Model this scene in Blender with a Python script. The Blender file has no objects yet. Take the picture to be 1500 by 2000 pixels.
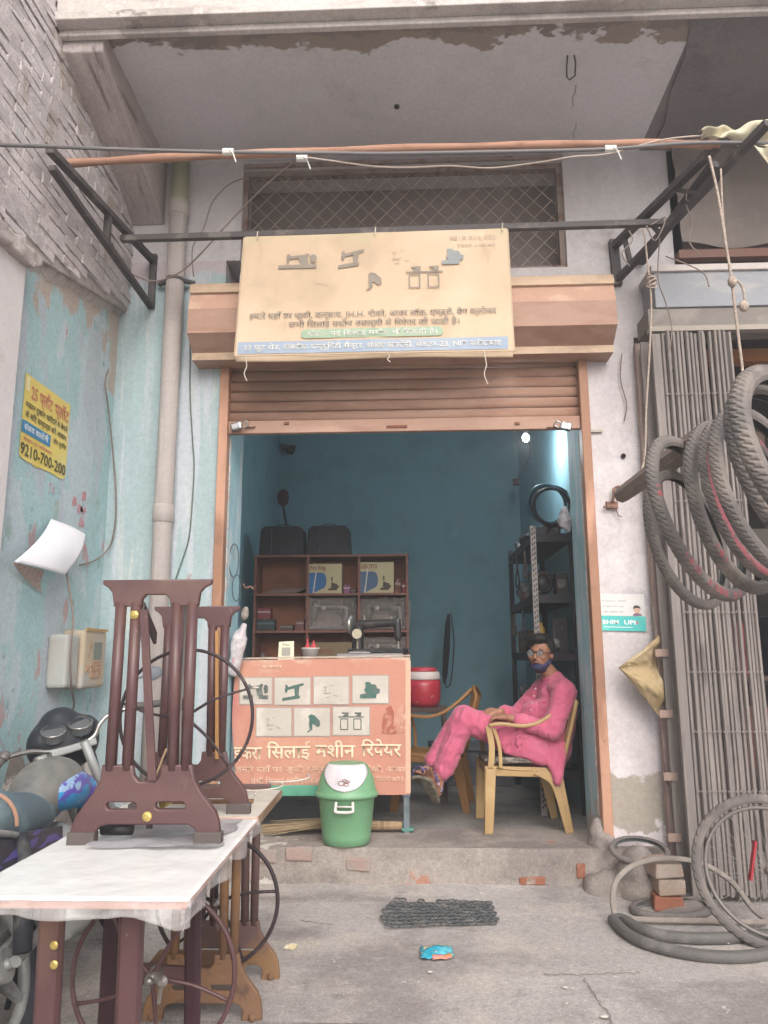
import bpy, bmesh, math, random
from mathutils import Vector, Matrix, noise
random.seed(7)
R = math.radians
V = Vector
sc = bpy.context.scene
COL = sc.collection

# ------------------------------------------------------------ camera, world, sun, exposure
CAM_H = 1.356
_p, _y, _r, FPX = R(10.8), R(2.2), R(.25), 1500.0
_w = V((-math.sin(_y)*math.cos(_p), math.cos(_y)*math.cos(_p), math.sin(_p)))
_rt = V((math.cos(_y), math.sin(_y), 0))
_up = _rt.cross(_w)
_R2 = _rt*math.cos(_r) - _up*math.sin(_r)
_U2 = _rt*math.sin(_r) + _up*math.cos(_r)
cam = bpy.data.cameras.new('camera')
camo = bpy.data.objects.new('camera', cam); COL.objects.link(camo)
cam.sensor_fit = 'VERTICAL'; cam.sensor_height = 36; cam.lens = 27.0
cam.clip_start = .05; cam.clip_end = 500
camo.matrix_world = Matrix(((_R2.x, _U2.x, -_w.x, 0), (_R2.y, _U2.y, -_w.y, 0), (_R2.z, _U2.z, -_w.z, CAM_H), (0, 0, 0, 1)))
sc.camera = camo

world = bpy.data.worlds.new('World'); sc.world = world; world.use_nodes = True
wn = world.node_tree
bg = wn.nodes['Background']
sky = wn.nodes.new('ShaderNodeTexSky'); sky.sky_type = 'NISHITA'; sky.sun_disc = False
SUN_EL, SUN_ROT = R(38), R(168)
sky.sun_elevation = SUN_EL; sky.sun_rotation = SUN_ROT
sky.air_density = 1.0; sky.dust_density = 4.0; sky.ozone_density = .6
hs = wn.nodes.new('ShaderNodeHueSaturation'); hs.inputs['Saturation'].default_value = .42      # hazy, whitened overcast
wn.links.new(sky.outputs[0], hs.inputs['Color']); wn.links.new(hs.outputs[0], bg.inputs[0]); bg.inputs[1].default_value = .15
sun = bpy.data.lights.new('sun', 'SUN'); sun.energy = .95; sun.angle = R(60); sun.color = (1, .985, .965)
suno = bpy.data.objects.new('sun', sun); COL.objects.link(suno)
_sd = V((math.sin(SUN_ROT)*math.cos(SUN_EL), math.cos(SUN_ROT)*math.cos(SUN_EL), math.sin(SUN_EL)))
suno.rotation_euler = _sd.to_track_quat('Z', 'Y').to_euler(); suno.location = (0, -8, 12)
sc.view_settings.view_transform = 'Standard'; sc.view_settings.look = 'None'
sc.view_settings.gamma = 1; sc.view_settings.use_curve_mapping = False
sc.view_settings.exposure = .93
sc.render.engine = 'CYCLES'
sc.cycles.use_denoising = True
sc.cycles.max_bounces = 8; sc.cycles.diffuse_bounces = 5; sc.cycles.transparent_max_bounces = 12
sc.cycles.sample_clamp_indirect = 4

# ------------------------------------------------------------ helpers
def at(px, py, X=None, Y=None, Z=None):
    """survey helper: the point of the place seen at photo pixel px,py on the plane X=, Y= or Z="""
    d = _R2*((px-750)/FPX) + _U2*((1000-py)/FPX) + _w
    t = X/d.x if X is not None else (Y/d.y if Y is not None else (Z-CAM_H)/d.z)
    return V((0, 0, CAM_H)) + d*t

def lin(c):
    if isinstance(c, str):
        c = [int(c[i:i+2], 16)/255 for i in (0, 2, 4)]
    return tuple((x/12.92 if x <= .04045 else ((x+.055)/1.055)**2.4) for x in c) + (1,)

_mats = {}
def mat(name, col, layers=(), rough=.8, metal=0, bump=.15, bscale=80, spec=.3, var=.12, vscale=6, coord='pos', alpha=None, trans=0, sheen=0, bdist=.01, grain=None):
    """procedural material. layers: (colour, (sx,sy,sz), lo, hi, detail, mask) ; mask=(axis,a,b) fades the layer in from a to b"""
    if name in _mats: return _mats[name]
    if grain is None: grain = {'left_wall_paint': 1, 'front_wall_paint': .9, 'pillar_paint': .9, 'limewashed_brick': 1.2, 'mortar': 1.2, 'step_cement': 1.4, 'shop_floor': 1.2, 'beam_plaster': 1, 'parapet_plaster': 1, 'soffit_plaster': .7, 'upper_wall_paint': .7, 'plastic_wrapped_top': .06, 'faded_vinyl': .12, 'neighbour_soffit': .9, 'drain_pipe_plastic': .6, 'red_brick': 1.2}.get(name, .35)
    m = bpy.data.materials.new(name); m.use_nodes = True; nt = m.node_tree; N = nt.nodes; L = nt.links
    b = N['Principled BSDF']
    b.inputs['Roughness'].default_value = rough; b.inputs['Metallic'].default_value = metal
    b.inputs['Specular IOR Level'].default_value = spec
    if coord == 'pos':
        co = N.new('ShaderNodeNewGeometry').outputs['Position']
    else:
        co = N.new('ShaderNodeTexCoord').outputs['Object']
    sep = N.new('ShaderNodeSeparateXYZ'); L.new(co, sep.inputs[0])
    def nz(scale, detail=4, off=0):
        mp = N.new('ShaderNodeMapping'); L.new(co, mp.inputs[0]); mp.inputs['Scale'].default_value = scale
        mp.inputs['Location'].default_value = (off*1.7, off*2.3, off*3.1)
        n = N.new('ShaderNodeTexNoise'); n.inputs['Detail'].default_value = detail; n.inputs['Scale'].default_value = 1
        n.inputs['Roughness'].default_value = .6
        L.new(mp.outputs[0], n.inputs['Vector']); return n.outputs[0]
    c = lin(col)
    hv = N.new('ShaderNodeMix'); hv.data_type = 'RGBA'
    hv.inputs[6].default_value = tuple(x*(1-var) for x in c[:3])+(1,); hv.inputs[7].default_value = tuple(min(1, x*(1+var)) for x in c[:3])+(1,)
    L.new(nz((vscale,)*3, 5, 11), hv.inputs[0]); cur = hv.outputs[2]
    for k, ly in enumerate(layers):
        lc, s, lo, hi, det = ly[:5]
        if not hasattr(s, '__len__'): s = (s, s, s)
        mr = N.new('ShaderNodeMapRange'); mr.inputs[1].default_value = lo; mr.inputs[2].default_value = hi
        src = nz(s, det, k+1)
        if len(ly) > 5 and ly[5]:
            ax, a, bb = ly[5]
            mk = N.new('ShaderNodeMapRange'); mk.inputs[1].default_value = a; mk.inputs[2].default_value = bb
            mk.inputs[3].default_value = -.45; mk.inputs[4].default_value = .12
            L.new(sep.outputs['XYZ'.index(ax)], mk.inputs[0])
            ad = N.new('ShaderNodeMath'); ad.operation = 'ADD'; L.new(src, ad.inputs[0]); L.new(mk.outputs[0], ad.inputs[1]); src = ad.outputs[0]
        L.new(src, mr.inputs[0])
        mx = N.new('ShaderNodeMix'); mx.data_type = 'RGBA'; L.new(mr.outputs[0], mx.inputs[0])
        L.new(cur, mx.inputs[6]); mx.inputs[7].default_value = lin(lc); cur = mx.outputs[2]
    if bump:      # fine grain and dust over everything that is not smooth print
        for sc_, am in ((38, .10), (130, .16)):
            mr = N.new('ShaderNodeMapRange'); mr.inputs[1].default_value = .3; mr.inputs[2].default_value = .7
            mr.inputs[3].default_value = 1-am*grain; mr.inputs[4].default_value = 1+am*grain*.8
            L.new(nz((sc_,)*3, 3, sc_), mr.inputs[0])
            mm = N.new('ShaderNodeVectorMath'); mm.operation = 'SCALE'; L.new(cur, mm.inputs[0]); L.new(mr.outputs[0], mm.inputs['Scale']); cur = mm.outputs[0]
    L.new(cur, b.inputs['Base Color'])
    if bump:
        bp = N.new('ShaderNodeBump'); bp.inputs['Strength'].default_value = bump; bp.inputs['Distance'].default_value = bdist
        L.new(nz((bscale,)*3, 6, 5), bp.inputs['Height']); L.new(bp.outputs[0], b.inputs['Normal'])
    if alpha is not None: b.inputs['Alpha'].default_value = alpha
    if trans: b.inputs['Transmission Weight'].default_value = trans
    if sheen: b.inputs['Sheen Weight'].default_value = sheen
    _mats[name] = m
    return m

def emit(name, col, s):
    m = bpy.data.materials.new(name); m.use_nodes = True; b = m.node_tree.nodes['Principled BSDF']
    b.inputs['Emission Color'].default_value = lin(col); b.inputs['Emission Strength'].default_value = s
    return m

def setp(o, label=None, cat=None, group=None, kind=None):
    if label: o['label'] = label
    if cat: o['category'] = cat
    if group: o['group'] = group
    if kind: o['kind'] = kind
    return o

def empty(name, loc, label, cat, group=None):
    o = bpy.data.objects.new(name, None); COL.objects.link(o); o.location = loc; o.empty_display_size = .05
    return setp(o, label, cat, group)

def wmat(o):
    m = Matrix.LocRotScale(o.location, o.rotation_euler, o.scale)
    return wmat(o.parent) @ o.matrix_parent_inverse @ m if o.parent else m

def link(name, me, m=None, parent=None, smooth=False, keep=False):
    """keep: vertices are given in the frame of the parent instead of the world"""
    o = bpy.data.objects.new(name, me); COL.objects.link(o)
    if m is not None and not me.materials:
        me.materials.append(m)
    if smooth:
        me.polygons.foreach_set('use_smooth', [True]*len(me.polygons))
    if parent is not None:
        o.parent = parent
        if not keep: o.matrix_parent_inverse = wmat(parent).inverted()
    elif not keep and len(me.vertices):
        xs = [v.co for v in me.vertices]
        c = V(((min(v.x for v in xs)+max(v.x for v in xs))/2, (min(v.y for v in xs)+max(v.y for v in xs))/2, min(v.z for v in xs)))
        me.transform(Matrix.Translation(-c)); o.location = c
    return o

def copy_tree(o, parent=None):
    c = o.copy(); COL.objects.link(c)
    if parent is not None: c.parent = parent; c.matrix_parent_inverse = o.matrix_parent_inverse.copy()
    for ch in list(o.children): copy_tree(ch, c)
    return c

class MB:
    def __init__(s): s.v = []; s.f = []; s.mi = []; s.cur = 0
    def mesh(s, vs, fs):
        n = len(s.v); s.v += [V(v) for v in vs]; s.f += [[i+n for i in f] for f in fs]; s.mi += [s.cur]*len(fs); return s
    def box(s, a, b, M=None, jit=0):
        a, b = V(a), V(b)
        vs = [V((x, y, z)) for x in (a.x, b.x) for y in (a.y, b.y) for z in (a.z, b.z)]
        if jit: vs = [v+V([random.uniform(-jit, jit) for _ in range(3)]) for v in vs]
        if M: vs = [M @ v for v in vs]
        return s.mesh(vs, [(0, 1, 3, 2), (4, 6, 7, 5), (0, 4, 5, 1), (2, 3, 7, 6), (0, 2, 6, 4), (1, 5, 7, 3)])
    def bar(s, p, q, w, h=None, up=(0, 0, 1)):
        p, q = V(p), V(q); h = h or w; d = (q-p).normalized(); u = V(up)
        if abs(d.dot(u)) > .98: u = V((0, 1, 0))
        x = d.cross(u).normalized(); y = x.cross(d)
        vs = [c + x*sx*w/2 + y*sy*h/2 for c in (p, q) for sx, sy in ((-1, -1), (1, -1), (1, 1), (-1, 1))]
        return s.mesh(vs, [(3, 2, 1, 0), (4, 5, 6, 7), (0, 1, 5, 4), (1, 2, 6, 5), (2, 3, 7, 6), (3, 0, 4, 7)])
    def tube(s, pts, r, n=8, closed=False, cap=True):
        pts = [V(p) for p in pts]; k = len(pts)
        rs = r if hasattr(r, '__len__') else [r]*k
        vs = []; prev = None
        for i, p in enumerate(pts):
            if closed: d = pts[(i+1) % k]-pts[i-1]
            else: d = pts[min(i+1, k-1)]-pts[max(i-1, 0)]
            d = d.normalized() if d.length > 1e-9 else V((0, 0, 1))
            if prev is None:
                u = V((0, 0, 1)) if abs(d.z) < .9 else V((1, 0, 0)); x = d.cross(u).normalized()
            else:
                x = (prev - d*prev.dot(d)).normalized()
            prev = x; y = d.cross(x)
            vs += [p + (x*math.cos(2*math.pi*j/n) + y*math.sin(2*math.pi*j/n))*rs[i] for j in range(n)]
        fs = []
        for i in range(k if closed else k-1):
            a, b = i*n, ((i+1) % k)*n
            fs += [(a+j, a+(j+1) % n, b+(j+1) % n, b+j) for j in range(n)]
        if cap and not closed: fs += [tuple(range(n))[::-1], tuple((k-1)*n+j for j in range(n))]
        return s.mesh(vs, fs)
    def lathe(s, prof, c=(0, 0, 0), n=24, M=None, cap=True):
        c = V(c); vs = []
        for r, z in prof:
            for j in range(n):
                v = V((r*math.cos(2*math.pi*j/n), r*math.sin(2*math.pi*j/n), z)); vs.append((M @ v if M else v)+c)
        fs = [(i*n+j, i*n+(j+1) % n, (i+1)*n+(j+1) % n, (i+1)*n+j) for i in range(len(prof)-1) for j in range(n)]
        if cap: fs += [tuple(range(n))[::-1], tuple((len(prof)-1)*n+j for j in range(n))]
        return s.mesh(vs, fs)
    def cap(s, p, q, r0, r1, n=14):
        p, q = V(p), V(q); d = q-p; L = d.length; d = d.normalized()
        pts = [p + d*(-r0*math.cos(a)) for a in (0.01, .5, 1.0, 1.571)] + [p+d*L*t for t in (.25, .5, .75)] + [q+d*(r1*math.sin(a)) for a in (0, .57, 1.07, 1.56)]
        rs = [r0*math.sin(a) for a in (0.01, .5, 1.0, 1.571)] + [r0+(r1-r0)*t for t in (.25, .5, .75)] + [r1*math.cos(a) for a in (0, .57, 1.07, 1.56)]
        return s.tube(pts, rs, n)
    def ell(s, c, r, rot=(0, 0, 0), n=16):
        from mathutils import Euler
        M = Euler(rot).to_matrix() @ Matrix.Diagonal(V(r))
        prof = [(math.sin(math.pi*i/n), -math.cos(math.pi*i/n)) for i in range(n+1)]; prof[0] = (.002, -1); prof[-1] = (.002, 1)
        return s.lathe(prof, c, n*2, M)
    def prism(s, poly, o, u, v, n, d):
        """closed 2D outline poly in the frame o,u,v pushed d along n"""
        o, u, v, n = V(o), V(u), V(v), V(n); k = len(poly)
        a = [o+u*x+v*y for x, y in poly]; b = [p+n*d for p in a]
        return s.mesh(a+b, [tuple(range(k))[::-1], tuple(range(k, 2*k))] + [(i, (i+1) % k, k+(i+1) % k, k+i) for i in range(k)])
    def grid(s, fn, nu, nv):
        vs = [fn(i/nu, j/nv) for j in range(nv+1) for i in range(nu+1)]
        return s.mesh(vs, [(j*(nu+1)+i, j*(nu+1)+i+1, (j+1)*(nu+1)+i+1, (j+1)*(nu+1)+i) for j in range(nv) for i in range(nu)])
    def me(s, name='m'):
        me = bpy.data.meshes.new(name); me.from_pydata([tuple(v) for v in s.v], [], s.f); me.update()
        if any(s.mi): me.polygons.foreach_set('material_index', s.mi)
        return me
    def build(s, name, m=None, parent=None, smooth=False, bevel=0, keep=False, solid=0, fix=True):
        me = s.me(name)
        if fix:
            bm = bmesh.new(); bm.from_mesh(me); bmesh.ops.recalc_face_normals(bm, faces=bm.faces)
            bm.to_mesh(me); bm.free()
        ms = m if isinstance(m, (list, tuple)) else [m]
        for q in ms: me.materials.append(q)
        o = link(name, me, None, parent, smooth, keep)
        if solid:
            md = o.modifiers.new('s', 'SOLIDIFY'); md.thickness = solid; md.offset = 0
        if bevel:
            md = o.modifiers.new('b', 'BEVEL'); md.width = bevel; md.segments = 2; md.limit_method = 'ANGLE'
        return o

def remeshed(mb, name, m, parent=None, voxel=.01, smooth=2, keep=False, disp=None, sub=0):
    """one continuous surface grown from overlapping volumes"""
    me = mb.me('tmp'); o = bpy.data.objects.new('tmp', me); COL.objects.link(o)
    md = o.modifiers.new('r', 'REMESH'); md.mode = 'VOXEL'; md.voxel_size = voxel
    sm = o.modifiers.new('s', 'SMOOTH'); sm.iterations = smooth; sm.factor = .5
    dg = bpy.context.evaluated_depsgraph_get(); dg.update()
    res = bpy.data.meshes.new_from_object(o.evaluated_get(dg))
    bpy.data.objects.remove(o)
    res.materials.clear()
    if disp:
        for v in res.vertices: v.co = v.co + v.normal*disp(v.co)
    for q in (m if isinstance(m, (list, tuple)) else [m]): res.materials.append(q)
    return link(name, res, None, parent, True, keep)

def plate(loops, name, m, frame, parent=None, thick=0.0, bevel=0.0, smooth=False, fn=None, keep=False):
    """flat piece with holes; loops are 2D outlines; frame = (origin, u, v, n)"""
    cu = bpy.data.curves.new('c', 'CURVE'); cu.dimensions = '2D'; cu.fill_mode = 'BOTH'
    cu.extrude = thick/2; cu.bevel_depth = bevel; cu.bevel_resolution = 1
    for lp in loops:
        sp = cu.splines.new('POLY'); sp.points.add(len(lp)-1); sp.use_cyclic_u = True
        for i, (x, y) in enumerate(lp): sp.points[i].co = (x, y, 0, 1)
    return _curve_mesh(cu, name, m, frame, parent, smooth, fn, keep)

def _curve_mesh(cu, name, m, frame, parent, smooth=False, fn=None, keep=False, fit=None, align='L'):
    o = bpy.data.objects.new('c', cu); COL.objects.link(o)
    dg = bpy.context.evaluated_depsgraph_get(); dg.update()
    me = bpy.data.meshes.new_from_object(o.evaluated_get(dg)); bpy.data.objects.remove(o)
    O, u, v, n = [V(q) for q in frame]
    if len(me.vertices) and fit:
        xs = [q.co.x for q in me.vertices]; ys = [q.co.y for q in me.vertices]
        x0, x1 = min(xs), max(xs); sx = fit[0]/(x1-x0); sy = fit[1] if fit[1] else sx
        for q in me.vertices: q.co.x = (q.co.x-x0)*sx; q.co.y = q.co.y*sy
    for q in me.vertices:
        x, y, z = q.co
        d = fn(x, y) if fn else 0
        q.co = O + u*x + v*y + n*(z+d)
    me.materials.clear(); me.materials.append(m)
    return link(name, me, None, parent, smooth, keep)

def text(s, name, m, frame, width, height=None, parent=None, bold=0, fn=None, keep=False, thick=0):
    """lettering of the given total width; height = cap size before mapping"""
    cu = bpy.data.curves.new('t', 'FONT'); cu.body = s; cu.size = 1; cu.offset = bold; cu.extrude = thick
    cu.resolution_u = 2
    return _curve_mesh(cu, name, m, frame, parent, False, fn, keep, fit=(width, height))

def rrect(x0, y0, x1, y1, r, n=4):
    pts = []
    for cx, cy, a0 in ((x1-r, y0+r, -90), (x1-r, y1-r, 0), (x0+r, y1-r, 90), (x0+r, y0+r, 180)):
        pts += [(cx+r*math.cos(R(a0+90*i/n)), cy+r*math.sin(R(a0+90*i/n))) for i in range(n+1)]
    return pts
def circ(cx, cy, r, n=20): return [(cx+r*math.cos(2*math.pi*i/n), cy+r*math.sin(2*math.pi*i/n)) for i in range(n)]
def catm(pts, k=6):
    pts = [V(p) for p in pts]; out = []
    for i in range(len(pts)-1):
        p0, p1, p2, p3 = pts[max(i-1, 0)], pts[i], pts[i+1], pts[min(i+2, len(pts)-1)]
        for j in range(k):
            t = j/k
            out.append(.5*((2*p1)+(p2-p0)*t+(2*p0-5*p1+4*p2-p3)*t*t+(3*p1-p0-3*p2+p3)*t**3))
    return out+[pts[-1]]
def inframe(p, m=40):
    d = V(p)-V((0, 0, CAM_H)); zc = d.dot(_w)
    if zc < .1: return False
    x = 750+FPX*d.dot(_R2)/zc; y = 1000-FPX*d.dot(_U2)/zc
    return -m < x < 1500+m and -m < y < 2000+m
def nz(x, y=0, z=0): return noise.noise(V((x, y, z)))
# ------------------------------------------------------------ materials
M_ground = mat('ground_concrete', 'aaa39f', [('8f8784', 1.3, .48, .60, 8), ('8f8783', 6, .60, .74, 8), ('c0bab5', (1.1, 3, 1), .58, .72, 8), ('b6ada4', 2.4, .52, .7, 5), ('7d7571', (.6, 2.2, 1), .6, .75, 7), ('c9c2ba', 22, .68, .72, 3), ('6f6965', 60, .70, .74, 2)], grain=1.6, rough=.92, bump=.5, bscale=45, bdist=.006)
M_step = mat('step_cement', '9b918a', [('867d78', 2.5, .5, .6, 6), ('c7bfb8', 5, .62, .66, 6, ('X', .4, -.9)), ('a67a68', 3.2, .68, .70, 4)], rough=.9, bump=.6, bscale=40, bdist=.008)
M_floor = mat('shop_floor', '8d8782', [('77716e', 3, .5, .65, 5)], rough=.75, bump=.2, bscale=40)
M_blue = mat('left_wall_paint', 'a3bfc2', [('b6c4c9', (1.6, 2.6, 1.1), .5, .53, 9), ('b0b9c0', (5, 3, .8), .53, .57, 8), ('8fa9a8', (7, 7, 5), .64, .66, 8), ('9db2ad', (2, 5, 2), .62, .67, 6), ('b5a79c', (2.2, 3.0, 1.6), .54, .57, 9, ('Z', 2.4, 3.6)), ('958c86', (9, 9, 7), .71, .73, 6), ('a7988e', (2.5, 3.6, 2), .55, .58, 7, ('Z', .95, .2)), ('b59e9e', (3, 7, 3), .64, .66, 6)], rough=.85, bump=.35, bscale=25, bdist=.008)
M_front = mat('front_wall_paint', '9fb0b3', [('b4bac1', (7, 7, .5), .50, .55, 6), ('a3b8b9', (4, 4, .7), .54, .62, 6), ('b9c0bd', (9, 9, .7), .60, .68, 6), ('b9aeb2', 2.2, .30, .40, 5, ('Z', 3.9, 4.15)), ('9a8f89', (11, 11, 9), .72, .74, 5), ('9c9088', 3, .5, .55, 6, ('Z', .8, .25))], rough=.85, bump=.3, bscale=30, bdist=.006)
M_pillar = mat('pillar_paint', 'c2babb', [('cfc9ca', 1.8, .5, .60, 7), ('b7b1b7', 2.5, .55, .65, 5), ('98897f', (12, 12, 12), .72, .74, 4), ('a39a90', 3.0, .43, .47, 6, ('Z', .95, .55)), ('d6cdd0', 4, .56, .60, 6, ('Z', .75, .3)), ('8e7d76', 5, .60, .66, 7, ('Z', 3.3, 3.75))], rough=.85, bump=.3, bscale=30, bdist=.006)
M_upper = mat('upper_wall_paint', 'bfbabb', [('cac6c8', 1.8, .5, .65, 5), ('a79d9c', 3, .6, .7, 6)], rough=.85, bump=.2)
M_soffit = mat('soffit_plaster', 'cfcccf', [('d5d1d6', .9, .45, .65, 5), ('c0bcbf', 2.0, .60, .72, 6), ('95887f', (3, 4, 3), .47, .50, 8, ('Y', 4.22, 3.86)), ('857b76', (5, 8, 5), .55, .57, 7, ('Y', 4.12, 3.84))], rough=.9, bump=.25, bscale=20)
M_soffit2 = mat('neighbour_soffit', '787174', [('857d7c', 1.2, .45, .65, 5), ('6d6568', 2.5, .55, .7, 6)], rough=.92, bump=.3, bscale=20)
M_parapet = mat('parapet_plaster', 'c2bab5', [('a9a09b', (2, 2, 6), .5, .6, 7), ('d5cdc9', 5, .6, .7, 6), ('8d8580', (4, 4, 9), .64, .70, 7)], rough=.9, bump=.4, bscale=25)
M_beam = mat('beam_plaster', 'b5aaa8', [('c6bdba', (8, 1.2, 4), .5, .6, 6), ('8a7f7a', (22, 1.2, 8), .58, .66, 7), ('c6bdb8', 9, .68, .72, 5)], rough=.92, bump=.5, bscale=30)
M_brick = mat('limewashed_brick', 'c0b8b8', [('cec5c5', (2, 6, 9), .47, .55, 6), ('aea29b', (3, 5, 3), .56, .64, 6), ('c5c2c2', (3, 4, 4), .62, .68, 6), ('9c8f88', (14, 14, 20), .66, .72, 5)], rough=.95, bump=.7, bscale=60, bdist=.01)
M_mortar = mat('mortar', 'b3a9a5', [('9c928d', 9, .5, .62, 6), ('b0a6a2', 5, .6, .7, 5)], rough=.95, bump=.6, bscale=50)
M_redbrick = mat('red_brick', '94604c', [('a88272', 6, .5, .6, 6), ('9d9287', 9, .57, .63, 6)], rough=.95, bump=.6, bscale=70)
M_teal = mat('shop_wall_teal', '83a8b3', [('779ca3', (3, 3, 3), .5, .68, 4), ('86a6ac', (2, 2, 2), .58, .7, 5), ('92b5c2', (5, 5, 2), .66, .74, 5)], rough=.7, bump=.2, bscale=30, var=.06)
M_jamb = mat('jamb_paint', '9fc3cb', [('c4cdd0', (9, 9, 2), .52, .58, 6), ('b5aaa2', (14, 14, 5), .62, .66, 6), ('b3a9a3', 6, .45, .5, 6, ('Z', .75, .3))], rough=.8, bump=.35, bscale=30)
M_ceil = mat('shop_ceiling', 'c5ced0', rough=.8)
M_tan = mat('shutter_paint', 'a58371', [('9c7765', (2, 2, 8), .52, .62, 5), ('b59280', (1.2, 1.2, 5), .55, .68, 5), ('8c6a5a', (1.5, 1.5, 30), .66, .74, 6)], rough=.6, bump=.1, bscale=40, spec=.4)
M_tan2 = mat('hood_light_stripe', 'c7ad94', [('b39a84', (3, 3, 6), .55, .65, 5)], rough=.65, bump=.1)
M_tan3 = mat('hood_rose_lit_facet', 'b89380', [('c3a38e', (3, 3, 6), .55, .65, 5)], rough=.65, bump=.1)  # light caught by the hood's upward sloping facet, put into its colour
M_frame = mat('guide_rail_paint', '99725c', [('8f6a58', (4, 4, 3), .55, .62, 6), ('bb8f78', (3, 3, 1), .5, .6, 5), ('8b5c4c', (20, 20, 6), .70, .74, 5)], rough=.6, bump=.1)
M_steel = mat('dark_painted_steel', '4c4747', [('6a625f', 7, .55, .65, 5)], rough=.6, bump=.2)
M_pipe = mat('drain_pipe_plastic', 'a9a09c', [('b8b0ab', (14, 14, .7), .5, .62, 6), ('978d88', (9, 9, .8), .58, .68, 6), ('a3a287', (3, 3, 1), .40, .5, 5, ('Z', 4.35, 4.6))], rough=.7, bump=.2)
M_dark = mat('dark_void', '2b2627', rough=.9, bump=0)

# ------------------------------------------------------------ ground
g = MB(); g.grid(lambda u, v: V((-29+58*u, -29+58*v, 0)), 2, 2)
setp(g.build('ground', M_ground), kind='structure')
g = MB()
def apron(u, v):
    x = -1.95+3.6*u; y = 3.2+1.75*v
    h = .004+.012*max(0, v-.2)+(.022+.01*nz(x*2, 1))*max(0, (v-.8)/.2)**2+.006*nz(x*2.3, y*3.1)
    return V((x, y, max(.002, h)))
g.grid(apron, 90, 44)
setp(g.build('pavement', M_ground, smooth=True), kind='structure')
# crack lines in the concrete apron: real shallow lips of cement
cr = MB()
for pts in ([(1060, 1898), (1120, 1900), (1180, 1897), (1250, 1896)], [(1140, 1905), (1160, 1940), (1190, 1980), (1195, 2000)], [(590, 1795), (620, 1800), (650, 1803)]):
    w = [at(x, y, Z=.018) for x, y in pts]
    w = [V((p.x+.016*nz(i*.83, p.y), p.y+.022*nz(i*.71, 4+p.x), .0135)) for i, p in enumerate(catm(w, 9))]
    cr.tube([q-V((0, 0, .0022)) for q in w], [.0018+.0016*abs(nz(i*.7, 3)) for i in range(len(w))], 4)
M_crack = mat('crack_dirt', '857c76', rough=.95, bump=0)
setp(cr.build('pavement_crack', M_crack), kind='structure')

# ------------------------------------------------------------ shop floor and step
SZ = .235
g = MB()
def stepface(u, v):
    x = -2.06+3.58*u; z = -.01+(SZ+.01)*v
    return V((x, 4.93-.012*(1-v)+.012*nz(x*3, z*9)+(.008*nz(x*12, z*14)), z+(.006*nz(x*2.5, 3) if v == 1 else 0)))
g.grid(stepface, 130, 12)
def steptop(u, v):
    x = -2.06+3.58*u; y = 4.93+.52*v
    return V((x, y+(.012*nz(x*3, SZ*9)+.008*nz(x*12, SZ*14) if v == 0 else 0), SZ+(.006*nz(x*2.5, 3) if v == 0 else 0)+.003*nz(x*4, y*4)))
g.grid(steptop, 130, 10)
step = setp(g.build('shop_step', M_step, smooth=True), kind='structure')
for (px, py, w_, h_) in ((585, 1668, .16, .075), (520, 1672, .12, .07), (480, 1712, .10, .06), (700, 1690, .15, .07), (1040, 1722, .15, .05), (1135, 1700, .05, .08)):
    p = at(px, py, Y=4.915)
    b = MB(); b.box(p+V((-w_/2, -.002, -h_/2)), p+V((w_/2, .06, h_/2)), jit=.006)
    b.build('brick', M_redbrick if px > 1000 else mat('dusty_brick', 'a28a83', [('9b918a', 6, .45, .6, 6)], rough=.95, bump=.6), step, bevel=.006)
g = MB(); g.grid(lambda u, v: V((-1.7+3.0*u, 5.44+3.8*v, SZ-.001+.001*v)), 4, 4)
setp(g.build('shop_floor', M_floor), kind='structure')

# ------------------------------------------------------------ left wall with exposed bricks
wl = MB()
wl.box((-2.4, -2, -.1), (-2.06, 5.0, 7.2))
wall_l = setp(wl.build('wall_left', M_blue), kind='structure')
# brickwork band stands 6 cm proud, its lower edge rises towards the corner
def low(y): return 3.43+(y-3.46)*.225
g = MB()
g.prism([(2.7, low(2.7)), (5.0, low(5.0)), (5.0, 7.2), (2.7, 7.2)], (-2.0619, 0, 0), (0, 1, 0), (0, 0, 1), (1, 0, 0), .052)
g.build('mortar_bed', M_mortar, wall_l)
bm_ = []
for k in range(10):
    b = MB(); b.box((0, 0, 0), (.022, .205, .051), jit=.006)
    me = b.me('brick'); me.materials.append(M_brick); bm_.append(me)
cand = []
z = 3.30; row = 0
while z < 6.6:
    y = 2.62+(row % 2)*.106+.03*nz(row*3.7)
    while y < 4.93:
        cy = y+.1
        if z > low(cy)+.02 and inframe((-2.0, cy, z)) and not (z > 4.9 and cy > 3.85) and not (cy > 3.75 and z > 4.80-(cy-3.78)*.30+.05):
            cand.append((y, z))
        y += .213
    z += .0605; row += 1
cand.sort(key=lambda c: (c[0]**2+(c[1]-CAM_H)**2))
def bplace(y, z): return (-2.012+random.uniform(-.003, .005)+.006*nz(y*2, z*2), y+random.uniform(-.003, .003), z+random.uniform(-.0015, .0015)+.008*nz(y*1.2, z*3))
for y, z in cand[:298]:
    o = bpy.data.objects.new('brick', random.choice(bm_)); COL.objects.link(o); o.parent = wall_l
    o.matrix_parent_inverse = wmat(wall_l).inverted()
    o.location = bplace(y, z); o.rotation_euler = (random.uniform(-.012, .012), 0, random.uniform(-.012, .012))
if len(cand) > 298:
    g = MB()
    for y, z in cand[298:]:
        p = V(bplace(y, z)); g.box(p, p+V((.022, .205, .051)), jit=.005)
    g.build('far_bricks', M_brick, wall_l)['kind'] = 'stuff'
print('bricks', len(cand))
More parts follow.
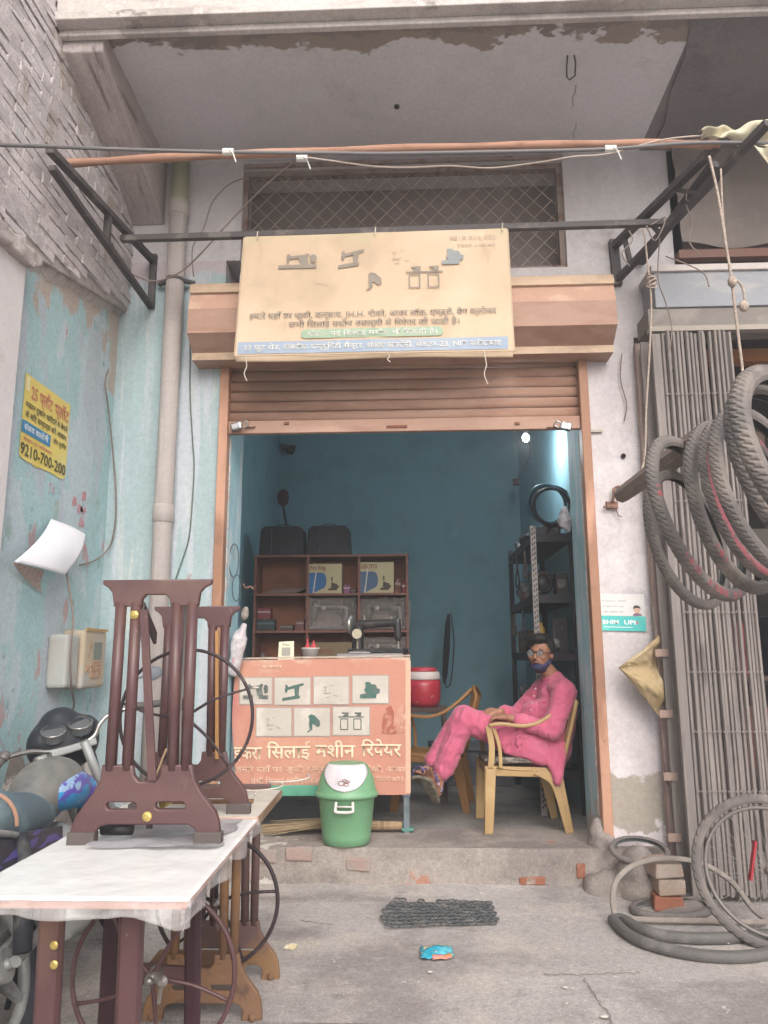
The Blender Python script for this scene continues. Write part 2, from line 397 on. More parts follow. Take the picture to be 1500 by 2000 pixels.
# ragged plaster lip under the brickwork
g = MB()
def lip(u, v):
    y = 2.7+2.3*u; d = .03+.07*abs(nz(y*3.1, 3))+.05*abs(nz(y*11, 7))+.02*abs(nz(y*33, 2))
    return V((-2.059+.030*(1-v*v)+.006*nz(y*14, v*4), y, low(y)+.05-(.05+d)*v))
g.grid(lip, 260, 8)
g.build('plaster_edge', M_mortar, wall_l, smooth=True)
# pilaster at the near end with its capital
M_pil = mat('pilaster_paint', 'd6d0cf', [('b5aaa6', (3, 3, 1.5), .56, .66, 6), ('c6d3d2', (6, 6, 2), .60, .66, 5)], rough=.85, bump=.3)
g = MB(); g.box((-2.062, 2.9, -.02), (-1.985, 3.60, 3.36)); pil = g.build('wall_pilaster', M_pil, bevel=.012)
setp(pil, 'pinkish white plastered pilaster at the left edge in front of the blue wall', 'pilaster')
g = MB(); g.prism([(2.86, 3.30), (3.60, 3.345), (3.68, 3.40), (3.66, 3.45), (2.86, 3.40)], (-2.10, 0, 0), (0, 1, 0), (0, 0, 1), (1, 0, 0), .16)
remeshed(g, 'capital', M_mortar, pil, .014, 1, disp=lambda c: .012*nz(c.y*12, c.z*16, c.x*14)+.006*nz(c.y*34, c.z*30, 1))

# ------------------------------------------------------------ front wall (pieces round the openings), jambs
OL, OR = -1.25, 1.13       # shop opening
g = MB()
g.box((-2.06, 5.0, -.1), (-1.31, 5.5, 4.15)); g.cur = 1
g.box((-2.06, 5.0, 4.15), (-1.21, 5.5, 5.1)); g.cur = 1
g.box((-1.21, 5.0, 4.87), (1.10, 5.3, 5.1)); g.box((-1.21, 5.0, 3.35), (1.10, 5.3, 4.04))
g.box((1.10, 5.0, 3.35), (1.84, 5.3, 5.1)); g.cur = 2
g.box((1.187, 5.0, -.1), (1.52, 5.5, 3.35))
setp(g.build('wall_front', [M_front, M_upper, M_pillar], bevel=0), kind='structure')
g = MB()
for x0, x1 in ((-1.31, OL+.008), (OR-.004, 1.187)):
    def jf(u, v, x0=x0, x1=x1):
        return None
g.box((-1.3095, 5.045, SZ-.01), (OL, 5.46, 3.4)); g.box((OR, 5.045, SZ-.01), (1.1865, 5.46, 3.4))
g.build('door_jamb', M_jamb, None, bevel=.01)['kind'] = 'structure'
# broken plaster along the jamb arrises
g = MB()
for sx, x in ((1, OL), (-1, OR)):
    g.grid(lambda u, v, sx=sx, x=x: V((x+sx*(-.004+.010*math.sin(v*math.pi)+.008*nz(u*30, sx)), 5.05+.03*v+.01*nz(u*50, v*3), SZ+2.6*u)), 160, 3)
g.build('plaster_arris', mat('chipped_plaster', 'b9aea6', [('d2cbc5', 20, .5, .6, 5), ('93857a', 30, .6, .65, 5)], rough=.95, bump=.4), None, smooth=True)['kind'] = 'structure'
# lump of cement at the foot of the right jamb
g = MB(); g.ell((1.11, 5.02, .25), (.065, .08, .14)); g.ell((1.15, 4.99, .24), (.06, .06, .09))
remeshed(g, 'jamb_foot', M_step, None, .012, 3, disp=lambda c: .012*nz(c.x*25, c.y*25, c.z*25))['kind'] = 'structure'

# ------------------------------------------------------------ shop room
def room_box(name, a, b, m):
    g = MB(); g.box(a, b); return setp(g.build(name, m), kind='structure')
room_box('wall_shop_left', (-1.75, 5.46, SZ-.05), (-1.57, 8.8, 4.05), M_teal)
room_box('wall_shop_right', (1.24, 5.46, SZ-.05), (1.42, 8.8, 4.05), M_teal)
room_box('wall_shop_back', (-1.8, 8.8, SZ-.05), (1.5, 8.95, 4.05), M_teal)
room_box('wall_shop_inner', (-1.75, 5.44, SZ), (-1.311, 5.50, 4.05), M_teal)
room_box('shop_lintel', (-1.31, 5.30, 3.4), (1.24, 5.48, 4.05), M_teal)
room_box('shop_ceiling', (-1.8, 5.30, 4.02), (1.5, 8.9, 4.045), M_ceil)

# ------------------------------------------------------------ mezzanine window with its wire mesh
win = empty('mesh_window', (-.05, 5.1, 4.045), 'wide dark window above the signboard covered with diamond wire mesh', 'window')
g = MB(); g.box((-1.3, 5.31, 3.9), (1.2, 5.33, 5.1)); g.box((-1.4, 5.31, 5.0), (1.3, 5.8, 5.05)); g.box((-1.4, 5.31, 3.96), (1.3, 5.8, 4.035)); g.build('back_panel', mat('window_board', '857b78', [('948a86', 1.2, .5, .62, 5), ('6f7a80', 1.8, .6, .7, 5)], rough=.8, bump=.1), win)
g = MB()
for a, b in (((-1.21, 5.03, 4.04), (-1.175, 5.09, 4.87)), ((1.06, 5.03, 4.04), (1.10, 5.09, 4.87)), ((-1.175, 5.03, 4.83), (1.06, 5.09, 4.87)), ((-1.175, 5.03, 4.04), (1.06, 5.09, 4.07))):
    g.box(a, b)
g.build('window_frame', mat('rusty_frame', '8b7e77', [('7a625a', 9, .5, .6, 6)], rough=.85), win)
g = MB()
W0, W1, Z0, Z1 = -1.18, 1.065, 4.065, 4.835
def seg(x, s):   # a diagonal wire from the sill up, slope s, clipped to the frame
    pts = []
    n = 24
    for i in range(n+1):
        zz = Z0+(Z1-Z0)*i/n; xx = x+s*(zz-Z0)*.95
        if W0 <= xx <= W1: pts.append(V((xx, 5.06+(.002 if s > 0 else -.002), zz)))
    if len(pts) > 1: g.tube([pts[0], pts[-1]],   .0028, 4)
x = W0-.8
while x < W1+.8:
    seg(x, 1); seg(x, -1); x += .125
g.build('wire_mesh', mat('dusty_wire', 'a8988c', rough=.7, bump=0), win)
g = MB(); g.bar((-1.2, 4.99, 4.885), (1.1, 4.985, 4.89), .025, .03)
g.build('lintel_strip', mat('old_wood', '968781', [('7d6a62', 8, .5, .6, 6)]), win)

# ------------------------------------------------------------ balcony slab, lip, parapet, cantilever beam
g = MB(); g.grid(lambda u, v: V((-1.77+3.42*u, 3.775+1.235*v, 4.93)), 20, 10)
g.box((-1.77, 3.775, 4.9305), (1.65, 5.01, 5.05))
setp(g.build('balcony_slab', M_soffit), kind='structure')
def nbx(y): return 1.60+(y-3.775)*.13
g = MB()
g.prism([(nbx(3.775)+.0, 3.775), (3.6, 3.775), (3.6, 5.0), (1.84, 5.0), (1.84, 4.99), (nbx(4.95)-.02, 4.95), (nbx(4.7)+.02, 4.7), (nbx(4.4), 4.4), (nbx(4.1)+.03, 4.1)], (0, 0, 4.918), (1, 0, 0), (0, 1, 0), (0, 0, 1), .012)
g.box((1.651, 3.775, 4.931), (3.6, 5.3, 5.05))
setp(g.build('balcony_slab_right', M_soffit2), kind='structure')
g = MB(); g.box((-2.0, 3.66, 4.905), (3.6, 3.775, 4.96)); g.box((-2.0, 3.69, 4.96), (3.6, 3.9, 7.2))
g.box((-2.0, 3.735, 4.965-.10), (3.6, 3.774, 4.905))
setp(g.build('balcony_parapet', M_parapet, bevel=.006), kind='structure')
bmn = MB()
bmn.mesh([(-2.01, 3.78, 4.80), (-1.755, 3.78, 4.80), (-1.755, 3.78, 4.929), (-2.01, 3.78, 4.929), (-2.01, 4.999, 4.44), (-1.77, 4.999, 4.44), (-1.77, 4.999, 4.929), (-2.01, 4.999, 4.929)],
         [(0, 1, 2, 3), (4, 7, 6, 5), (0, 4, 5, 1), (1, 5, 6, 2), (0, 3, 7, 4)])
o = bmn.build('balcony_beam', M_beam, bevel=.012); o['kind'] = 'structure'
# loop hook, pipe stub in the soffit
g = MB(); p = at(1115, 108, Z=4.93); q = at(1112, 140, Z=4.93)
g.tube([p+V((-.02, 0, 0)), p+V((-.022, .03, -.05)), (p+q)/2+V((-.02, .02, -.075)), q+V((0, .01, -.05)), (p+q)/2+V((.03, .02, -.07)), p+V((.03, .02, -.04)), p+V((.02, 0, 0))], .005, 6)
setp(g.build('iron_hook', M_steel), 'rusty iron loop hook hanging from the balcony soffit', 'hook')
g = MB(); p = at(775, 207, Z=4.93); g.lathe([(.018, -.012), (.018, .0), (.012, .0), (.012, -.012)], p, 12)
setp(g.build('soffit_pipe_stub', M_steel), 'small dark pipe stub in the middle of the balcony soffit', 'pipe')
for (px, py, a) in ((1125, 165, .12), (1125, 240, .10)):
    g = MB(); p = at(px, py, Z=4.928); g.tube([p, p+V((.01, a*.5, 0)), p+V((0, a, 0)), p+V((.02, a*1.6, 0))], .002, 4)
    g.build('soffit_crack', M_crack)['kind'] = 'structure'

# ------------------------------------------------------------ drain pipe
dp = empty('drain_pipe', (-1.648, 4.93, 0), 'tall grey vertical drain pipe between the blue side wall and the shop front', 'pipe')
g = MB(); g.tube([(-1.648, 4.925, -.01), (-1.648, 4.925, 2.4), (-1.648, 4.925, 4.93)], .062, 24)
g.build('pipe', M_pipe, dp, smooth=True)
for zz, rr in ((4.52, .070), (2.3, .069)):
    g = MB(); g.lathe([(rr-.006, -.06), (rr, -.055), (rr, .05), (rr-.006, .06)], (-1.648, 4.925, zz), 24); g.build('collar', M_pipe, dp, smooth=True)
g = MB(); g.lathe([(.066, -.012), (.068, 0), (.066, .012)], (-1.648, 4.925, 3.965), 20)
g.bar((-1.78, 4.97, 3.96), (-1.70, 4.93, 3.965), .03, .02); g.bar((-1.59, 4.93, 3.965), (-1.52, 4.97, 3.965), .03, .02)
g.build('clamp', M_steel, dp)

# ------------------------------------------------------------ rolling shutter
sh = empty('rolling_shutter', (-.06, 5.0, SZ), 'half raised terracotta rolling shutter with rounded hood over the shop entrance', 'shutter')
for x0, x1 in ((-1.312, -1.25), (1.127, 1.187)):
    g = MB(); g.box((x0, 4.955, SZ-.008), (x1, 5.045, 3.38)); g.build('guide_rail', M_frame, sh, bevel=.006)
zz = 2.955
sl = None
while zz < 3.42:
    if sl is None:
        g = MB(); prof = [(5.035, 0), (5.024, .005), (5.019, .02), (5.017, .037), (5.019, .054), (5.024, .067), (5.035, .0705), (5.045, .07), (5.045, 0)]
        k = len(prof); vs = [(x, y, z_) for x in (OL, OR-.003) for y, z_ in prof]
        g.mesh(vs, [(i, (i+1) % k, k+(i+1) % k, k+i) for i in range(k)]+[tuple(range(k))[::-1], tuple(range(k, 2*k))])
        me = g.me('slat'); me.materials.append(M_tan); me.polygons.foreach_set('use_smooth', [True]*k+[False]*2)
        sl = me
    o = bpy.data.objects.new('slat', sl); COL.objects.link(o); o.parent = sh; o.matrix_parent_inverse = wmat(sh).inverted(); o.location = (0, 0, zz)
    zz += .0735
g = MB(); g.box((OL, 4.985, 2.862), (OR-.003, 5.03, 2.95)); bb = g.build('bottom_bar', M_tan, sh, bevel=.004)
for px in (560, 775, 1010):
    p = at(px, 827 if px != 775 else 833, Y=4.98); w_ = .035 if px == 775 else .008
    g = MB(); g.box(p+V((-w_*2, -.004, -.008)), p+V((w_*2, .01, .008))); g.build('lock_slot', mat('slot_rust', '7b4a3e'), bb)
prof = [(4.999, 3.84), (4.73, 3.835), (4.715, 3.79), (4.715, 3.765), (4.735, 3.762), (4.70, 3.64), (4.70, 3.47), (4.835, 3.385), (4.835, 3.335), (4.999, 3.335)]
g = MB(); k = len(prof)
g.mesh([(x, y, z_) for x in (-1.475, 1.335) for y, z_ in prof], [(i, (i+1) % k, k+(i+1) % k, k+i) for i in range(k)]+[tuple(range(k))[::-1], tuple(range(k, 2*k))])
g.mi = [1, 1, 1, 1, 2, 0, 0, 1, 0, 0, 0, 0]
hd = g.build('hood', [M_tan, M_tan2, M_tan3], sh)
M_chrome = mat('padlock_metal', 'b9b9ba', [('8b8887', 30, .5, .6, 4)], rough=.28, metal=.9, bump=.05)
for px, sx, lab in ((462, 1, 'silver padlock at the left end of the shutter bottom bar'), (1106, -1, 'silver padlock at the right end of the shutter bottom bar')):
    p = at(px, 832, Y=4.94)
    t = empty('padlock', p, lab, 'padlock')
    g = MB(); g.box(p+V((-.04, -.018, -.032)), p+V((.035, .018, .025)), Matrix.Translation(p) @ Matrix.Rotation(-.25*sx, 4, 'Y') @ Matrix.Translation(-p)); g.build('lock_body', M_chrome, t, bevel=.011)
    g = MB(); g.tube(catm([p+V((.03*sx, 0, .015)), p+V((.06*sx, .0, .035)), p+V((.075*sx, .01, .01)), p+V((.045*sx, .01, -.01))]), .006, 8); g.build('shackle', M_chrome, t, smooth=True)
    g = MB(); g.bar(p+V((.05*sx, .03, .005)), p+V((.12*sx, .035, .005)), .03, .01); g.build('hasp', M_tan, t)
# ------------------------------------------------------------ neighbouring shop on the right
M_grey = mat('gate_paint', '7b7370', [('877f7a', (30, 30, 1.5), .5, .6, 5), ('8a7d6f', (5, 5, 1.5), .56, .68, 5, ('Z', 2.4, 3.6)), ('645b5a', (9, 9, 2), .6, .7, 6), ('8c837d', (18, 18, 5), .68, .74, 5)], rough=.8, bump=.25)
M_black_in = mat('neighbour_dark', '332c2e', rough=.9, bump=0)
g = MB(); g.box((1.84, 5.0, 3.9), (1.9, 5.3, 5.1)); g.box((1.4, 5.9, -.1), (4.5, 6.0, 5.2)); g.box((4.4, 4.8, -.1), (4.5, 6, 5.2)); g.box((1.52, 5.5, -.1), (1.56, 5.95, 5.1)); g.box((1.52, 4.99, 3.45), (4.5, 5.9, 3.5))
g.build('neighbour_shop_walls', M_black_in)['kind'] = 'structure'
g = MB(); g.box((1.84, 5.0, 4.12), (4.5, 5.06, 5.1)); g.build('neighbour_upper_wall', mat('neighbour_upper', '8a7f7a', [('7a6f6c', 3, .5, .62, 5)], rough=.9))['kind'] = 'structure'
hn = empty('shop_hood', (2.5, 4.9, 3.5), 'grey blue sheet hood over the neighbouring shop at the right', 'hood')
g = MB(); g.box((1.60, 4.74, 3.60), (4.4, 5.0, 3.845)); g.build('upper_panel', mat('hood_blue_grey', '8f9196', [('9e9c9c', (2, 2, 6), .52, .64, 5)], rough=.7, bump=.1), hn, bevel=.004)
g = MB(); g.box((1.58, 4.72, 3.845), (4.4, 5.0, 3.89)); g.build('cap_strip', mat('hood_cap', 'bdb5b0', rough=.7), hn, bevel=.004)
g = MB(); g.box((1.55, 4.755, 3.47), (4.4, 5.0, 3.598)); g.build('lower_panel', mat('hood_low_grey', '7d7671', [('8d8680', 4, .5, .6, 5)], rough=.8), hn, bevel=.004)
g = MB(); g.box((1.55, 4.74, 3.435), (4.4, 4.80, 3.469)); g.build('lip_strip', mat('hood_lip', '9c9389', rough=.7), hn)
# sack cloth hung in the upper opening
g = MB()
def sack(u, v):
    x = 1.87+1.2*u; zz = 4.96-.80*v
    return V((x, 4.97-.03*v-.035*math.sin(u*9+v*2)*v-.03*nz(u*4, v*5)-.03*math.sin(v*22)*max(0, v-.75), zz-.02*math.sin(u*5)*v))
g.grid(sack, 40, 30)
setp(g.build('sack_curtain', mat('sack_cloth', '857b76', [('91877f', (4, 4, 1.5), .5, .62, 6), ('776e6b', (2, 2, 6), .58, .7, 6)], rough=.95, bump=.3, bscale=150), smooth=True), 'dusty grey sackcloth curtain hung above the neighbouring shop hood', 'curtain')
g = MB(); g.box((1.85, 4.93, 4.05), (3.2, 5.0, 4.11)); setp(g.build('window_ledge', mat('ledge_brown', '7d5f57', rough=.8)), 'brown wooden ledge beneath the sackcloth curtain', 'ledge')
# collapsible gate
gt = empty('collapsible_gate', (1.77, 4.72, .02), 'folded grey steel collapsible gate with close vertical channels beside the hanging tyres', 'gate')
g = MB(); g.mesh([(x, y, z) for z in (0, 3.38) for x, y in ((-.002, .02), (.002, .006), (.005, 0), (.018, 0), (.021, .006), (.025, .02))], [(0, 1, 7, 6), (1, 2, 8, 7), (2, 3, 9, 8), (3, 4, 10, 9), (4, 5, 11, 10), (5, 0, 6, 11), (0, 5, 4, 3, 2, 1), (6, 7, 8, 9, 10, 11)]); sme = g.me('channel'); sme.materials.append(M_grey)
n_s = 22
for i in range(n_s):
    o = bpy.data.objects.new('channel', sme); COL.objects.link(o); o.parent = gt; o.matrix_parent_inverse = wmat(gt).inverted()
    t = i/(n_s-1)
    o.location = (1.605+.43*t**1.10, 4.705+.012*math.sin(i*2.3)+.01*(i % 2), .03+random.uniform(-.01, .01))
    o.rotation_euler = (random.uniform(-.004, .004), .003*math.sin(i*1.7), random.uniform(-.12, .12))
g = MB(); g.box((1.545, 4.70, .03), (1.60, 4.74, 3.40)); g.build('end_channel', M_grey, gt, bevel=.004)
M_rivet = mat('rivet_worn', '8f8680', rough=.6, bump=0)
for zz in (2.99, 1.62, 1.27, .93, .60, 2.3):
    g = MB()
    for i in range(n_s-1):
        t = (i+.5)/(n_s-1); x = 1.613+.43*t**1.10
        g.bar((x-.007, 4.697, zz-.006), (x+.007, 4.695, zz+.006), .009, .004)
    g.build('lattice_strap', M_rivet, gt)
g = MB(); g.box((1.512, 4.83, .02), (1.60, 4.845, 3.40)); g.build('side_plate', M_grey, gt)
g = MB(); g.box((1.50, 4.90, .2), (1.535, 4.96, 3.42)); g.build('gate_post', mat('post_pink_grey', '8f7c77', [('a3968c', (20, 20, 3), .52, .62, 5), ('6f5c55', (20, 20, 4), .6, .7, 5)], rough=.85), gt)
for zz in (1.36, 1.0, .64, .3):
    g = MB(); g.box((1.465, 4.815, zz), (1.545, 4.828, zz+.045)); g.build('hinge_strap', mat('strap_tan', '9b857a', rough=.8), gt)
# yellow brown torn sheet pinned on the left of the gate
M_kh = mat('khaki_sheet', 'a38f6e', [('b5a283', (4, 4, 8), .52, .62, 6), ('8a785e', 6, .6, .7, 6)], rough=.9, bump=.2)
g = MB(); A, B, C = V((1.25, 4.86, 1.295)), V((1.50, 4.885, 1.49)), V((1.50, 4.87, .985))
g.grid(lambda u, v: A.lerp(B.lerp(C, v), u)+V((.02*nz(v*6, u*3)*u, -.045*math.sin(v*math.pi*3.1+u*1.5)*u-.03*math.sin(u*3)-.02*abs(nz(u*7, v*8)), .03*math.sin(v*6)*u*(1-u)+.018*nz(v*9, 2)*u)), 30, 34)
setp(g.build('hanging_sheet', M_kh, smooth=True, solid=.003), 'torn khaki sheet folded to a point at the left edge of the grey gate', 'sheet')
# stack of bricks under the gate
for i, (dx, m_) in enumerate(((0, '94604c'), (.012, '9c8878'), (-.012, 'a08a7c'))):
    p = V((1.365+dx, 4.62, .012+i*.083)); g = MB(); g.box((-.075, -.11, 0), (.075, .11, .075), jit=.006)
    o = g.build('brick', mat('stack_brick_%d' % i, m_, [('a2968c', 6, .5, .6, 6)], rough=.95, bump=.6), bevel=.008, keep=True); o.location = p; o.rotation_euler = (0, 0, .12*(i-1))
    setp(o, ('bare red brick at the bottom of the small stack under the gate', 'dusty brown brick in the middle of the small stack under the gate', 'mortar smeared brick on top of the small stack under the gate')[i], 'brick', 'bricks stacked at the foot of the gate')
g = MB(); g.ell((1.27, 4.78, .10), (.12, .16, .19)); g.ell((1.50, 4.58, -.02), (.25, .2, .075)); g.ell((1.12, 4.85, .02), (.16, .12, .12))
remeshed(g, 'cement_mound', M_step, None, .02, 4, disp=lambda c: .018*nz(c.x*14, c.y*14, c.z*14))['kind'] = 'structure'
# things glimpsed in the neighbouring shop
nb_ = empty('parts_rack', (2.5, 5.4, 0), 'dim rack of bicycle parts inside the neighbouring shop behind the tyres', 'rack')
g = MB()
for zz in (.6, 1.2, 1.9, 2.6): g.box((2.02, 5.3, zz), (3.2, 5.7, zz+.03))
g.build('shelf', mat('rack_brown', '4b3a36', rough=.9), nb_)
g = MB(); g.box((2.0, 5.1, 3.36), (3.4, 5.2, 3.46)); setp(g.build('door_beam', mat('orange_beam', '9a6540', rough=.7)), 'orange brown beam across the dark doorway of the neighbouring shop', 'beam')
for i, (x, zz, w_, h_, c) in enumerate(((2.2, .63, .3, .4, '5a3430'), (2.55, 1.23, .3, .4, '3f4a58'), (2.2, 1.23, .22, .35, '6a2f34'), (2.3, 1.93, .35, .3, '47403d'), (2.3, 2.63, .4, .3, '54463f'))):
    g = MB(); g.box((x-w_/2, 5.35, zz), (x+w_/2, 5.6, zz+h_)); g.ell((x, 5.33, zz+h_*.6), (w_*.3, .04, h_*.2), n=6)
    setp(g.build('parts_carton', mat('carton_%d' % i, c), bevel=.01), ('dull red carton on the lowest shelf of the dim rack', 'slate blue carton on the second shelf of the dim rack', 'dark red carton left on the second shelf of the dim rack', 'charcoal carton on the third shelf of the dim rack', 'brown carton on the top shelf of the dim rack')[i], 'carton')

# ------------------------------------------------------------ awning brackets, poles, cables
def bracket(name, bars, label):
    t = empty(name, bars[0][0], label, 'bracket')
    for i, (p, q, w_) in enumerate(bars):
        g = MB(); g.bar(p, q, w_, w_*.8); g.build('angle_bar', M_steel, t)
    return t
X0 = -1.90
bracket('awning_bracket', [(V((X0, 3.56, 4.01)), V((-1.83, 4.99, 4.15)), .045), (V((X0, 3.60, 3.93)), V((-1.83, 4.99, 3.80)), .04), (V((-1.83, 4.985, 3.79)), V((-1.83, 4.985, 4.20)), .045), (V((-1.87, 4.27, 3.87)), V((-1.87, 4.27, 4.09)), .04)],
        'dark steel awning bracket reaching out along the blue side wall')
rbA = [(V((1.42, 4.97, 4.17)), at(1400, 285, Y=3.9), .05), (V((1.43, 4.98, 3.92)), at(1500, 240, Y=3.62), .045)]
for t_ in (.12, .35, .62):
    rbA.append((rbA[0][0].lerp(rbA[0][1], t_), rbA[1][0].lerp(rbA[1][1], t_), .03))
rbA.append((V((1.43, 4.98, 3.88)), V((1.42, 4.98, 4.22)), .06)); rbA.append((V((1.60, 4.98, 4.05)), at(1395, 320, Y=4.0), .05))
bracket('awning_bracket', rbA, 'dusty ladder shaped awning bracket on the right, tangled with strings')
M_pole = mat('bamboo_orange', 'a17a66', [('8f6a58', (4, 20, 20), .52, .62, 5), ('b08c78', (1.5, 9, 9), .56, .66, 5)], rough=.75, bump=.2)
g = MB(); g.tube(catm([V((-2.03, 3.9, 4.166)), V((-1.2, 3.9, 4.19)), V((0, 3.9, 4.20)), V((1.2, 3.9, 4.19)), at(1395, 283, Y=3.9)+V((.03, 0, 0))], 8), [.024+.003*math.sin(i*1.3) for i in range(33)], 10)
setp(g.build('bamboo_pole', M_pole, smooth=True), 'long orange brown pole laid across both awning brackets', 'pole')
g = MB(); g.bar((-1.87, 4.49, 4.035), (1.60, 4.49, 4.052), .04, .04)
setp(g.build('steel_bar', M_steel, bevel=.003), 'dark steel bar between the brackets that carries the signboard', 'bar')
M_cable = mat('grey_cable', '6f6c6d', rough=.6, bump=0); M_string = mat('pale_string', 'b5a79c', rough=.9, bump=0); M_tape = mat('white_tape', 'd9d6d0', rough=.6)
M_wire2 = mat('dull_wire', '7d7069', rough=.7, bump=0)
def wire(name, pts, r, m, label, cat, k=6, group=None):
    g = MB(); g.tube(catm(pts, k), r, 6); return setp(g.build(name, m, smooth=True), label, cat, group)
def wp(pts, **kw): return [at(x, y, **kw) for x, y in pts]
wire('power_cable', [at(-120, 279, Y=2.7), at(0, 283, Y=3.12), at(95, 286, Y=3.42), at(220, 291, Y=3.70)]+wp([(440, 297), (640, 299), (760, 300), (1000, 296), (1190, 291), (1360, 279), (1560, 281)], Y=3.80), .011, M_cable, 'thick grey power cable strung across the front above the pole', 'cable')
wire('phone_wire', wp([(580, 305), (640, 313), (730, 325), (800, 327), (880, 324), (960, 328), (1060, 316), (1120, 306), (1190, 300), (1300, 272), (1420, 262)], Y=3.86), .0045, M_string, 'thin pale wire sagging below the pole in front of the mesh window', 'wire')
wire('phone_wire', wp([(578, 312), (530, 352), (495, 385), (440, 442), (378, 510), (335, 540), (290, 548), (232, 522)], Y=4.62), .0055, M_wire2, 'thin grey wire running down from the pole to the drain pipe clamp', 'wire')
wire('phone_wire', wp([(475, 348), (445, 362), (415, 395), (398, 445), (376, 485), (378, 540)], Y=4.75), .0045, M_wire2, 'thin wire looping from the mesh window to the pipe clamp', 'wire')
wire('wall_wire', [at(x, y, X=-2.04) if x < 214 else at(x, y, Y=4.97) for x, y in ((222, 560), (224, 650), (218, 700), (206, 745), (212, 800), (222, 900), (226, 960), (225, 1020), (215, 1065), (190, 1092), (156, 1104))], .0055, M_wire2, 'dark wire hanging down the corner and bending to the meter boxes', 'wire')
wire('wall_wire', wp([(372, 640), (371, 760), (376, 860), (379, 915), (374, 1000), (368, 1055), (352, 1105), (340, 1140)], Y=4.985), .0045, mat('green_wire', '5f6f66', rough=.7, bump=0), 'thin greenish wire down the wall between the pipe and the door frame', 'wire')
for (px, py, yy) in ((446, 297, 3.79), (590, 310, 3.86), (1192, 291, 3.8)):
    p = at(px, py, Y=yy); g = MB(); g.tube([p+V((-.03, 0, .002)), p+V((.03, 0, 0))], .019, 8); g.tube([p+V((0, -.015, .01)), p+V((.03, -.02, -.02)), p+V((.05, -.02, -.08))], .004, 4)
    setp(g.build('tape_wrap', M_tape), {446: 'pale tape wound on the cable above the drain pipe', 590: 'white tape binding the cable to the pole above the window', 1192: 'white string knotted round the cable above the right pillar'}[px], 'tape')
# strings and rags tied on the right bracket
M_rag = mat('rope_dirty', '9c8c82', [('b3a596', 60, .5, .6, 3)], rough=.95, bump=.3)
wire('rope', wp([(1385, 305), (1402, 380), (1418, 480), (1428, 540), (1440, 640), (1452, 740), (1456, 800)], Y=3.55), .007, M_rag, 'taut pale rope dropping from the right bracket to the hanging tyres', 'rope')
wire('rope', wp([(1408, 330), (1412, 420), (1425, 530)], Y=3.56), .005, M_rag, 'second strand of rope joining the taut rope at its knot', 'rope')
g = MB(); p = at(1430, 550, Y=3.54); g.ell(p, (.022, .022, .03), n=5); g.tube(catm([p, p+V((.03, 0, .0)), p+V((.05, 0, -.05)), p+V((.05, 0, -.11))]), .006, 6); g.ell(p+V((.045, 0, -.13)), (.026, .02, .03), n=4)
setp(g.build('rope_knot', M_rag, smooth=True), 'knotted rope end with a frayed tassel hanging beside the taut rope', 'rope')
wire('hanging_string', wp([(1258, 450), (1268, 545), (1272, 600), (1268, 700), (1262, 800), (1258, 900), (1237, 945)], Y=4.3), .006, M_rag, 'long string hanging from the bracket to the end of the tyre pole', 'string')
wire('hanging_string', wp([(1290, 450), (1285, 540), (1300, 590), (1312, 640), (1305, 700)], Y=4.5), .004, M_wire2, 'thin loose string dangling right of the pillar', 'string')
wire('hanging_string', wp([(1215, 690), (1212, 740), (1224, 790), (1219, 822)], Y=4.97), .004, M_wire2, 'short bent wire hanging on the pinkish pillar', 'string')
g = MB(); p = at(1272, 552, Y=4.3)
for i in range(5): g.tube([p+V((.03*math.cos(a*1.05), .02*math.sin(a*1.05), .02*math.sin(a*1.05+i)+.012*(i-2))) for a in range(6)], .005, 5, closed=True)
setp(g.build('string_coil', M_rag, smooth=True), 'tangled coil of string tied below the right bracket', 'string')
for i, pts in enumerate(([(1335, 360), (1350, 330), (1340, 390), (1360, 380)], [(1270, 440), (1300, 425), (1280, 470), (1262, 440)], [(1230, 520), (1215, 495), (1235, 470), (1228, 450)], [(1340, 400), (1352, 440), (1345, 470), (1368, 500)], [(1300, 500), (1370, 530), (1385, 560)])):
    wire('twine', wp(pts, Y=4.2), .004, M_wire2, ('wisp of twine looped near the middle of the right bracket', 'wisp of twine looped low on the right bracket', 'wisp of twine at the foot of the right bracket', 'wisp of twine hanging before the sackcloth curtain', 'loose twine trailing over the grey hood')[i], 'twine', group='twine tangled on the right bracket')
# pale tarpaulin end on the top right
g = MB(); TP = [at(1365, 258, Y=3.85), at(1412, 248, Y=3.8), at(1470, 238, Y=3.75), at(1560, 225, Y=3.7)]; BT = [at(1375, 268, Y=3.85), at(1420, 275, Y=3.83), at(1478, 283, Y=3.8), at(1570, 290, Y=3.75)]
def tp(u, v):
    i = min(2, int(u*3)); f = u*3-i
    return TP[i].lerp(TP[i+1], f).lerp(BT[i].lerp(BT[i+1], f), v)+V((0, -.03*math.sin(v*6+u*9), .012*math.sin(u*22)))
g.grid(tp, 30, 8)
C0, C1, C2, C3 = at(1472, 283, Y=3.78), at(1560, 290, Y=3.7), at(1520, 345, Y=3.8), at(1560, 345, Y=3.8)
g.grid(lambda u, v: C0.lerp(C1, u).lerp(C2.lerp(C3, u), v)+V((0, .02*math.sin(u*8), 0)), 8, 6)
setp(g.build('tarpaulin', mat('pale_tarp', 'cfc7ad', [('bdb39c', 5, .5, .62, 5), ('ded9cd', 4, .6, .7, 5)], rough=.8), smooth=True, solid=.003), 'pale cream tarpaulin bunched over the end of the pole at top right', 'tarpaulin')

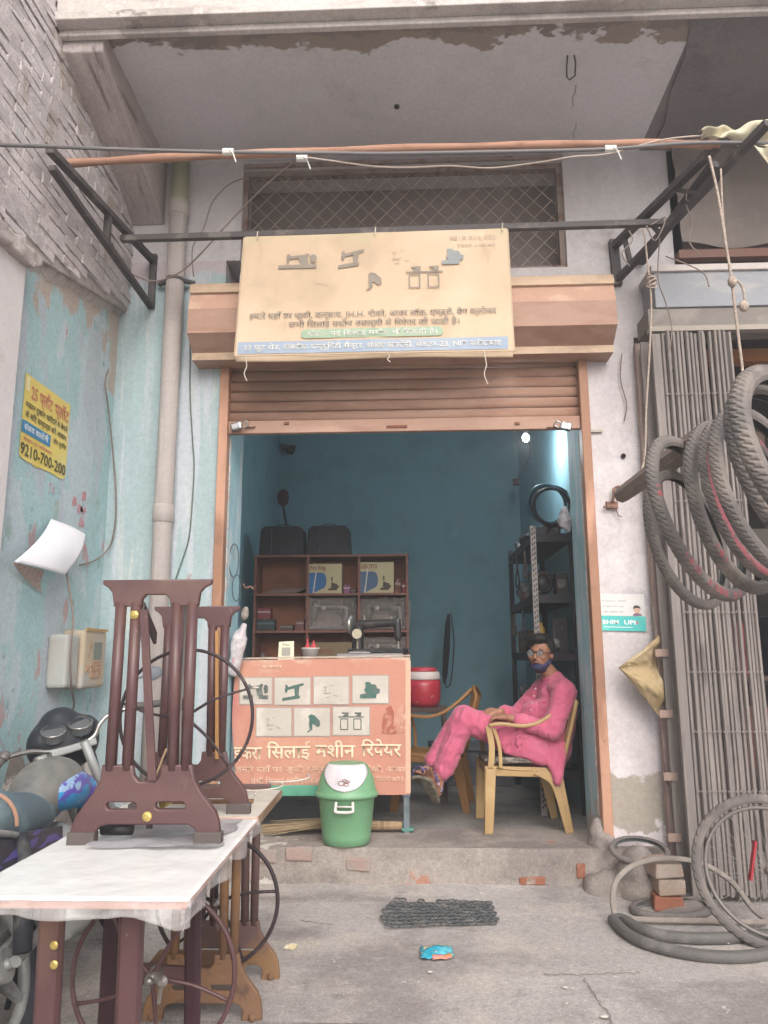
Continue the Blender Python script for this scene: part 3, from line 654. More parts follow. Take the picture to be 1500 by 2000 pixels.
# ------------------------------------------------------------ upper signboard (vinyl on a frame)
TL, TR_, BL, BR = V((-1.055, 4.465, 4.012)), V((.612, 4.465, 4.028)), V((-1.125, 4.60, 3.26)), V((.645, 4.60, 3.262))
sb = empty('signboard', BL.lerp(BR, .5), 'faded peach vinyl signboard with sewing machine pictures hung over the shutter', 'signboard')
SBW, SBH = 1.70, .765
un = (TR_-TL).normalized(); dn = (BL.lerp(BR, .5)-TL.lerp(TR_, .5)).normalized(); nn = un.cross(dn).normalized()
if nn.y > 0: nn = -nn
def sbp(x, y, e=0):   # x, y in metres on the board, y up from the bottom
    u, v = x/SBW, y/SBH
    p = BL.lerp(BR, u).lerp(TL.lerp(TR_, u), v)
    return p + nn*(e + .010*math.sin(u*7)*v*(1-v) + .006*nz(u*5, v*4) + .004*math.exp(-((u-.5)*40)**2))
def on_board(me_obj, eps=.003):
    me = me_obj.data
    for q in me.vertices: q.co = sbp(q.co.x, q.co.y, eps+q.co.z)
ID = ((0, 0, 0), (1, 0, 0), (0, 1, 0), (0, 0, 1))
M_vinyl = mat('faded_vinyl', 'd5bb9f', [('c8b095', (2.5, 2.5, 2.5), .5, .64, 5), ('dcc4aa', (1.5, 1.5, 2), .52, .66, 5), ('c9ba9a', (2, 2, 4), .48, .64, 5, ('Z', 3.75, 4.05)), ('c4a98e', (8, 8, 1), .62, .72, 5)], rough=.65, bump=.06, bscale=25, var=.04)
g = MB(); g.grid(lambda u, v: sbp(u*SBW, v*SBH), 44, 24); g.build('vinyl_sheet', M_vinyl, sb, smooth=True)
g = MB()
for a, b in (((0, 0), (SBW, 0)), ((0, SBH), (SBW, SBH)), ((0, 0), (0, SBH)), ((SBW, 0), (SBW, SBH)), ((SBW/2, 0), (SBW/2, SBH))):
    g.bar(sbp(*a, -.02), sbp(*b, -.02), .024, .024)
g.build('frame', mat('sign_frame', 'c3ad94', rough=.7), sb)
g = MB(); g.grid(lambda u, v: sbp(u*SBW, 0, -.004)+V((0, .02*v, -.03*v-.006*math.sin(u*8)*v)), 40, 3); g.build('bottom_flap', M_vinyl, sb, smooth=True, solid=.002)
def flat(loops, name, m, parent, eps=.003, mp=None, rx=None):
    o = plate(loops, name, m, ID, None, keep=True)
    o.parent = parent; o.matrix_parent_inverse = wmat(parent).inverted()
    for q in o.data.vertices: q.co = mp(q.co.x, q.co.y, eps)
    return o
def rectgrid(x0, y0, x1, y1, name, m, parent, eps, mp, nx=30, ny=3):
    g = MB(); g.grid(lambda u, v: mp(x0+(x1-x0)*u, y0+(y1-y0)*v, eps), nx, ny)
    return g.build(name, m, parent, smooth=True, fix=False)
def textm(s, name, m, parent, x, y, w, h, eps, mp, bold=0):
    o = text(s, name, m, ((x, y, 0), (1, 0, 0), (0, 1, 0), (0, 0, 1)), w, h, None, bold, keep=True)
    o.parent = parent; o.matrix_parent_inverse = wmat(parent).inverted()
    for q in o.data.vertices: q.co = mp(q.co.x, q.co.y, eps)
    return o
M_pblue = mat('print_faded_blue', 'a0aec0', [('aeb4ba', 3, .5, .65, 4)], rough=.65, bump=0)
M_pgreen = mat('print_faded_green', 'a3b8a0', [('b4bea6', 3, .5, .65, 4)], rough=.65, bump=0)
M_pink = mat('print_faded_ink', 'b5a596', rough=.65, bump=0); M_pwhite = mat('print_pale', 'd9d6cf', rough=.65, bump=0)
M_pink2 = mat('print_faint_ink', 'c3b09b', rough=.65, bump=0); M_pgrey = mat('print_grey_ink', '978c80', rough=.65, bump=0); M_pcell = mat('print_cell_pale', 'dbc9b4', rough=.65, bump=0)
rectgrid(.012, .012, SBW-.03, .088, 'blue_band', M_pblue, sb, .004, sbp, 40, 2)
flat([rrect(.40, .104, 1.28, .160, .027)], 'green_pill', M_pgreen, sb, .007, sbp)
textm('33 फुट रोड, नजदीक कम्यूिनटी सैन्टर, संजय कालोनी, सेक्टर-23, NIT फरीदाबाद', 'lettering', M_pwhite, sb, .05, .036, 1.58, .045, .009, sbp, .012)
textm('नोट :- नई िसलाई मशीन भी िमलती है।', 'lettering', M_pwhite, sb, .44, .118, .80, .04, .010, sbp, .012)
textm('सभी िसलाई मशीन तसल्ली से िरपेयर की जाती है।', 'lettering', M_pgrey, sb, .32, .178, 1.06, .048, .008, sbp, .015)
textm('हमारे यहाँ पर जूकी, कन्साय, JH.H. पीको, आवर लॉक, एम्ब्रो, बैग क्लोजर', 'lettering', M_pgrey, sb, .07, .236, 1.54, .048, .008, sbp, .015)
textm('9818 210 532', 'lettering', M_pink2, sb, 1.33, .70, .30, .035, .004, sbp, .01); textm('7503 118 40', 'lettering', M_pink2, sb, 1.38, .655, .24, .03, .004, sbp, .01)
# little machine pictures shared by both signs: outlines in a 1 x .7 box
def pic_head():    # straight-stitch head on its bed
    return [[(0, .06), (.98, .06), (.98, .2), (.78, .2), (.74, .5), (.80, .62), (.70, .66), (.66, .60), (.40, .57), (.30, .57), (.28, .64), (.22, .64), (.2, .5), (.22, .28), (.26, .28), (.28, .44), (.36, .46), (.52, .46), (.56, .2), (0, .2)],
            [(.84, .28), (.94, .28), (.98, .36), (.98, .52), (.92, .62), (.84, .6), (.80, .5)]]
def pic_tilt():
    return [[(.1, 0), (.78, .1), (.80, .2), (.74, .22), (.78, .56), (.95, .62), (.92, .7), (.6, .62), (.34, .54), (.3, .64), (.22, .62), (.24, .5), (.2, .46), (.24, .3), (.3, .34), (.32, .44), (.58, .5), (.6, .2), (.12, .12)]]
def pic_over():
    return [[(.1, .05), (.72, .05), (.74, .2), (.86, .25), (.88, .4), (.76, .44), (.72, .58), (.52, .6), (.5, .68), (.3, .68), (.32, .5), (.26, .36), (.34, .24), (.1, .2)]]
def pic_gun():
    return [[(.45, .7), (.6, .66), (.8, .45), (.82, .25), (.7, .2), (.6, .3), (.5, .32), (.52, .12), (.42, .1), (.38, .3), (.4, .5), (.36, .62)], [(.28, .0), (.36, .0), (.5, .1), (.46, .14)]]
def pic_bag():
    return [[(.05, .48), (.95, .48), (.95, .52), (.05, .52)], [(.12, .05), (.4, .05), (.4, .45), (.12, .45)], [(.15, .08), (.37, .08), (.37, .42), (.15, .42)], [(.58, .05), (.86, .05), (.86, .45), (.58, .45)], [(.61, .08), (.83, .08), (.83, .42), (.61, .42)],
            [(.2, .53), (.4, .53), (.42, .66), (.18, .66), (.18, .62), (.3, .6)], [(.64, .53), (.84, .53), (.86, .66), (.62, .66), (.62, .62), (.74, .6)]]
def pic_net():
    return [[(.2, .5), (.35, .52), (.35, .55), (.2, .53)], [(.45, .55), (.6, .6), (.6, .62), (.45, .57)], [(.2, .25), (.5, .28), (.5, .31), (.2, .29)], [(.3, .1), (.45, .12), (.45, .15), (.3, .13)], [(.6, .2), (.75, .15), (.76, .18), (.6, .23)], [(.25, .3), (.28, .3), (.3, .5), (.27, .5)]]
def pic(fn, x, y, w, m, parent, mp, eps):
    return flat([[(x+w*a, y+w*(.62 if fn is pic_head else .85)*b) for a, b in lp] for lp in fn()], 'machine_picture', m, parent, eps, mp)
for fn, px, py, w_, m_ in ((pic_head, 545, 530, .25, M_pgrey), (pic_tilt, 655, 530, .20, M_pgrey), (pic_net, 755, 528, .2, M_pink2), (pic_over, 858, 530, .18, mat('print_slate', '989c9c', rough=.65, bump=0)), (pic_net, 612, 568, .13, M_pink2), (pic_gun, 700, 575, .19, M_pgrey), (pic_bag, 790, 576, .26, M_pgrey)):
    x_ = (px-474)/(992-474)*SBW; y_ = (700-py)/(700-460)*SBH
    pic(fn, x_, y_, w_, m_, sb, sbp, .008)
M_tie = mat('tie_string', 'c9bfae', rough=.9, bump=0)
for x_, y_ in ((.08, SBH), (SBW/2, SBH), (SBW-.03, SBH)):
    g = MB(); p = sbp(x_, y_, .01); g.tube([p+V((0, 0, -.02)), p+V((.004, 0, .03)), p+V((0, .03, .04)), p+V((0, .03, -.02))], .004, 5); g.build('tie', M_tie, sb)
for x_, dz in ((.06, .17), (SBW-.18, .22), (SBW*.55, .06)):
    g = MB(); p = sbp(x_, 0, .004); g.tube(catm([p, p+V((.015, 0, -dz*.4)), p+V((.0, 0, -dz*.7)), p+V((.02, 0, -dz))]), .003, 5); g.build('loose_thread', M_tie, sb)

# ------------------------------------------------------------ payment notice on the pillar
us = empty('payment_notice', (1.32, 4.985, 1.52), 'small white and turquoise payment notice taped on the pillar beside the door frame', 'notice')
UX0, UZ0, UW, UH = 1.185, 1.525, .285, .235
def up_(x, y, e=0): return V((UX0+x, 4.992-e-.012*max(0, x/UW-.8)*5*.3, UZ0+y-.008*x/UW))
rectgrid(0, 0, UW, UH, 'card', mat('notice_white', 'cfcdcb', rough=.5, bump=0), us, .002, up_, 6, 4)
rectgrid(0, 0, UW, .095, 'turquoise_band', mat('notice_turquoise', '4fb3b0', [('5fc0b4', 6, .5, .6, 2)], rough=.5, bump=0), us, .003, up_, 6, 2)
textm('BHIM', 'lettering', mat('notice_letter', 'e6e8e6', rough=.5, bump=0), us, .015, .042, .10, .038, .0045, up_, .02)
textm('UPI', 'lettering', _mats['notice_letter'], us, .15, .042, .07, .038, .0045, up_, .02)
flat([[(.228, .042), (.243, .055), (.228, .068)]], 'arrow', mat('arrow_red', 'c56a72', rough=.5, bump=0), us, .0045, up_)
rectgrid(.02, .022, .20, .026, 'tag_line', _mats['notice_letter'], us, .0045, up_, 3, 1)
M_txt = mat('notice_text', '8a9193', rough=.6, bump=0)
textm('Paytm करो', 'lettering', M_txt, us, .02, .185, .15, .014, .003, up_); textm('हर दुकान पर, अब', 'lettering', M_txt, us, .02, .15, .13, .014, .003, up_); textm('QR स्कैन करें', 'lettering', M_txt, us, .02, .115, .13, .014, .003, up_)
flat([circ(.235, .135, .021)], 'face_print', mat('face_print', 'c9a692', rough=.5, bump=0), us, .0035, up_)
flat([[(.212, .138), (.214, .155), (.225, .164), (.245, .163), (.257, .152), (.258, .136), (.252, .146), (.225, .147)]], 'hair_print', mat('hair_print', '3d3a3c', rough=.5, bump=0), us, .0045, up_)
flat([[(.205, .097), (.215, .112), (.235, .116), (.255, .112), (.265, .097)]], 'shirt_print', mat('shirt_print', '84677f', rough=.5, bump=0), us, .0045, up_)

# ------------------------------------------------------------ marks and fittings on the pillar
g = MB(); p = at(1217, 891, Y=4.995); g.lathe([(.016, 0), (.016, .012), (.009, .012), (.009, .002)], p, 10, Matrix.Rotation(R(90), 4, 'X')); g.build('anchor_hole', M_dark)['kind'] = 'structure'
lt = empty('gate_latch', at(1198, 980, Y=4.98), 'rusty latch with a bent hasp fixed on the pinkish pillar', 'latch')
p = at(1195, 985, Y=4.985); M_rust = mat('rusty_iron', '6f4f45', [('8a6a5c', 25, .5, .6, 5)], rough=.85, bump=.3)
g = MB(); g.box(p+V((-.035, -.01, -.03)), p+V((.035, .012, .02)), jit=.004); g.build('plate', M_rust, lt)
g = MB(); g.tube(catm([p+V((0, -.01, .01)), p+V((.01, -.02, .05)), p+V((.015, -.02, .10)), p+V((.05, -.02, .115))]), .009, 6); g.build('hasp', M_rust, lt, smooth=True)
g = MB(); g.bar(p+V((-.06, -.015, -.02)), p+V((.02, -.015, -.025)), .012, .012); g.tube([p+V((.02, -.01, -.03)), p+V((.035, -.012, -.08)), p+V((.055, -.01, -.085))], .004, 5); g.build('bolt', M_rust, lt)
g = MB()
for (px, py) in ((1225, 945), (1216, 962)): q = at(px, py, Y=4.993); g.box(q+V((-.012, -.002, -.014)), q+V((.012, .004, .014)), jit=.006)
setp(g.build('paint_dab', mat('orange_dab', 'c47f68', rough=.8)), 'two small orange paint dabs above the latch on the pillar', 'paint mark')
g = MB(); q = at(1163, 842, Y=4.99); g.bar(q+V((-.05, 0, 0)), q+V((.045, 0, 0)), .022, .018)
setp(g.build('wall_bolt', mat('pale_bolt', 'b0a79b', rough=.7)), 'pale sliding bolt stub on the pillar beside the right padlock', 'bolt')

# ------------------------------------------------------------ hanging bicycle tyres on a wooden pole
M_tyre = mat('old_tyre_rubber', '6a6462', [('7d746e', 6, .5, .62, 5), ('8a8079', (3, 3, 3), .55, .68, 5), ('5d5a5a', 7, .62, .7, 5)], rough=.75, bump=.15, coord='obj')
M_tyre2 = mat('tyre_inner', '666a69', [('6b6c69', 5, .5, .62, 5)], rough=.8, bump=.1, coord='obj')
M_tred = mat('tyre_red_band', '9a5a60', [('6a5757', 20, .55, .62, 4)], rough=.7, coord='obj', bump=.1)
M_tredlet = mat('tyre_red_letters', 'a9525a', rough=.7, bump=0)
def resample(pts, n):
    pts = catm(list(pts)+[pts[0]], 12)[:-1]; L = [0]
    for a, b in zip(pts, pts[1:]+[pts[0]]): L.append(L[-1]+(b-a).length)
    out = []; j = 0
    for i in range(n):
        s_ = L[-1]*i/n
        while L[j+1] < s_: j += 1
        f = (s_-L[j])/max(1e-9, L[j+1]-L[j]); out.append(pts[j].lerp(pts[(j+1) % len(pts)], f))
    return out
def tyre(C, A, B, w=.022, path=None, m0=None, seg=260, red=False, rr=None, name='bicycle_tyre', label='', grp=None, open_in=True, tread=.0016, letters=None):
    C, A, B = V(C), V(A), V(B); axis = A.cross(B).normalized()
    prof = [(-.75, -.9, 0), (-1.0, -.35, 0), (-1.0, .25, 0), (-.82, .75, 1), (-.4, 1.0, 2), (0, 1.08, 1), (.4, 1.0, 2), (.82, .75, 1), (1.0, .25, 0), (1.0, -.35, 0), (.75, -.9, 0)]
    back = [(.62, -.85), (.82, -.3), (.8, .2), (.6, .62), (0, .88), (-.6, .62), (-.8, .2), (-.82, -.3), (-.62, -.85)]
    vs = []; n = len(prof)+len(back)
    if path: path = resample(path, seg)
    for i in range(seg):
        t = 2*math.pi*i/seg; p = C+A*math.cos(t)+B*math.sin(t)
        tg = (-A*math.sin(t)+B*math.cos(t)).normalized()
        if path: p = path[i]; tg = (path[(i+1) % seg]-path[i-1]).normalized()
        rad = tg.cross(axis).normalized()
        if rad.dot(p-C) < 0: rad = -rad
        for a, r_, k in prof:
            kk = 0
            if k: kk = tread if (i+k) % 3 else -tread
            vs.append(p+axis*(a*w*.84)+rad*(r_*w*.84+kk))
        for a, r_ in back: vs.append(p+axis*(a*w*.84)+rad*(r_*w*.84))
    fs = []; mi = []
    for i in range(seg):
        a0, b0 = i*n, ((i+1) % seg)*n
        for j in range(n):
            fs.append((a0+j, a0+(j+1) % n, b0+(j+1) % n, b0+j))
            mi.append(1 if j >= len(prof)-1 else (2 if (red and j in (7, 8)) or (rr and j in (7, 8) and any(a_ <= 360*i/seg % 360 <= b_ for a_, b_ in rr) and i % 5 < 3+(i//9) % 2) else 0))
    g = MB(); g.v = vs; g.f = fs; g.mi = mi
    t_ = empty(name, C-V((0, 0, abs(A.z)+abs(B.z))) if False else C, label, 'tyre', grp)
    g.build('casing', [m0 or M_tyre, M_tyre2, M_tred], t_, smooth=False)
    if letters:
        # raised red maker lettering on the side wall, as short strokes
        g = MB()
        for (t0, t1, word) in letters:
            k = len(word)*2
            for i in range(k):
                if i % 4 == 3: continue
                t = t0+(t1-t0)*i/k
                for s_ in (-1, 1):
                    p = C+A*math.cos(t)+B*math.sin(t); tg = (-A*math.sin(t)+B*math.cos(t)).normalized(); rad = tg.cross(axis).normalized()
                    if rad.dot(p-C) < 0: rad = -rad
                    q = p+axis*(s_*w*1.02)+rad*(.25*w)
                    g.bar(q-rad*w*.4, q+rad*w*.45, .005, .002, up=axis)
                    if i % 2: g.bar(q+rad*w*.4-tg*.006, q+rad*w*.4+tg*.006, .004, .002, up=axis)
        g.build('lettering', M_tredlet, t_)
    return t_
g = MB(); P0, P1 = V((1.085, 3.95, 2.185)), V((1.17, 2.95, 2.225)); g.tube([P0, P0.lerp(P1, .3), P0.lerp(P1, .6), P1], [.042, .045, .05, .05], 8)
setp(g.build('wooden_pole', mat('grey_wood', '857870', [('746860', (20, 2, 20), .5, .62, 6), ('93877f', (9, 1, 9), .6, .7, 5)], rough=.9, bump=.4)), 'rough grey wooden pole end poking through the hanging bicycle tyres', 'pole')
TG = 'old bicycle tyres hanging on the wooden pole'
def hang(pc, Yc, vv, hh, depth, **kw):
    """pc pixel centre; vv pixel offset centre->bottom; hh pixel offset centre->right side; depth of that side towards the street"""
    C = at(*pc, Y=Yc); A = at(pc[0]+vv[0], pc[1]+vv[1], Y=Yc+.03)-C; B = at(pc[0]+hh[0], pc[1]+hh[1], Y=Yc+depth)-C
    return tyre(C, A, B, grp=TG, **kw)
hang((1368, 1012), 3.10, (55, 150), (68, 12), .21, w=.029, red=False, rr=[(300, 318), (326, 352), (358, 362), (252, 262), (0, 12)], label='leftmost hanging tyre, with red lettering on its side wall')
hang((1345, 1055), 3.30, (25, 125), (66, 20), .20, w=.024, label='dark tyre hanging behind the leftmost one, showing below it', )
hang((1440, 990), 2.95, (40, 158), (72, 10), .20, w=.028, rr=[(300, 312)], label='second hanging tyre from the left, dusty with fine cross tread')
hang((1468, 975), 2.85, (45, 150), (70, 10), .2, w=.024, red=True, label='hanging tyre with a faded red stripe round its side')
hang((1500, 960), 2.75, (50, 155), (78, 10), .2, w=.027, label='dusty hanging tyre right of the red striped one')
hang((1553, 930), 2.55, (70, 170), (85, 10), .22, w=.029, label='big dusty tyre cut by the frame, second from the right')
hang((1585, 905), 2.42, (80, 175), (95, 10), .24, w=.034, tread=.0024, label='nearest thick hanging tyre with chunky tread, at the right edge')

# ------------------------------------------------------------ tyres, tube and wheel on the ground at the right
def flat_at(px, py, Z): return at(px, py, Z=Z)
C = V((1.43, 4.48, .22)); 
pp = [at(x, y, Y=4.30+(1832-y)/160*.22) for x, y in ((1196, 1760), (1203, 1722), (1238, 1690), (1300, 1677), (1370, 1687), (1428, 1722), (1470, 1775), (1498, 1832), (1440, 1838), (1360, 1832), (1290, 1829), (1232, 1818), (1204, 1795))]
for q in pp: q.z = max(q.z, .035)
tyre(V((1.45, 4.4, .22)), V((.43, -.02, 0)), V((0, .1, .235)), path=pp, m0=mat('tyre_dust_tan', '877e77', [('968c84', 6, .5, .62, 5)], rough=.85, bump=.1, coord='obj'), w=.016, seg=160, tread=.0008, label='thin dusty tyre leaning on the brick stack as a tall oval', grp='tyres lying at the foot of the gate')
pf = [at(x, y, Z=.032) for x, y in ((1197, 1797), (1222, 1822), (1262, 1842), (1320, 1858), (1390, 1868), (1460, 1868), (1530, 1855), (1560, 1835), (1500, 1826), (1420, 1832), (1350, 1832), (1290, 1826), (1245, 1812), (1215, 1795))]
tyre(V((1.48, 4.22, .03)), V((.46, .0, .0)), V((0, .20, .0)), path=pf, m0=mat('tube_grey_green', '605d5b', [('757170', 5, .5, .62, 5)], rough=.7, bump=.1, coord='obj'), w=.030, seg=160, tread=.0005, label='flattened grey inner tube tyre lying lowest on the ground', grp='tyres lying at the foot of the gate')
tyre(V((1.36, 4.50, .035)), V((.20, .0, .012)), V((0, .14, .0)), w=.024, seg=90, tread=.001, label='half buried tyre lying under the leaning thin one', grp='tyres lying at the foot of the gate')
tyre(V((1.29, 4.80, .255)), V((.155, .0, .0)), V((0, .12, .04)), w=.018, seg=90, tread=.001, label='small tyre resting against the pillar foot above the bricks', grp='tyres lying at the foot of the gate')
# bicycle wheel standing at the right edge
wc = at(1505, 1735, Y=4.05); wc.z = .338; wt = empty('bicycle_wheel', wc, 'spoked bicycle wheel with knobbly tyre leaning at the right edge of the pavement', 'wheel')
wa = V((.295, -.13, -.03)); wb = V((.05, .06, .315))
ax_ = wa.cross(wb).normalized()
tt = tyre(wc, wa, wb, w=.026, seg=150, tread=.004, label='x'); 
for ch in list(tt.children):
    ch.parent = wt; ch.matrix_parent_inverse = wmat(wt).inverted(); ch.name = 'tyre'
bpy.data.objects.remove(tt)
g = MB(); g.tube([wc+wa*.88*math.cos(t)+wb*.88*math.sin(t) for t in [2*math.pi*i/60 for i in range(60)]], .010, 6, closed=True); g.build('rim', mat('dull_chrome', '7d7672', rough=.6, metal=.3, bump=0), wt, smooth=True)
g = MB()
for i in range(28):
    t = 2*math.pi*i/28; t2 = t+(.9 if i % 2 else -.9); s_ = .025 if i % 4 < 2 else -.025
    g.tube([wc+wa*.87*math.cos(t)+wb*.87*math.sin(t), wc+wa*.06*math.cos(t2)+wb*.06*math.sin(t2)+ax_*s_], .0016, 4)
g.build('spokes', mat('spoke_steel', '8a827d', rough=.6, metal=.3, bump=0), wt)
g = MB(); g.tube([wc-ax_*.05, wc-ax_*.03, wc+ax_*.03, wc+ax_*.05], [.008, .022, .022, .008], 10); g.build('hub', mat('hub_dusty', '7d736c', rough=.6, metal=.4), wt)
g = MB(); q = at(1475, 1690, Y=4.0); g.bar(q+V((.03, .05, .10)), q+V((-.01, .05, -.08)), .03, .01); setp(g.build('reflector_strip', mat('red_plastic', '9b2f3a', rough=.5)), 'red plastic strip caught between the spokes of the standing wheel', 'strip')
# ------------------------------------------------------------ counter with its printed cloth
M_ctr = mat('counter_steel', '6f7a7e', [('5d6467', 8, .5, .6, 5)], rough=.6)
ct = empty('service_counter', (-.65, 5.55, SZ), 'shop counter faced with an orange printed cloth about sewing machine repair', 'counter')
CY = 5.30; CZ = 1.345
g = MB(); g.box((-1.245, CY+.02, CZ-.03), (-.045, 5.80, CZ)); g.build('counter_top', mat('counter_top_grey', '8c8786', rough=.6), ct, bevel=.004)
for x, y in ((-1.22, CY+.04), (-.065, CY+.04), (-1.22, 5.77), (-.065, 5.77)):
    g = MB(); g.box((x-.018, y-.018, SZ), (x+.018, y+.018, CZ-.03)); g.build('leg', M_ctr, ct)
g = MB(); g.box((-1.2, 5.76, .55), (-.08, 5.79, CZ-.03)); g.box((-1.2, CY+.06, .50), (-.08, 5.79, .53)); g.build('carcass', mat('counter_inside', '4a4142', rough=.9), ct)
g = MB(); g.box((-.095, CY+.02, SZ+.012), (-.02, CY+.1, SZ+.03)); g.build('foot_plate', mat('teal_foot', '5b8a80'), ct)
g = MB(); g.box((-.09, CY+.015, .465), (-.04, CY+.019, .50)); g.build('blue_tag', mat('blue_tag', '7a93ab', rough=.5), ct)
def cb(px, py, e=0):
    p = at(px, py, Y=CY)
    f = .010*math.sin(px*.045+py*.006)*(.35+max(0, (py-1330)/300)) + .008*nz(px*.012, py*.012) + (.010*math.exp(-((px-500)/9)**2) if py > 1340 else 0)
    p.y -= e + f; return p
M_cloth = mat('orange_cloth', 'bf8876', [('c7957f', 1.6, .48, .62, 5), ('ba7a71', (5, 5, 1.2), .5, .64, 5, ('X', -.3, -1.4)), ('c9a592', (3, 3, 3), .6, .72, 5), ('cdb09b', (3, 3, 6), .5, .62, 6, ('Z', 1.20, 1.36))], rough=.85, bump=.12, bscale=90, var=.04)
def edge_l(py): return 456+3*math.sin(py*.03)
g = MB(); g.grid(lambda u, v: cb((edge_l(1300+250*v)*(1-u)+801*u), 1284+6*(1-u)+(266+2*math.sin(u*9)-10*(1-u)**3)*v), 60, 40); g.build('cloth_front', M_cloth, ct, smooth=True)
g = MB(); g.grid(lambda u, v: cb(456*(1-u)+801*u, 1290-6*u, .003-.0*v)+V((0, .06*v, .006+.012*math.sin(v*1.6)+.003*nz(u*30, v))), 50, 4); g.build('vinyl_edge', mat('vinyl_edge', 'ccb6a4', [('b9a08e', 14, .5, .62, 5)], rough=.6), ct, smooth=True)
g = MB(); g.grid(lambda u, v: cb(792+10*u, 1290+258*v, .004), 2, 30); g.build('side_hem', mat('hem_peach', 'd3aa93', rough=.7), ct, smooth=True)
M_cell = mat('cell_print', 'bcb4aa', [('c7c0b7', 4, .5, .6, 4)], rough=.7, bump=0); M_cellb = mat('cell_border', 'a39892', rough=.7, bump=0)
M_ink = mat('print_ink_dark', '5a5f5a', [('6f7571', 20, .5, .6, 4)], rough=.7, bump=0); M_ink2 = mat('print_ink_teal', '48695f', [('5d6b66', 25, .5, .6, 4)], rough=.7, bump=0)
M_faint = mat('print_ink_faint', '9d978e', rough=.7, bump=0)
def cpic(fn, x0, y0, w, m): return flat([[(x0+w*a, y0-w*b) for a, b in lp] for lp in fn()], 'machine_picture', m, ct, .0095, cb)
cells = [(468, 532, 1323, 1376), (536, 607, 1323, 1377), (612, 682, 1321, 1376), (688, 759, 1319, 1374), (501, 570, 1382, 1438), (574, 645, 1382, 1438), (650, 722, 1380, 1436)]
pics = [pic_head, pic_tilt, pic_net, pic_over, pic_net, pic_gun, pic_bag]
for (x0, x1, y0, y1), fn, m_ in zip(cells, pics, (M_ink, M_ink2, M_faint, M_ink2, M_faint, M_ink2, M_ink)):
    rectgrid(x0-1, y0-1, x1+1, y1+1, 'cell_border', M_cellb, ct, .003, cb, 20, 14)
    rectgrid(x0+1, y0+1, x1-1, y1-1, 'cell', M_cell, ct, .0055, cb, 20, 14)
    w_ = 56 if fn is pic_bag else 50
    cpic(fn, (x0+x1)/2-w_/2, y1-8, w_, m_)
flat([[(745, 1432), (748, 1400), (755, 1382), (764, 1378), (770, 1392), (768, 1410), (776, 1425), (774, 1433)]], 'figure_print', mat('figure_rust', 'a2604f', [('b98472', 30, .5, .6, 4)], rough=.7, bump=0), ct, .004, cb)
flat([[(778, 1432), (784, 1395), (790, 1376), (798, 1380), (799, 1430)]], 'figure_print', mat('figure_rust2', 'b4806e', [('c59a88', 30, .5, .6, 4)], rough=.7, bump=0), ct, .004, cb)
M_let = mat('cloth_lettering', 'dccdb2', rough=.7, bump=0); M_let2 = mat('cloth_lettering_faint', 'd9b7a0', rough=.7, bump=0)
def ctext(s, x, y, w, h, m, b=0, e=.0085):
    return textm(s, 'lettering', m, ct, x, -y, w, h, e, lambda X, Y_, e_: cb(X, -Y_, e_), b)
ctext('इकरा', 457, 1482, 55, 36, M_let, .012); ctext('िसलाई', 522, 1480, 84, 36, M_let, .012); ctext('मशीन', 616, 1478, 78, 36, M_let, .012); ctext('िरपेयर', 706, 1476, 78, 36, M_let, .012)
ctext('हमारे यहाँ पर जूकी, कन्साय, JH.H. पीको, आवर', 462, 1507, 330, 15, M_let2, .01)
ctext('सभी िसलाई मशीन तसल्ली', 490, 1530, 150, 15, M_let2, .01); ctext('से िरपेयर की जाती है।', 725, 1525, 65, 11, M_let2, .01)
flat([rrect(503, 1533, 720, 1554, 6)], 'green_band', mat('green_band', '4f8f78', [('5d9c83', 5, .5, .6, 4)], rough=.7, bump=0), ct, .005, cb)
ctext('नोट :- नई िसलाई मशीन भी', 512, 1549, 150, 14, mat('band_lettering', 'cfdccf', rough=.7, bump=0), .01, .007)
ctext('इकरा', 512, 1304, 40, 8, M_let2, .01)

# things on the counter
def card_stand():
    p = at(558, 1289, Y=5.42); t = empty('payment_card', V((p.x, 5.42, CZ)), 'cream payment card standing on the counter left of the red capped tub', 'card')
    p = V((p.x, 5.42, CZ)); g = MB(); g.prism([(-.055, 0), (.058, 0), (.052, .135), (-.052, .13)], p, (1, 0, 0), (0, .12, .993), (0, 1, 0), .006); g.build('card', mat('cream_card', 'd8d2b8', rough=.6, bump=0), t)
    g = MB(); g.prism([(-.03, .035), (.03, .035), (.03, .09), (-.03, .09)], p+V((0, -.004, 0)), (1, 0, 0), (0, .12, .993), (0, 1, 0), .002); g.build('print_panel', mat('card_print', '9a958c', rough=.6, bump=0), t)
    text('Pay', 'lettering', mat('card_ink', '6a665f', rough=.7, bump=0), (p+V((-.025, .008, .103)), (1, 0, 0), (0, .12, .993), (0, -1, 0)), .05, .02, t)
    return t
card_stand()
p = at(606, 1288, Y=5.45); p = V((p.x, 5.45, CZ))
tb = empty('plastic_tub', p, 'small printed plastic tub holding two red nozzle caps on the counter', 'tub')
g = MB(); g.lathe([(.048, 0), (.060, .075), (.066, .078), (.066, .086), (.058, .088)], p, 24); g.build('tub_body', mat('tub_white', 'b9b4ae', [('b07f80', (25, 25, 12), .6, .63, 2), ('7aa08c', (22, 22, 14), .63, .66, 2)], rough=.5, bump=0), tb, smooth=True)
for dx in (-.02, .022):
    g = MB(); g.lathe([(.026, 0), (.018, .012), (.007, .03), (.005, .065 if dx < 0 else .05)], p+V((dx, 0, .086)), 12); g.build('nozzle_cap', mat('red_nozzle', 'b03a42', rough=.4, bump=0), tb, smooth=True)
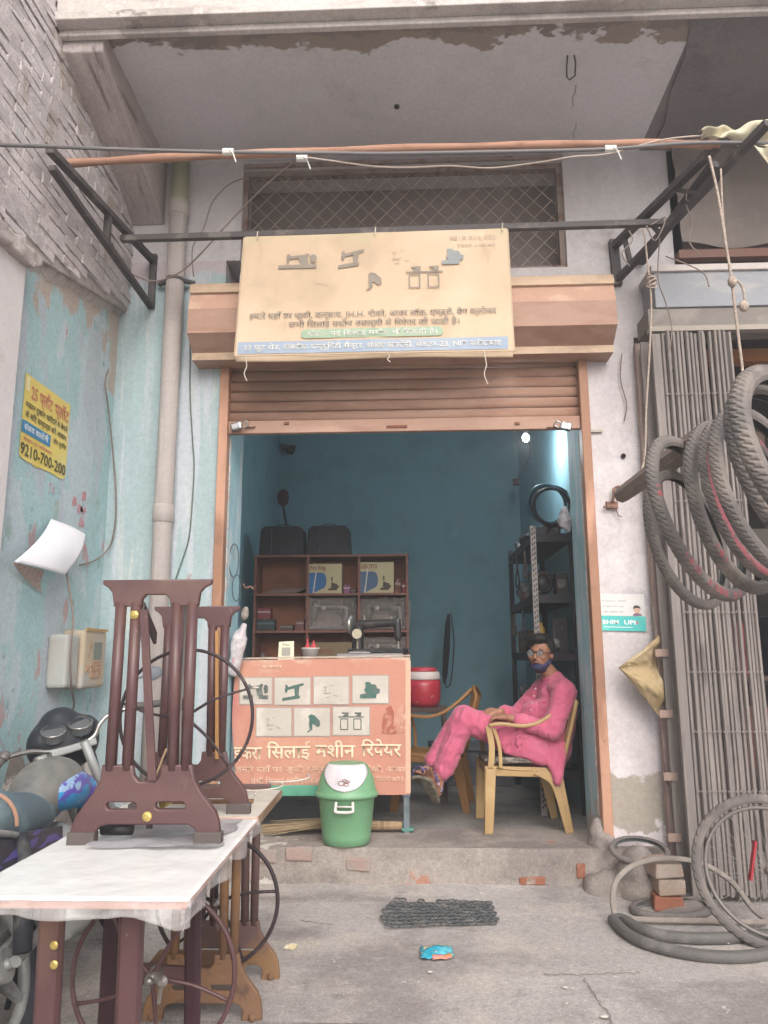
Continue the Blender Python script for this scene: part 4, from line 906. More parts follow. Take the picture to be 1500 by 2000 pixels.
g = MB(); g.box((-.54, 5.40, CZ), (-.08, 5.76, CZ+.045)); setp(g.build('work_tray', mat('tray_grey', '8f8c90', [('7f7b7e', 6, .5, .6, 5)], rough=.55), bevel=.006), 'low grey metal work tray on the right half of the counter', 'tray')

M_mblk = mat('machine_black', '2a2729', [('4a4241', 9, .55, .65, 4)], rough=.35, bump=.05, spec=.5, coord='obj'); M_msil = mat('machine_silver', 'a7a29c', rough=.35, metal=.8, bump=0)
def machine(loc, rz, s, label, mb_=M_mblk, grp=None, tilt=0):
    """sewing machine head: bed, pillar, arm, nose, hand wheel, in its own frame"""
    t = empty('sewing_machine', (0, 0, 0), label, 'sewing machine', grp)
    g = MB(); g.box((-.2, -.085, 0), (.2, .085, .035)); g.build('bed', mb_, t, bevel=.006, keep=True)
    g = MB(); g.cap((.15, 0, .03), (.14, 0, .20), .045, .034); g.cap((.14, 0, .205), (-.13, 0, .215), .034, .026); g.cap((-.14, 0, .225), (-.145, 0, .11), .028, .026)
    remeshed(g, 'arm', mb_, t, .008, 3, keep=True)
    g = MB(); g.lathe([(.02, -.01), (.064, -.012), (.068, 0), (.064, .012), (.02, .01)], (.20, 0, .205), 20, Matrix.Rotation(R(90), 4, 'Y')); g.build('hand_wheel', M_msil if mb_ is M_mblk else mb_, t, smooth=True, keep=True)
    g = MB(); g.tube([(-.145, -.01, .12), (-.145, -.01, .03)], .005, 6); g.box((-.152, -.018, .034), (-.138, .0, .040)); g.build('needle_bar', M_msil, t, keep=True)
    g = MB(); g.lathe([(.02, 0), (.022, .008), (.008, .014)], (-.06, -.035, .20), 12, Matrix.Rotation(R(90), 4, 'X')); g.build('tension_disc', M_msil, t, keep=True)
    g = MB(); g.tube([(.1, 0, .235), (.1, 0, .27)], .004, 6); g.tube([(-.1, 0, .24), (-.1, 0, .26)], .004, 6); g.build('spool_pin', M_msil, t, keep=True)
    if 'wrapped' in label:
        g = MB(); g.box((-.215, -.10, .005), (.235, .10, .285)); 
        w_ = remeshed(g, 'plastic_wrap', mat('bag_film', 'b5aca6', [('d6d0cb', 40, .55, .6, 5)], rough=.12, bump=.9, bscale=26, bdist=.02, alpha=.26, spec=.8, coord='obj'), t, .014, 1, keep=True, disp=lambda q: .018*nz(q.x*22, q.y*22, q.z*22)+.008*nz(q.x*50, q.y*50, q.z*50))
    t.location = loc; t.rotation_euler = (tilt, 0, rz); t.scale = (s, s, s)
    return t
p = at(730, 1283, Y=5.58)
machine(V((p.x+.03, 5.60, CZ+.045)), R(168), 1.02, 'black sewing machine head with a round silver cap standing on the counter tray')
g = MB(); q = at(697, 1238, Y=5.5); g.lathe([(.004, -.008), (.034, -.006), (.036, 0), (.034, .006)], q, 20, Matrix.Rotation(R(90), 4, 'X')); g.tube([q, q+V((0, .05, -.05)), V((q.x, 5.56, CZ+.05))], .008, 6)
setp(g.build('motor_cap', mat('pale_brass', 'a39b88', rough=.4, metal=.5, bump=0)), 'round pale metal disc in front of the counter sewing machine', 'disc')
g = MB(); q = V((-.40, 5.44, CZ+.05)); g.prism([(-.06, 0), (.09, 0), (.05, .035), (-.02, .028)], q, (1, .2, 0), (0, .9, .35), (0, 0, 1), .006); g.build('x', M_msil)
o = bpy.data.objects['x']; o.name = 'metal_plate'; setp(o, 'small bent metal plate lying before the counter sewing machine', 'plate')
g = MB(); g.tube(catm([V((-.30, 5.43, CZ+.055)), V((-.25, 5.42, CZ+.058)), V((-.21, 5.44, CZ+.05))]), .008, 6); setp(g.build('screwdriver', M_mblk, smooth=True), 'dark little screwdriver on the front of the grey tray', 'tool')

# ------------------------------------------------------------ pigeon-hole shelf
M_wood = mat('shelf_wood', '7c5348', [('6c463d', (3, 3, 12), .5, .62, 5), ('8a6353', (2, 2, 8), .58, .7, 5)], rough=.6, bump=.05)
M_woodb = mat('shelf_back', '84563f', [('704838', 3, .5, .62, 5)], rough=.7)
sx0, sx1, sy0, sy1, st = -1.445, -.05, 6.9, 7.18, 2.285
sf = empty('pigeonhole_shelf', (-.75, 7.0, SZ), 'brown wooden pigeonhole shelf behind the counter', 'shelf')
for x in (sx0, -.968, -.503, sx1-.02):
    g = MB(); g.box((x-(.0), sy0, SZ), (x+.02, sy1, st)); g.build('upright', M_wood, sf)
for zz in (st, 1.935, 1.605, 1.27, .9, .5):
    g = MB(); g.box((sx0-.004, sy0-.006, zz-.02), (sx1+.004, sy1, zz)); g.build('board', M_wood, sf)
g = MB(); g.box((sx0, sy1, SZ), (sx1, sy1+.012, st)); g.build('back_panel', M_woodb, sf)
# machine cartons
def carton(x0, x1, z0, z1, y, label, word, blue, bluec, base='b3a684'):
    t = empty('machine_carton', V(((x0+x1)/2, y, z0)), label, 'carton'); w_ = x1-x0; h_ = z1-z0
    g = MB(); g.box((x0, y, z0), (x1, y+.18, z1)); g.build('box', mat('carton_'+base, base, rough=.7, bump=.02), t, bevel=.003)
    fr = (V((x0, y-.002, z0)), (1, 0, 0), (0, 0, 1), (0, -1, 0))
    if blue:
        arc = [(0, h_*.70)]+[(w_*.42+w_*.14*math.cos(a), h_*.42+h_*.28*math.sin(a)) for a in [R(80-i*17) for i in range(9)]]+[(w_*.15, 0), (0, 0)]
        plate([arc], 'blue_print', mat('carton_blue_'+bluec, bluec, rough=.6, bump=0), fr, t)
        fr2 = (V((x0, y-.004, z0)), (1, 0, 0), (0, 0, 1), (0, -1, 0))
        plate([[(w_*.16, h_*.02), (w_*.2, h_*.02), (w_*.3, h_*.95), (w_*.27, h_*.95)]], 'white_stripe', mat('carton_stripe', 'b9b6ae', rough=.6, bump=0), fr2, t)
        plate([[(w_*.58+w_*.4*a, h_*.08+w_*.36*b) for a, b in lp] for lp in pic_over()], 'machine_picture', mat('carton_ink', '4a4038', rough=.7, bump=0), fr2, t)
        plate([[(w_*.70, h_*.4), (w_*.74, h_*.4), (w_*.74, h_*.55), (w_*.70, h_*.55)]], 'machine_picture', _mats['carton_ink'], fr2, t)
    text(word, 'lettering', mat('carton_word_'+('r' if 'ff' not in word else 'b'), '8a4a3a' if blue else '5a3a38', rough=.7, bump=0), (V((x0+w_*.08, y-.0045, z0+h_*(.80 if blue else .6))), (1, 0, 0), (0, 0, 1), (0, -1, 0)), w_*.45, .05 if blue else .04, t, .02)
    return t
carton(at(600, 1150, Y=6.92).x, at(667, 1150, Y=6.92).x, 1.935, 2.205, 6.92, 'cream and bright blue machine carton in the middle top pigeonhole', 'Pico King', True, '2f5f8c')
carton(at(700, 1150, Y=6.92).x, at(769, 1150, Y=6.92).x, 1.935, 2.215, 6.92, 'cream and slate blue machine carton in the right top pigeonhole', 'LECTO', True, '4d6079')
carton(at(605, 1230, Y=6.92).x, at(692, 1230, Y=6.92).x, 1.27, 1.50, 6.92, 'plain brown carton with dark lettering in the middle of the third shelf row', 'VERDO', False, '', '7a6850')
p = at(552, 1283, Y=6.95)
M_mb2 = mat('machine_bagged', '3a3230', [('5c4c44', 12, .52, .6, 5), ('8f7f74', 26, .66, .70, 4)], rough=.25, bump=.2, spec=.6, coord='obj')
machine(V((at(645, 1200, Y=7.03).x, 7.04, 1.607)), R(4), 1.02, 'sewing machine head wrapped in plastic in the middle pigeonhole of the second row', M_mb2, 'wrapped machines')
machine(V((at(750, 1200, Y=7.03).x, 7.04, 1.607)), R(-6), 1.0, 'sewing machine head wrapped in plastic in the right pigeonhole of the second row', M_mb2, 'wrapped machines')
machine(V((at(750, 1270, Y=7.03).x, 7.04, 1.272)), R(-4), .95, 'sewing machine head wrapped in plastic in the right pigeonhole of the third row', M_mb2, 'wrapped machines')
def smallbox(px0, px1, z0, h, c, label, cat='box', name='small_box', y=6.95, d=.12, lid=None):
    x0, x1 = at(px0, 1200, Y=y).x, at(px1, 1200, Y=y).x
    g = MB(); g.box((x0, y, z0), (x1, y+d, z0+h)); g.cur = 1; g.box((x0-.002, y-.002, z0+h*.55), (x1+.002, y+.01, z0+h*.72))
    return setp(g.build(name, [mat('bx_'+c, c, [('8a7a72', 30, .62, .66, 3)], rough=.7, bump=0), mat('bx_band_'+c, lid or '8f857e', rough=.7, bump=0)], bevel=.003), label, cat)
smallbox(503, 528, 1.71, .10, '7d4048', 'red and white little box on top of the dark box in the left pigeonhole', lid='a88f8f')
smallbox(502, 536, 1.607, .10, '3b4345', 'dark glassy box at the left end of the second shelf row', lid='5f6c72')
smallbox(548, 572, 1.607, .05, '4b4340', 'low dark tin beside the glassy box on the second row')
smallbox(578, 594, 1.607, .10, '6d4a46', 'small brown packet leaning in the left pigeonhole corner')
smallbox(671, 683, 1.937, .075, '8a5a7d', 'small purple packet right of the bright blue carton', lid='b9a9b4')
smallbox(685, 694, 1.937, .04, '5d5048', 'tiny dark packet beside the purple one')
smallbox(772, 783, 1.937, .13, '6a4038', 'dark bottle shaped packet right of the slate blue carton')
smallbox(786, 793, 1.937, .10, '8a3e3e', 'red tube standing at the right end of the top row', lid='c0b5ae')
g = MB()
for i in range(6): g.box((-1.40+.03*i, 6.95, 1.937+.009*i), (-1.08+.02*i, 7.12, 1.944+.009*i), Matrix.Rotation(.0, 4, 'Z'))
setp(g.build('paper_pile', mat('paper_brown', '6b5751', [('8d8076', (2, 2, 60), .55, .62, 3)], rough=.8)), 'low pile of papers on the top left pigeonhole floor', 'papers')['kind'] = 'stuff'
for i, (px, c, h_, r_) in enumerate(((512, '6f6460', .14, .035), (526, '5b5650', .11, .03), (582, '5d564f', .12, .03), (640, '6a5f52', .10, .03))):
    p = at(px, 1280, Y=6.97); g = MB(); g.lathe([(r_, 0), (r_, h_*.7), (r_*.6, h_*.85), (r_*.6, h_), (r_*.3, h_)], V((p.x, 6.98, 1.272)), 14)
    setp(g.build('jar', mat('jar_'+c, c, [('8c8078', 30, .6, .64, 3)], rough=.3, bump=0), smooth=True), ('tall dusty jar at the left end of the bottom pigeonhole', 'shorter dusty jar second from the left in the bottom pigeonhole', 'dusty jar behind the tub with red nozzles', 'low tin hidden behind the right of the tub')[i], 'jar')
# suitcases on top
for i, (x0, x1) in enumerate(((508, 597), (600, 686))):
    a, b = at(x0, 1060, Y=7.0).x, at(x1, 1060, Y=7.0).x
    t = empty('machine_case', V(((a+b)/2, 7.02, st)), ('black machine case on the left end of the shelf top', 'black machine case on the shelf top, right of its twin')[i], 'case', 'black cases on top of the shelf')
    M_case = mat('case_black', '22232a', [('30313a', 4, .5, .62, 4)], rough=.6, bump=.1)
    g = MB(); g.prism([(a, st), (b, st), (b-.015, st+.24), (b-.05, st+.275), (a+.05, st+.275), (a+.015, st+.24)], (0, 6.93, 0), (1, 0, 0), (0, 0, 1), (0, 1, 0), .22); g.build('case_body', M_case, t, bevel=.012)
    g = MB(); m_ = (a+b)/2; g.tube(catm([V((m_-.06, 7.0, st+.27)), V((m_-.05, 7.0, st+.295)), V((m_+.05, 7.0, st+.295)), V((m_+.06, 7.0, st+.27))]), .006, 6); g.build('handle', mat('case_handle', '4a505c', rough=.4, bump=0), t, smooth=True)
    g = MB(); g.tube([V((a+.12, 6.926, st+.02)), V((a+.12, 6.926, st+.25))], .003, 4); g.build('zip', _mats['case_handle'], t)
# bat-shaped fan on the wall, dark bracket in the corner
p = at(553, 972, Y=8.3); t = empty('mosquito_bat', p, 'dark red bat with a long handle hung in the far left corner above the cases', 'bat')
g = MB(); g.ell(p, (.065, .02, .10)); g.build('bat_head', mat('bat_maroon', '4a2430', rough=.6), t, smooth=True)
g = MB(); g.tube([p+V((0, 0, -.09)), p+V((.05, 0, -.35))], .014, 8); g.build('bat_handle', mat('bat_handle', '4b3b4a', rough=.6), t)
p = at(563, 872, Y=8.6); g = MB(); g.box(p+V((-.08, 0, -.02)), p+V((.06, .15, .02)), jit=.012); g.box(p+V((-.02, 0, -.07)), p+V((.05, .1, -.03)), jit=.012)
setp(g.build('wall_bracket', M_mblk), 'small dark bracket high on the back wall near the left corner', 'bracket')
p = at(828, 857, Y=8.2); g = MB(); g.lathe([(.04, .05), (.11, .04), (.115, .01), (.09, -.015), (.01, -.02)], V((p.x, 8.2, 3.965)), 24)
setp(g.build('ceiling_fitting', mat('fitting_white', 'b9b2ac', rough=.4, bump=0), smooth=True), 'round white fitting on the shop ceiling just under the shutter', 'ceiling fitting')
# lit bulb
bp_ = at(1027, 855, Y=6.3); t = empty('light_bulb', bp_, 'lit white bulb glowing under the right end of the shutter', 'bulb')
g = MB(); g.ell(bp_, (.030, .030, .036), n=10); g.build('glass', emit('bulb_glow', 'f4f8ff', 14), t, smooth=True)
g = MB(); g.tube([bp_+V((0, .0, .035)), bp_+V((.01, .02, .09))], .018, 10); g.build('socket', mat('bulb_socket', '3a3a3c'), t)
g = MB(); g.tube(catm([bp_+V((.01, .02, .09)), bp_+V((.05, .2, .13)), at(1035, 890, Y=7.4), at(1015, 925, Y=7.6), at(1010, 945, Y=7.6)]), .006, 5); g.build('flex', mat('flex_dark', '3b3436', bump=0), t)
bl = bpy.data.lights.new('bulb_light', 'POINT'); bl.energy = 15; bl.shadow_soft_size = .05; bl.color = (.86, .95, 1); blo = bpy.data.objects.new('bulb_light', bl); COL.objects.link(blo); blo.location = bp_+V((-.02, -.05, -.07)); blo.parent = t; blo.matrix_parent_inverse = Matrix.Translation(-bp_)
p = at(1008, 940, Y=7.9); g = MB(); g.box(p+V((-.03, 0, -.04)), p+V((.03, .03, .03))); g.cur = 1; g.box(p+V((.01, -.01, -.02)), p+V((.025, 0, .01)))
setp(g.build('wall_switch', [mat('switch_maroon', '4b3038'), mat('switch_white', 'a8a5a2')]), 'small dark switch on the back wall below the bulb', 'switch')

# ------------------------------------------------------------ slotted rack on the right
rk = empty('slotted_rack', (1.05, 6.6, SZ), 'dark slotted angle rack crowded with parts behind the seated man', 'rack')
M_rkd = mat('rack_black', '2b2a30', [('3a383e', 5, .5, .6, 4)], rough=.6); M_slot = mat('slotted_angle', '8d8583', [('a09893', 30, .5, .6, 3)], rough=.5, metal=.3, bump=0)
for x, y, m_ in ((.905, 5.9, M_slot), (1.2, 5.9, M_rkd), (.905, 7.3, M_rkd), (1.2, 7.3, M_rkd)):
    g = MB(); g.box((x, y, SZ), (x+.04, y+.004, 2.36)); g.box((x, y+.004, SZ), (x+.003, y+.04, 2.36)); g.build('post', m_, rk)
g = MB(); zz = SZ+.05
while zz < 2.33:
    g.box((.913, 5.896, zz), (.922, 5.899, zz+.018)); g.box((.928, 5.896, zz+.012), (.937, 5.899, zz+.03)); zz += .04
g.build('slots', M_dark, rk)
for zz in (2.30, 1.83, 1.40, .95, .55):
    g = MB(); g.box((.91, 5.905, zz-.065), (1.22, 7.33, zz-.02)); g.box((.91, 5.905, zz-.02), (1.22, 7.33, zz)); g.build('shelf_tray', M_rkd, rk)
def lump(name, c, r_, m, label, cat, amp=.02, fr=12, n=3):
    g = MB(); c = V(c)
    for i in range(n): g.ell(c+V((random.uniform(-.4, .4)*r_[0], random.uniform(-.4, .4)*r_[1], random.uniform(-.2, .2)*r_[2])), (r_[0]*.75, r_[1]*.75, r_[2]*.8), n=8)
    return setp(remeshed(g, name, m, None, .018, 2, disp=lambda q: amp*nz(q.x*fr, q.y*fr, q.z*fr)), label, cat)
M_plas = mat('crumpled_plastic', '8a8483', [('a7a19f', 25, .5, .58, 5), ('5a5558', 15, .6, .66, 4)], rough=.25, bump=.6, bscale=50, spec=.6)
M_plas = mat('crumpled_plastic2', '6f6b6c', [('95908f', 25, .5, .56, 5), ('454247', 15, .55, .6, 4)], rough=.25, bump=.8, bscale=50, spec=.6)
lump('parts_bundle', (1.06, 6.5, 2.35), (.13, .3, .07), mat('bundle_dark', '3c3d40', [('55585a', 9, .5, .6, 4)], rough=.5), 'dark bundle of parts on the very top of the rack', 'bundle', .035, 22, 5)
lump('plastic_parcel', (1.0, 7.0, 2.37), (.10, .12, .08), M_plas, 'grey plastic parcel at the far end of the rack top', 'parcel', .03, 26)
for i, (dy, c_, r_) in enumerate(((0, '31606e', .24), (.05, '2a2b30', .25), (-.06, '2e2f35', .22), (.1, '26272c', .27))):
    C = at(1068+i*5, 985+i*2, Y=6.0+dy); g = MB()
    g.tube([C+V((r_*.55*math.cos(a)+.10*math.sin(a), .12*math.cos(a), r_*.45*math.sin(a)-r_*.35*math.cos(a))) for a in [2*math.pi*k/40 for k in range(40)]], .014, 8, closed=True)
    setp(g.build('inner_tube', mat('tube_'+c_, c_, rough=.5, bump=0), smooth=True), ('teal coiled tube leaning on the rack top', 'black coiled tube right behind the teal one', 'black coiled tube in front of the teal one', 'largest black coil at the right of the rack top')[i], 'tube', 'coils on the rack top')
def rackbox(x, y, z, w_, d_, h_, c, label, cat='box', name='parts_box'):
    g = MB(); g.box((x, y, z), (x+w_, y+d_, z+h_), Matrix.Translation((x, y, 0)) @ Matrix.Rotation(random.uniform(-.25, .25), 4, 'Z') @ Matrix.Translation((-x, -y, 0))); g.cur = 1; g.box((x+.01, y-.003, z+h_*.3), (x+w_*.8, y+.002, z+h_*.7))
    return setp(g.build(name, [mat('rb_'+c, c, [('6a6260', 25, .6, .64, 3)], rough=.6, bump=0), mat('rbl_'+c, '7d766f', [('4a4342', 60, .5, .54, 2)], rough=.6, bump=0)], bevel=.004), label, cat)
lump('wrapped_motor', (.99, 6.75, 1.92), (.08, .14, .10), M_plas, 'plastic wrapped motor at the far end of the upper rack shelf', 'motor', .03, 26)
g = MB(); C = V((1.0, 6.0, 1.925)); g.tube([C, C+V((.0, .16, 0))], [.085, .08], 20); g.tube([C+V((.07*math.cos(a), -.004, .07*math.sin(a))) for a in [k*math.pi/10 for k in range(20)]], .006, 6, closed=True); g.cur = 1
g.tube([C+V((.076*math.cos(a), -.008, .076*math.sin(a))) for a in [R(110)+k*R(13) for k in range(12)]], .008, 6)
setp(g.build('clutch_motor', [mat('motor_dark', '332e30', rough=.35), M_msil], smooth=True), 'dark round motor with a bright rim on the upper rack shelf', 'motor')
rackbox(1.10, 5.98, 1.832, .09, .12, .17, '3a3234', 'dark boxy motor carton beside the bright rimmed motor', 'carton')
rackbox(.95, 6.3, 1.832, .14, .2, .22, '4d403a', 'brown carton behind the bright rimmed motor on the upper rack shelf', 'carton')
g = MB(); C = V((.975, 6.02, 0)); g.lathe([(.03, 0), (.03, .17), (.012, .20), (.012, .22)], V((C.x, C.y, 1.402)), 14)
setp(g.build('oil_bottle', mat('oil_yellow', '96752f', rough=.4, bump=0), smooth=True), 'yellow oil bottle on the middle rack shelf', 'bottle')
lump('bobbin_bag', (1.07, 6.02, 1.46), (.06, .07, .06), M_plas, 'clear plastic bag of bobbins above the man head on the rack', 'bag', .02, 40)
rackbox(1.08, 6.12, 1.402, .11, .18, .26, '40393c', 'dark tall carton on the middle rack shelf', 'carton')
rackbox(.94, 6.45, 1.402, .12, .3, .18, '57453a', 'brown carton deep on the middle rack shelf', 'carton')
lump('dark_pile', (1.05, 6.9, 1.48), (.09, .2, .08), mat('pile_dark', '3d3638', [('6a4f3a', 12, .6, .64, 4)], rough=.6), 'dark heap of spares deepest on the middle rack shelf', 'spares', .03, 24)
rackbox(.94, 6.0, .952, .15, .3, .2, '4a3f3d', 'brown carton on the lower rack shelf behind the man shoulder', 'carton')
lump('spares_heap', (1.0, 6.6, 1.02), (.09, .2, .10), M_plas, 'plastic wrapped spares on the lower rack shelf behind the man back', 'spares', .03, 26)
lump('spares_heap', (.98, 7.0, 1.04), (.07, .15, .10), M_plas, 'crumpled plastic bag at the far end of the lower rack shelf', 'bag', .03, 30)
rackbox(.95, 6.0, .552, .2, .4, .25, '3f3a40', 'dark carton on the bottom rack shelf behind the chair', 'carton')
# clear bag hung on the jamb
M_clear = mat('clear_bag', 'a59fa3', [('c4bfc4', 30, .5, .58, 5), ('8a8084', 18, .6, .66, 4)], rough=.25, bump=.6, bscale=40, alpha=.85, spec=.6)
g = MB(); p = at(1103, 1015, Y=5.48); g.cap(p+V((0, 0, .08)), p+V((0, 0, -.01)), .02, .055); g.cap(p, p+V((.02, 0, -.08)), .05, .02)
setp(remeshed(g, 'plastic_bag', M_clear, None, .01, 2, disp=lambda q: .012*nz(q.x*30, q.y*30, q.z*30)), 'small clear plastic bag hanging on the right jamb beside the rack', 'bag')
# bags and wire loops hung at the left of the counter
g = MB(); p = at(468, 1240, Y=5.22); g.cap(p+V((.03, 0, .06)), p+V((.0, 0, -.04)), .022, .05); g.cap(p+V((0, 0, -.02)), p+V((-.03, 0, -.24)), .055, .04)
setp(remeshed(g, 'plastic_bag', mat('pink_clear_bag', 'b9b0b2', [('c2626f', (9, 9, 3), .60, .64, 4), ('cfc9ca', 25, .5, .6, 4)], rough=.3, bump=.5, spec=.6), None, .01, 2, disp=lambda q: .012*nz(q.x*25, q.y*25, q.z*12)), 'long crumpled bag with pink print hanging left of the counter', 'bag')
lump('knotted_bag', at(478, 1200, Y=5.3), (.035, .03, .06), mat('knot_brown', '7d7069', [('9a8f8a', 20, .5, .6, 4)], rough=.5), 'dusty knotted pouch above the bag with pink print', 'pouch', .01, 25)
for i, (px, py, rx_, rz_) in enumerate(((457, 1095, .026, .115), (462, 1148, .022, .09))):
    C = at(px, py, Y=5.18); g = MB(); g.tube([C+V((rx_*math.cos(a), .03*math.cos(a), rz_*math.sin(a))) for a in [k*math.pi/18 for k in range(36)]], .0035, 5, closed=True)
    setp(g.build('wire_ring', mat('ring_dark', '4a4f55', bump=0), smooth=True), ('larger upper wire ring hanging on the left jamb', 'smaller lower wire ring hanging on the left jamb')[i], 'ring')
g = MB(); p = at(475, 1140, Y=5.35); g.tube(catm([p, p+V((.02, 0, -.03)), p+V((.05, .02, -.02)), p+V((.07, .03, -.04))]), .008, 6)
setp(g.build('iron_hook', M_rust, smooth=True), 'dark iron hook sticking out beside the lower wire ring', 'hook')
# things at the back
p = at(876, 1200, Y=8.3); q = at(868, 1335, Y=8.3)
t = empty('hanging_umbrella', q, 'long closed black umbrella hanging by its strap on the back wall', 'umbrella')
g = MB(); g.tube([p, p.lerp(q, .15), p.lerp(q, .5), q.lerp(p, .12), q], [.012, .03, .036, .028, .01], 10); g.build('canopy', mat('umbrella_black', '2f2b30', rough=.8), t, smooth=True)
g = MB(); g.tube(catm([p+V((.02, -.04, .02)), p+V((.05, -.05, -.3)), q+V((.07, -.05, .05)), q+V((.04, -.05, -.03)), q+V((.01, -.04, .05)), p+V((0, -.04, 0))]), .006, 5); g.build('strap', mat('strap_black', '28252a'), t)
# red water jug on a stool
jp = at(826, 1375, Y=6.5); 
jg = empty('water_jug', jp, 'round red water jug with a white band and red lid at the counter end', 'jug')
rj = .145; hz = at(826, 1303, Y=6.5).z-jp.z
g = MB(); g.lathe([(rj*.85, -.02), (rj, .03), (rj*1.03, hz*.5), (rj*.98, hz*.66)], jp, 28); g.build('jug_body', mat('jug_red', 'a02c3a', [('b9a3a0', 14, .66, .69, 3)], rough=.35, bump=0, spec=.5), jg, smooth=True)
g = MB(); g.lathe([(rj*1.0, hz*.66), (rj*1.02, hz*.7), (rj*.96, hz*.86), (rj*.9, hz*.88)], jp, 28); g.build('white_band', mat('jug_white', 'b9aeab', rough=.4, bump=0), jg, smooth=True)
g = MB(); g.lathe([(rj*.85, hz*.86), (rj*.8, hz*.97), (rj*.5, hz*1.0), (.01, hz*1.0)], jp, 28); g.build('lid', _mats['jug_red'], jg, smooth=True)
g = MB(); g.box(jp+V((-.2, -.15, -.06)), jp+V((.2, .2, -.02)));
for dx, dy in ((-.17, -.12), (.17, -.12), (-.17, .17), (.17, .17)): g.bar(jp+V((dx, dy, -.06)), V((jp.x+dx, jp.y+dy, SZ)), .03)
setp(g.build('wooden_stool', mat('stool_dark', '4a3a36', rough=.8)), 'dark wooden stool under the red water jug', 'stool')
g = MB(); g.box((.15, 7.2, SZ), (.88, 7.7, SZ+.30)); g.box((.12, 7.18, SZ+.30), (.90, 7.72, SZ+.34))
setp(g.build('low_bench', mat('bench_grey', '5d5f66', [('4b4a50', 4, .5, .6, 4)], rough=.8), bevel=.01), 'low grey bench against the back of the shop floor', 'bench')

# ------------------------------------------------------------ bin and broom
bpz = V((at(676, 1652, Y=5.0).x, 5.02, SZ+.003))
bn = empty('swing_bin', bpz, 'green plastic waste bin with a white swing lid standing on the step', 'bin')
M_green = mat('bin_green', '6f9d77', [('78a57f', (2, 2, 4), .5, .65, 4), ('86a886', 14, .68, .74, 4)], rough=.4, bump=.03, spec=.45, var=.04)
g = MB(); g.lathe([(.13, 0), (.143, .008), (.150, .05), (.176, .285), (.184, .29), (.184, .275)], bpz, 48, Matrix.Diagonal(V((1, .85, 1))).to_4x4()); g.build('bin_body', M_green, bn, smooth=True)
g = MB(); g.lathe([(.181, .278), (.196, .28), (.198, .300), (.190, .305), (.184, .32), (.165, .40), (.130, .465), (.115, .478), (.10, .478)], bpz, 48, Matrix.Diagonal(V((1, .85, 1))).to_4x4()); g.build('bin_hood', M_green, bn, smooth=True)
def flap(u, v):
    zz = .476-.150*v
    hw = (.135 if v < .25 else .135*math.sqrt(max(0, 1-((v-.25)/.75)**2)))
    P_ = [(.320, .184), (.40, .165), (.465, .130), (.478, .115)]
    for (z0_, r0_), (z1_, r1_) in zip(P_, P_[1:]):
        if zz <= z1_: break
    rr = r0_+(r1_-r0_)*max(0, (zz-z0_)/(z1_-z0_))+.005
    x = (u-.5)*2*min(hw, rr*.90)
    y = -.85*math.sqrt(max(0, rr*rr-x*x))-.003
    return bpz+V((x, y, zz))
g = MB(); g.grid(flap, 24, 14); g.build('swing_flap', mat('bin_white', 'd3cccf', [('c5bcc2', 8, .5, .65, 4)], rough=.35, bump=0), bn, smooth=True, solid=.004)
for dx, dz, r_ in ((-.02, .375, .022), (.012, .368, .016), (.0, .39, .013), (.025, .385, .010)):
    a = flap(.5+dx*3.5, (.478-dz)/.155); g = MB(); g.tube([a+V((r_*math.cos(t_), -.006, r_*.6*math.sin(t_))) for t_ in [k*math.pi/8 for k in range(16)]], .0022, 4, closed=True); g.build('emblem', mat('emblem_ink', '9a7a74', rough=.5, bump=0), bn)
g = MB(); hp_ = bpz+V((0, -.150, .235))
g.tube(catm([hp_+V((-.05, .0, .03)), hp_+V((-.052, -.02, .0)), hp_+V((-.045, -.03, -.02)), hp_+V((.045, -.03, -.02)), hp_+V((.052, -.02, 0)), hp_+V((.05, .0, .03))]), .009, 8); g.bar(hp_+V((-.045, -.018, .008)), hp_+V((.045, -.018, .008)), .012, .01)
g.build('handle', mat('handle_white', 'cfcbc6', rough=.4, bump=0), bn, smooth=True)
bro = empty('straw_broom', (-.55, 5.38, SZ+.02), 'straw broom lying on the shop floor under the counter behind the green bin', 'broom')
g = MB()
for i in range(90):
    a = random.uniform(-1, 1); p = V((-.28+random.uniform(-.1, .03), 5.33+a*.03, SZ+.03+random.uniform(0, .03))); q = V((-.98+random.uniform(-.06, .12), 5.30+a*.12, SZ+.012+abs(random.gauss(0, .02))))
    g.tube([p, p.lerp(q, .5)+V((0, 0, .012+random.uniform(0, .02))), q], .0022, 4)
o = g.build('straw', mat('straw', 'a08c70', [('8a765c', (3, 30, 30), .5, .6, 4)], rough=.8, bump=0), bro); o['kind'] = 'stuff'
g = MB(); g.tube([(-.30, 5.33, SZ+.045), (-.13, 5.33, SZ+.045), (-.095, 5.33, SZ+.045)], [.03, .027, .024], 10); g.build('bound_grip', mat('broom_grip', '9c8468', [('7d664c', (60, 3, 3), .5, .6, 3)], rough=.8), bro)
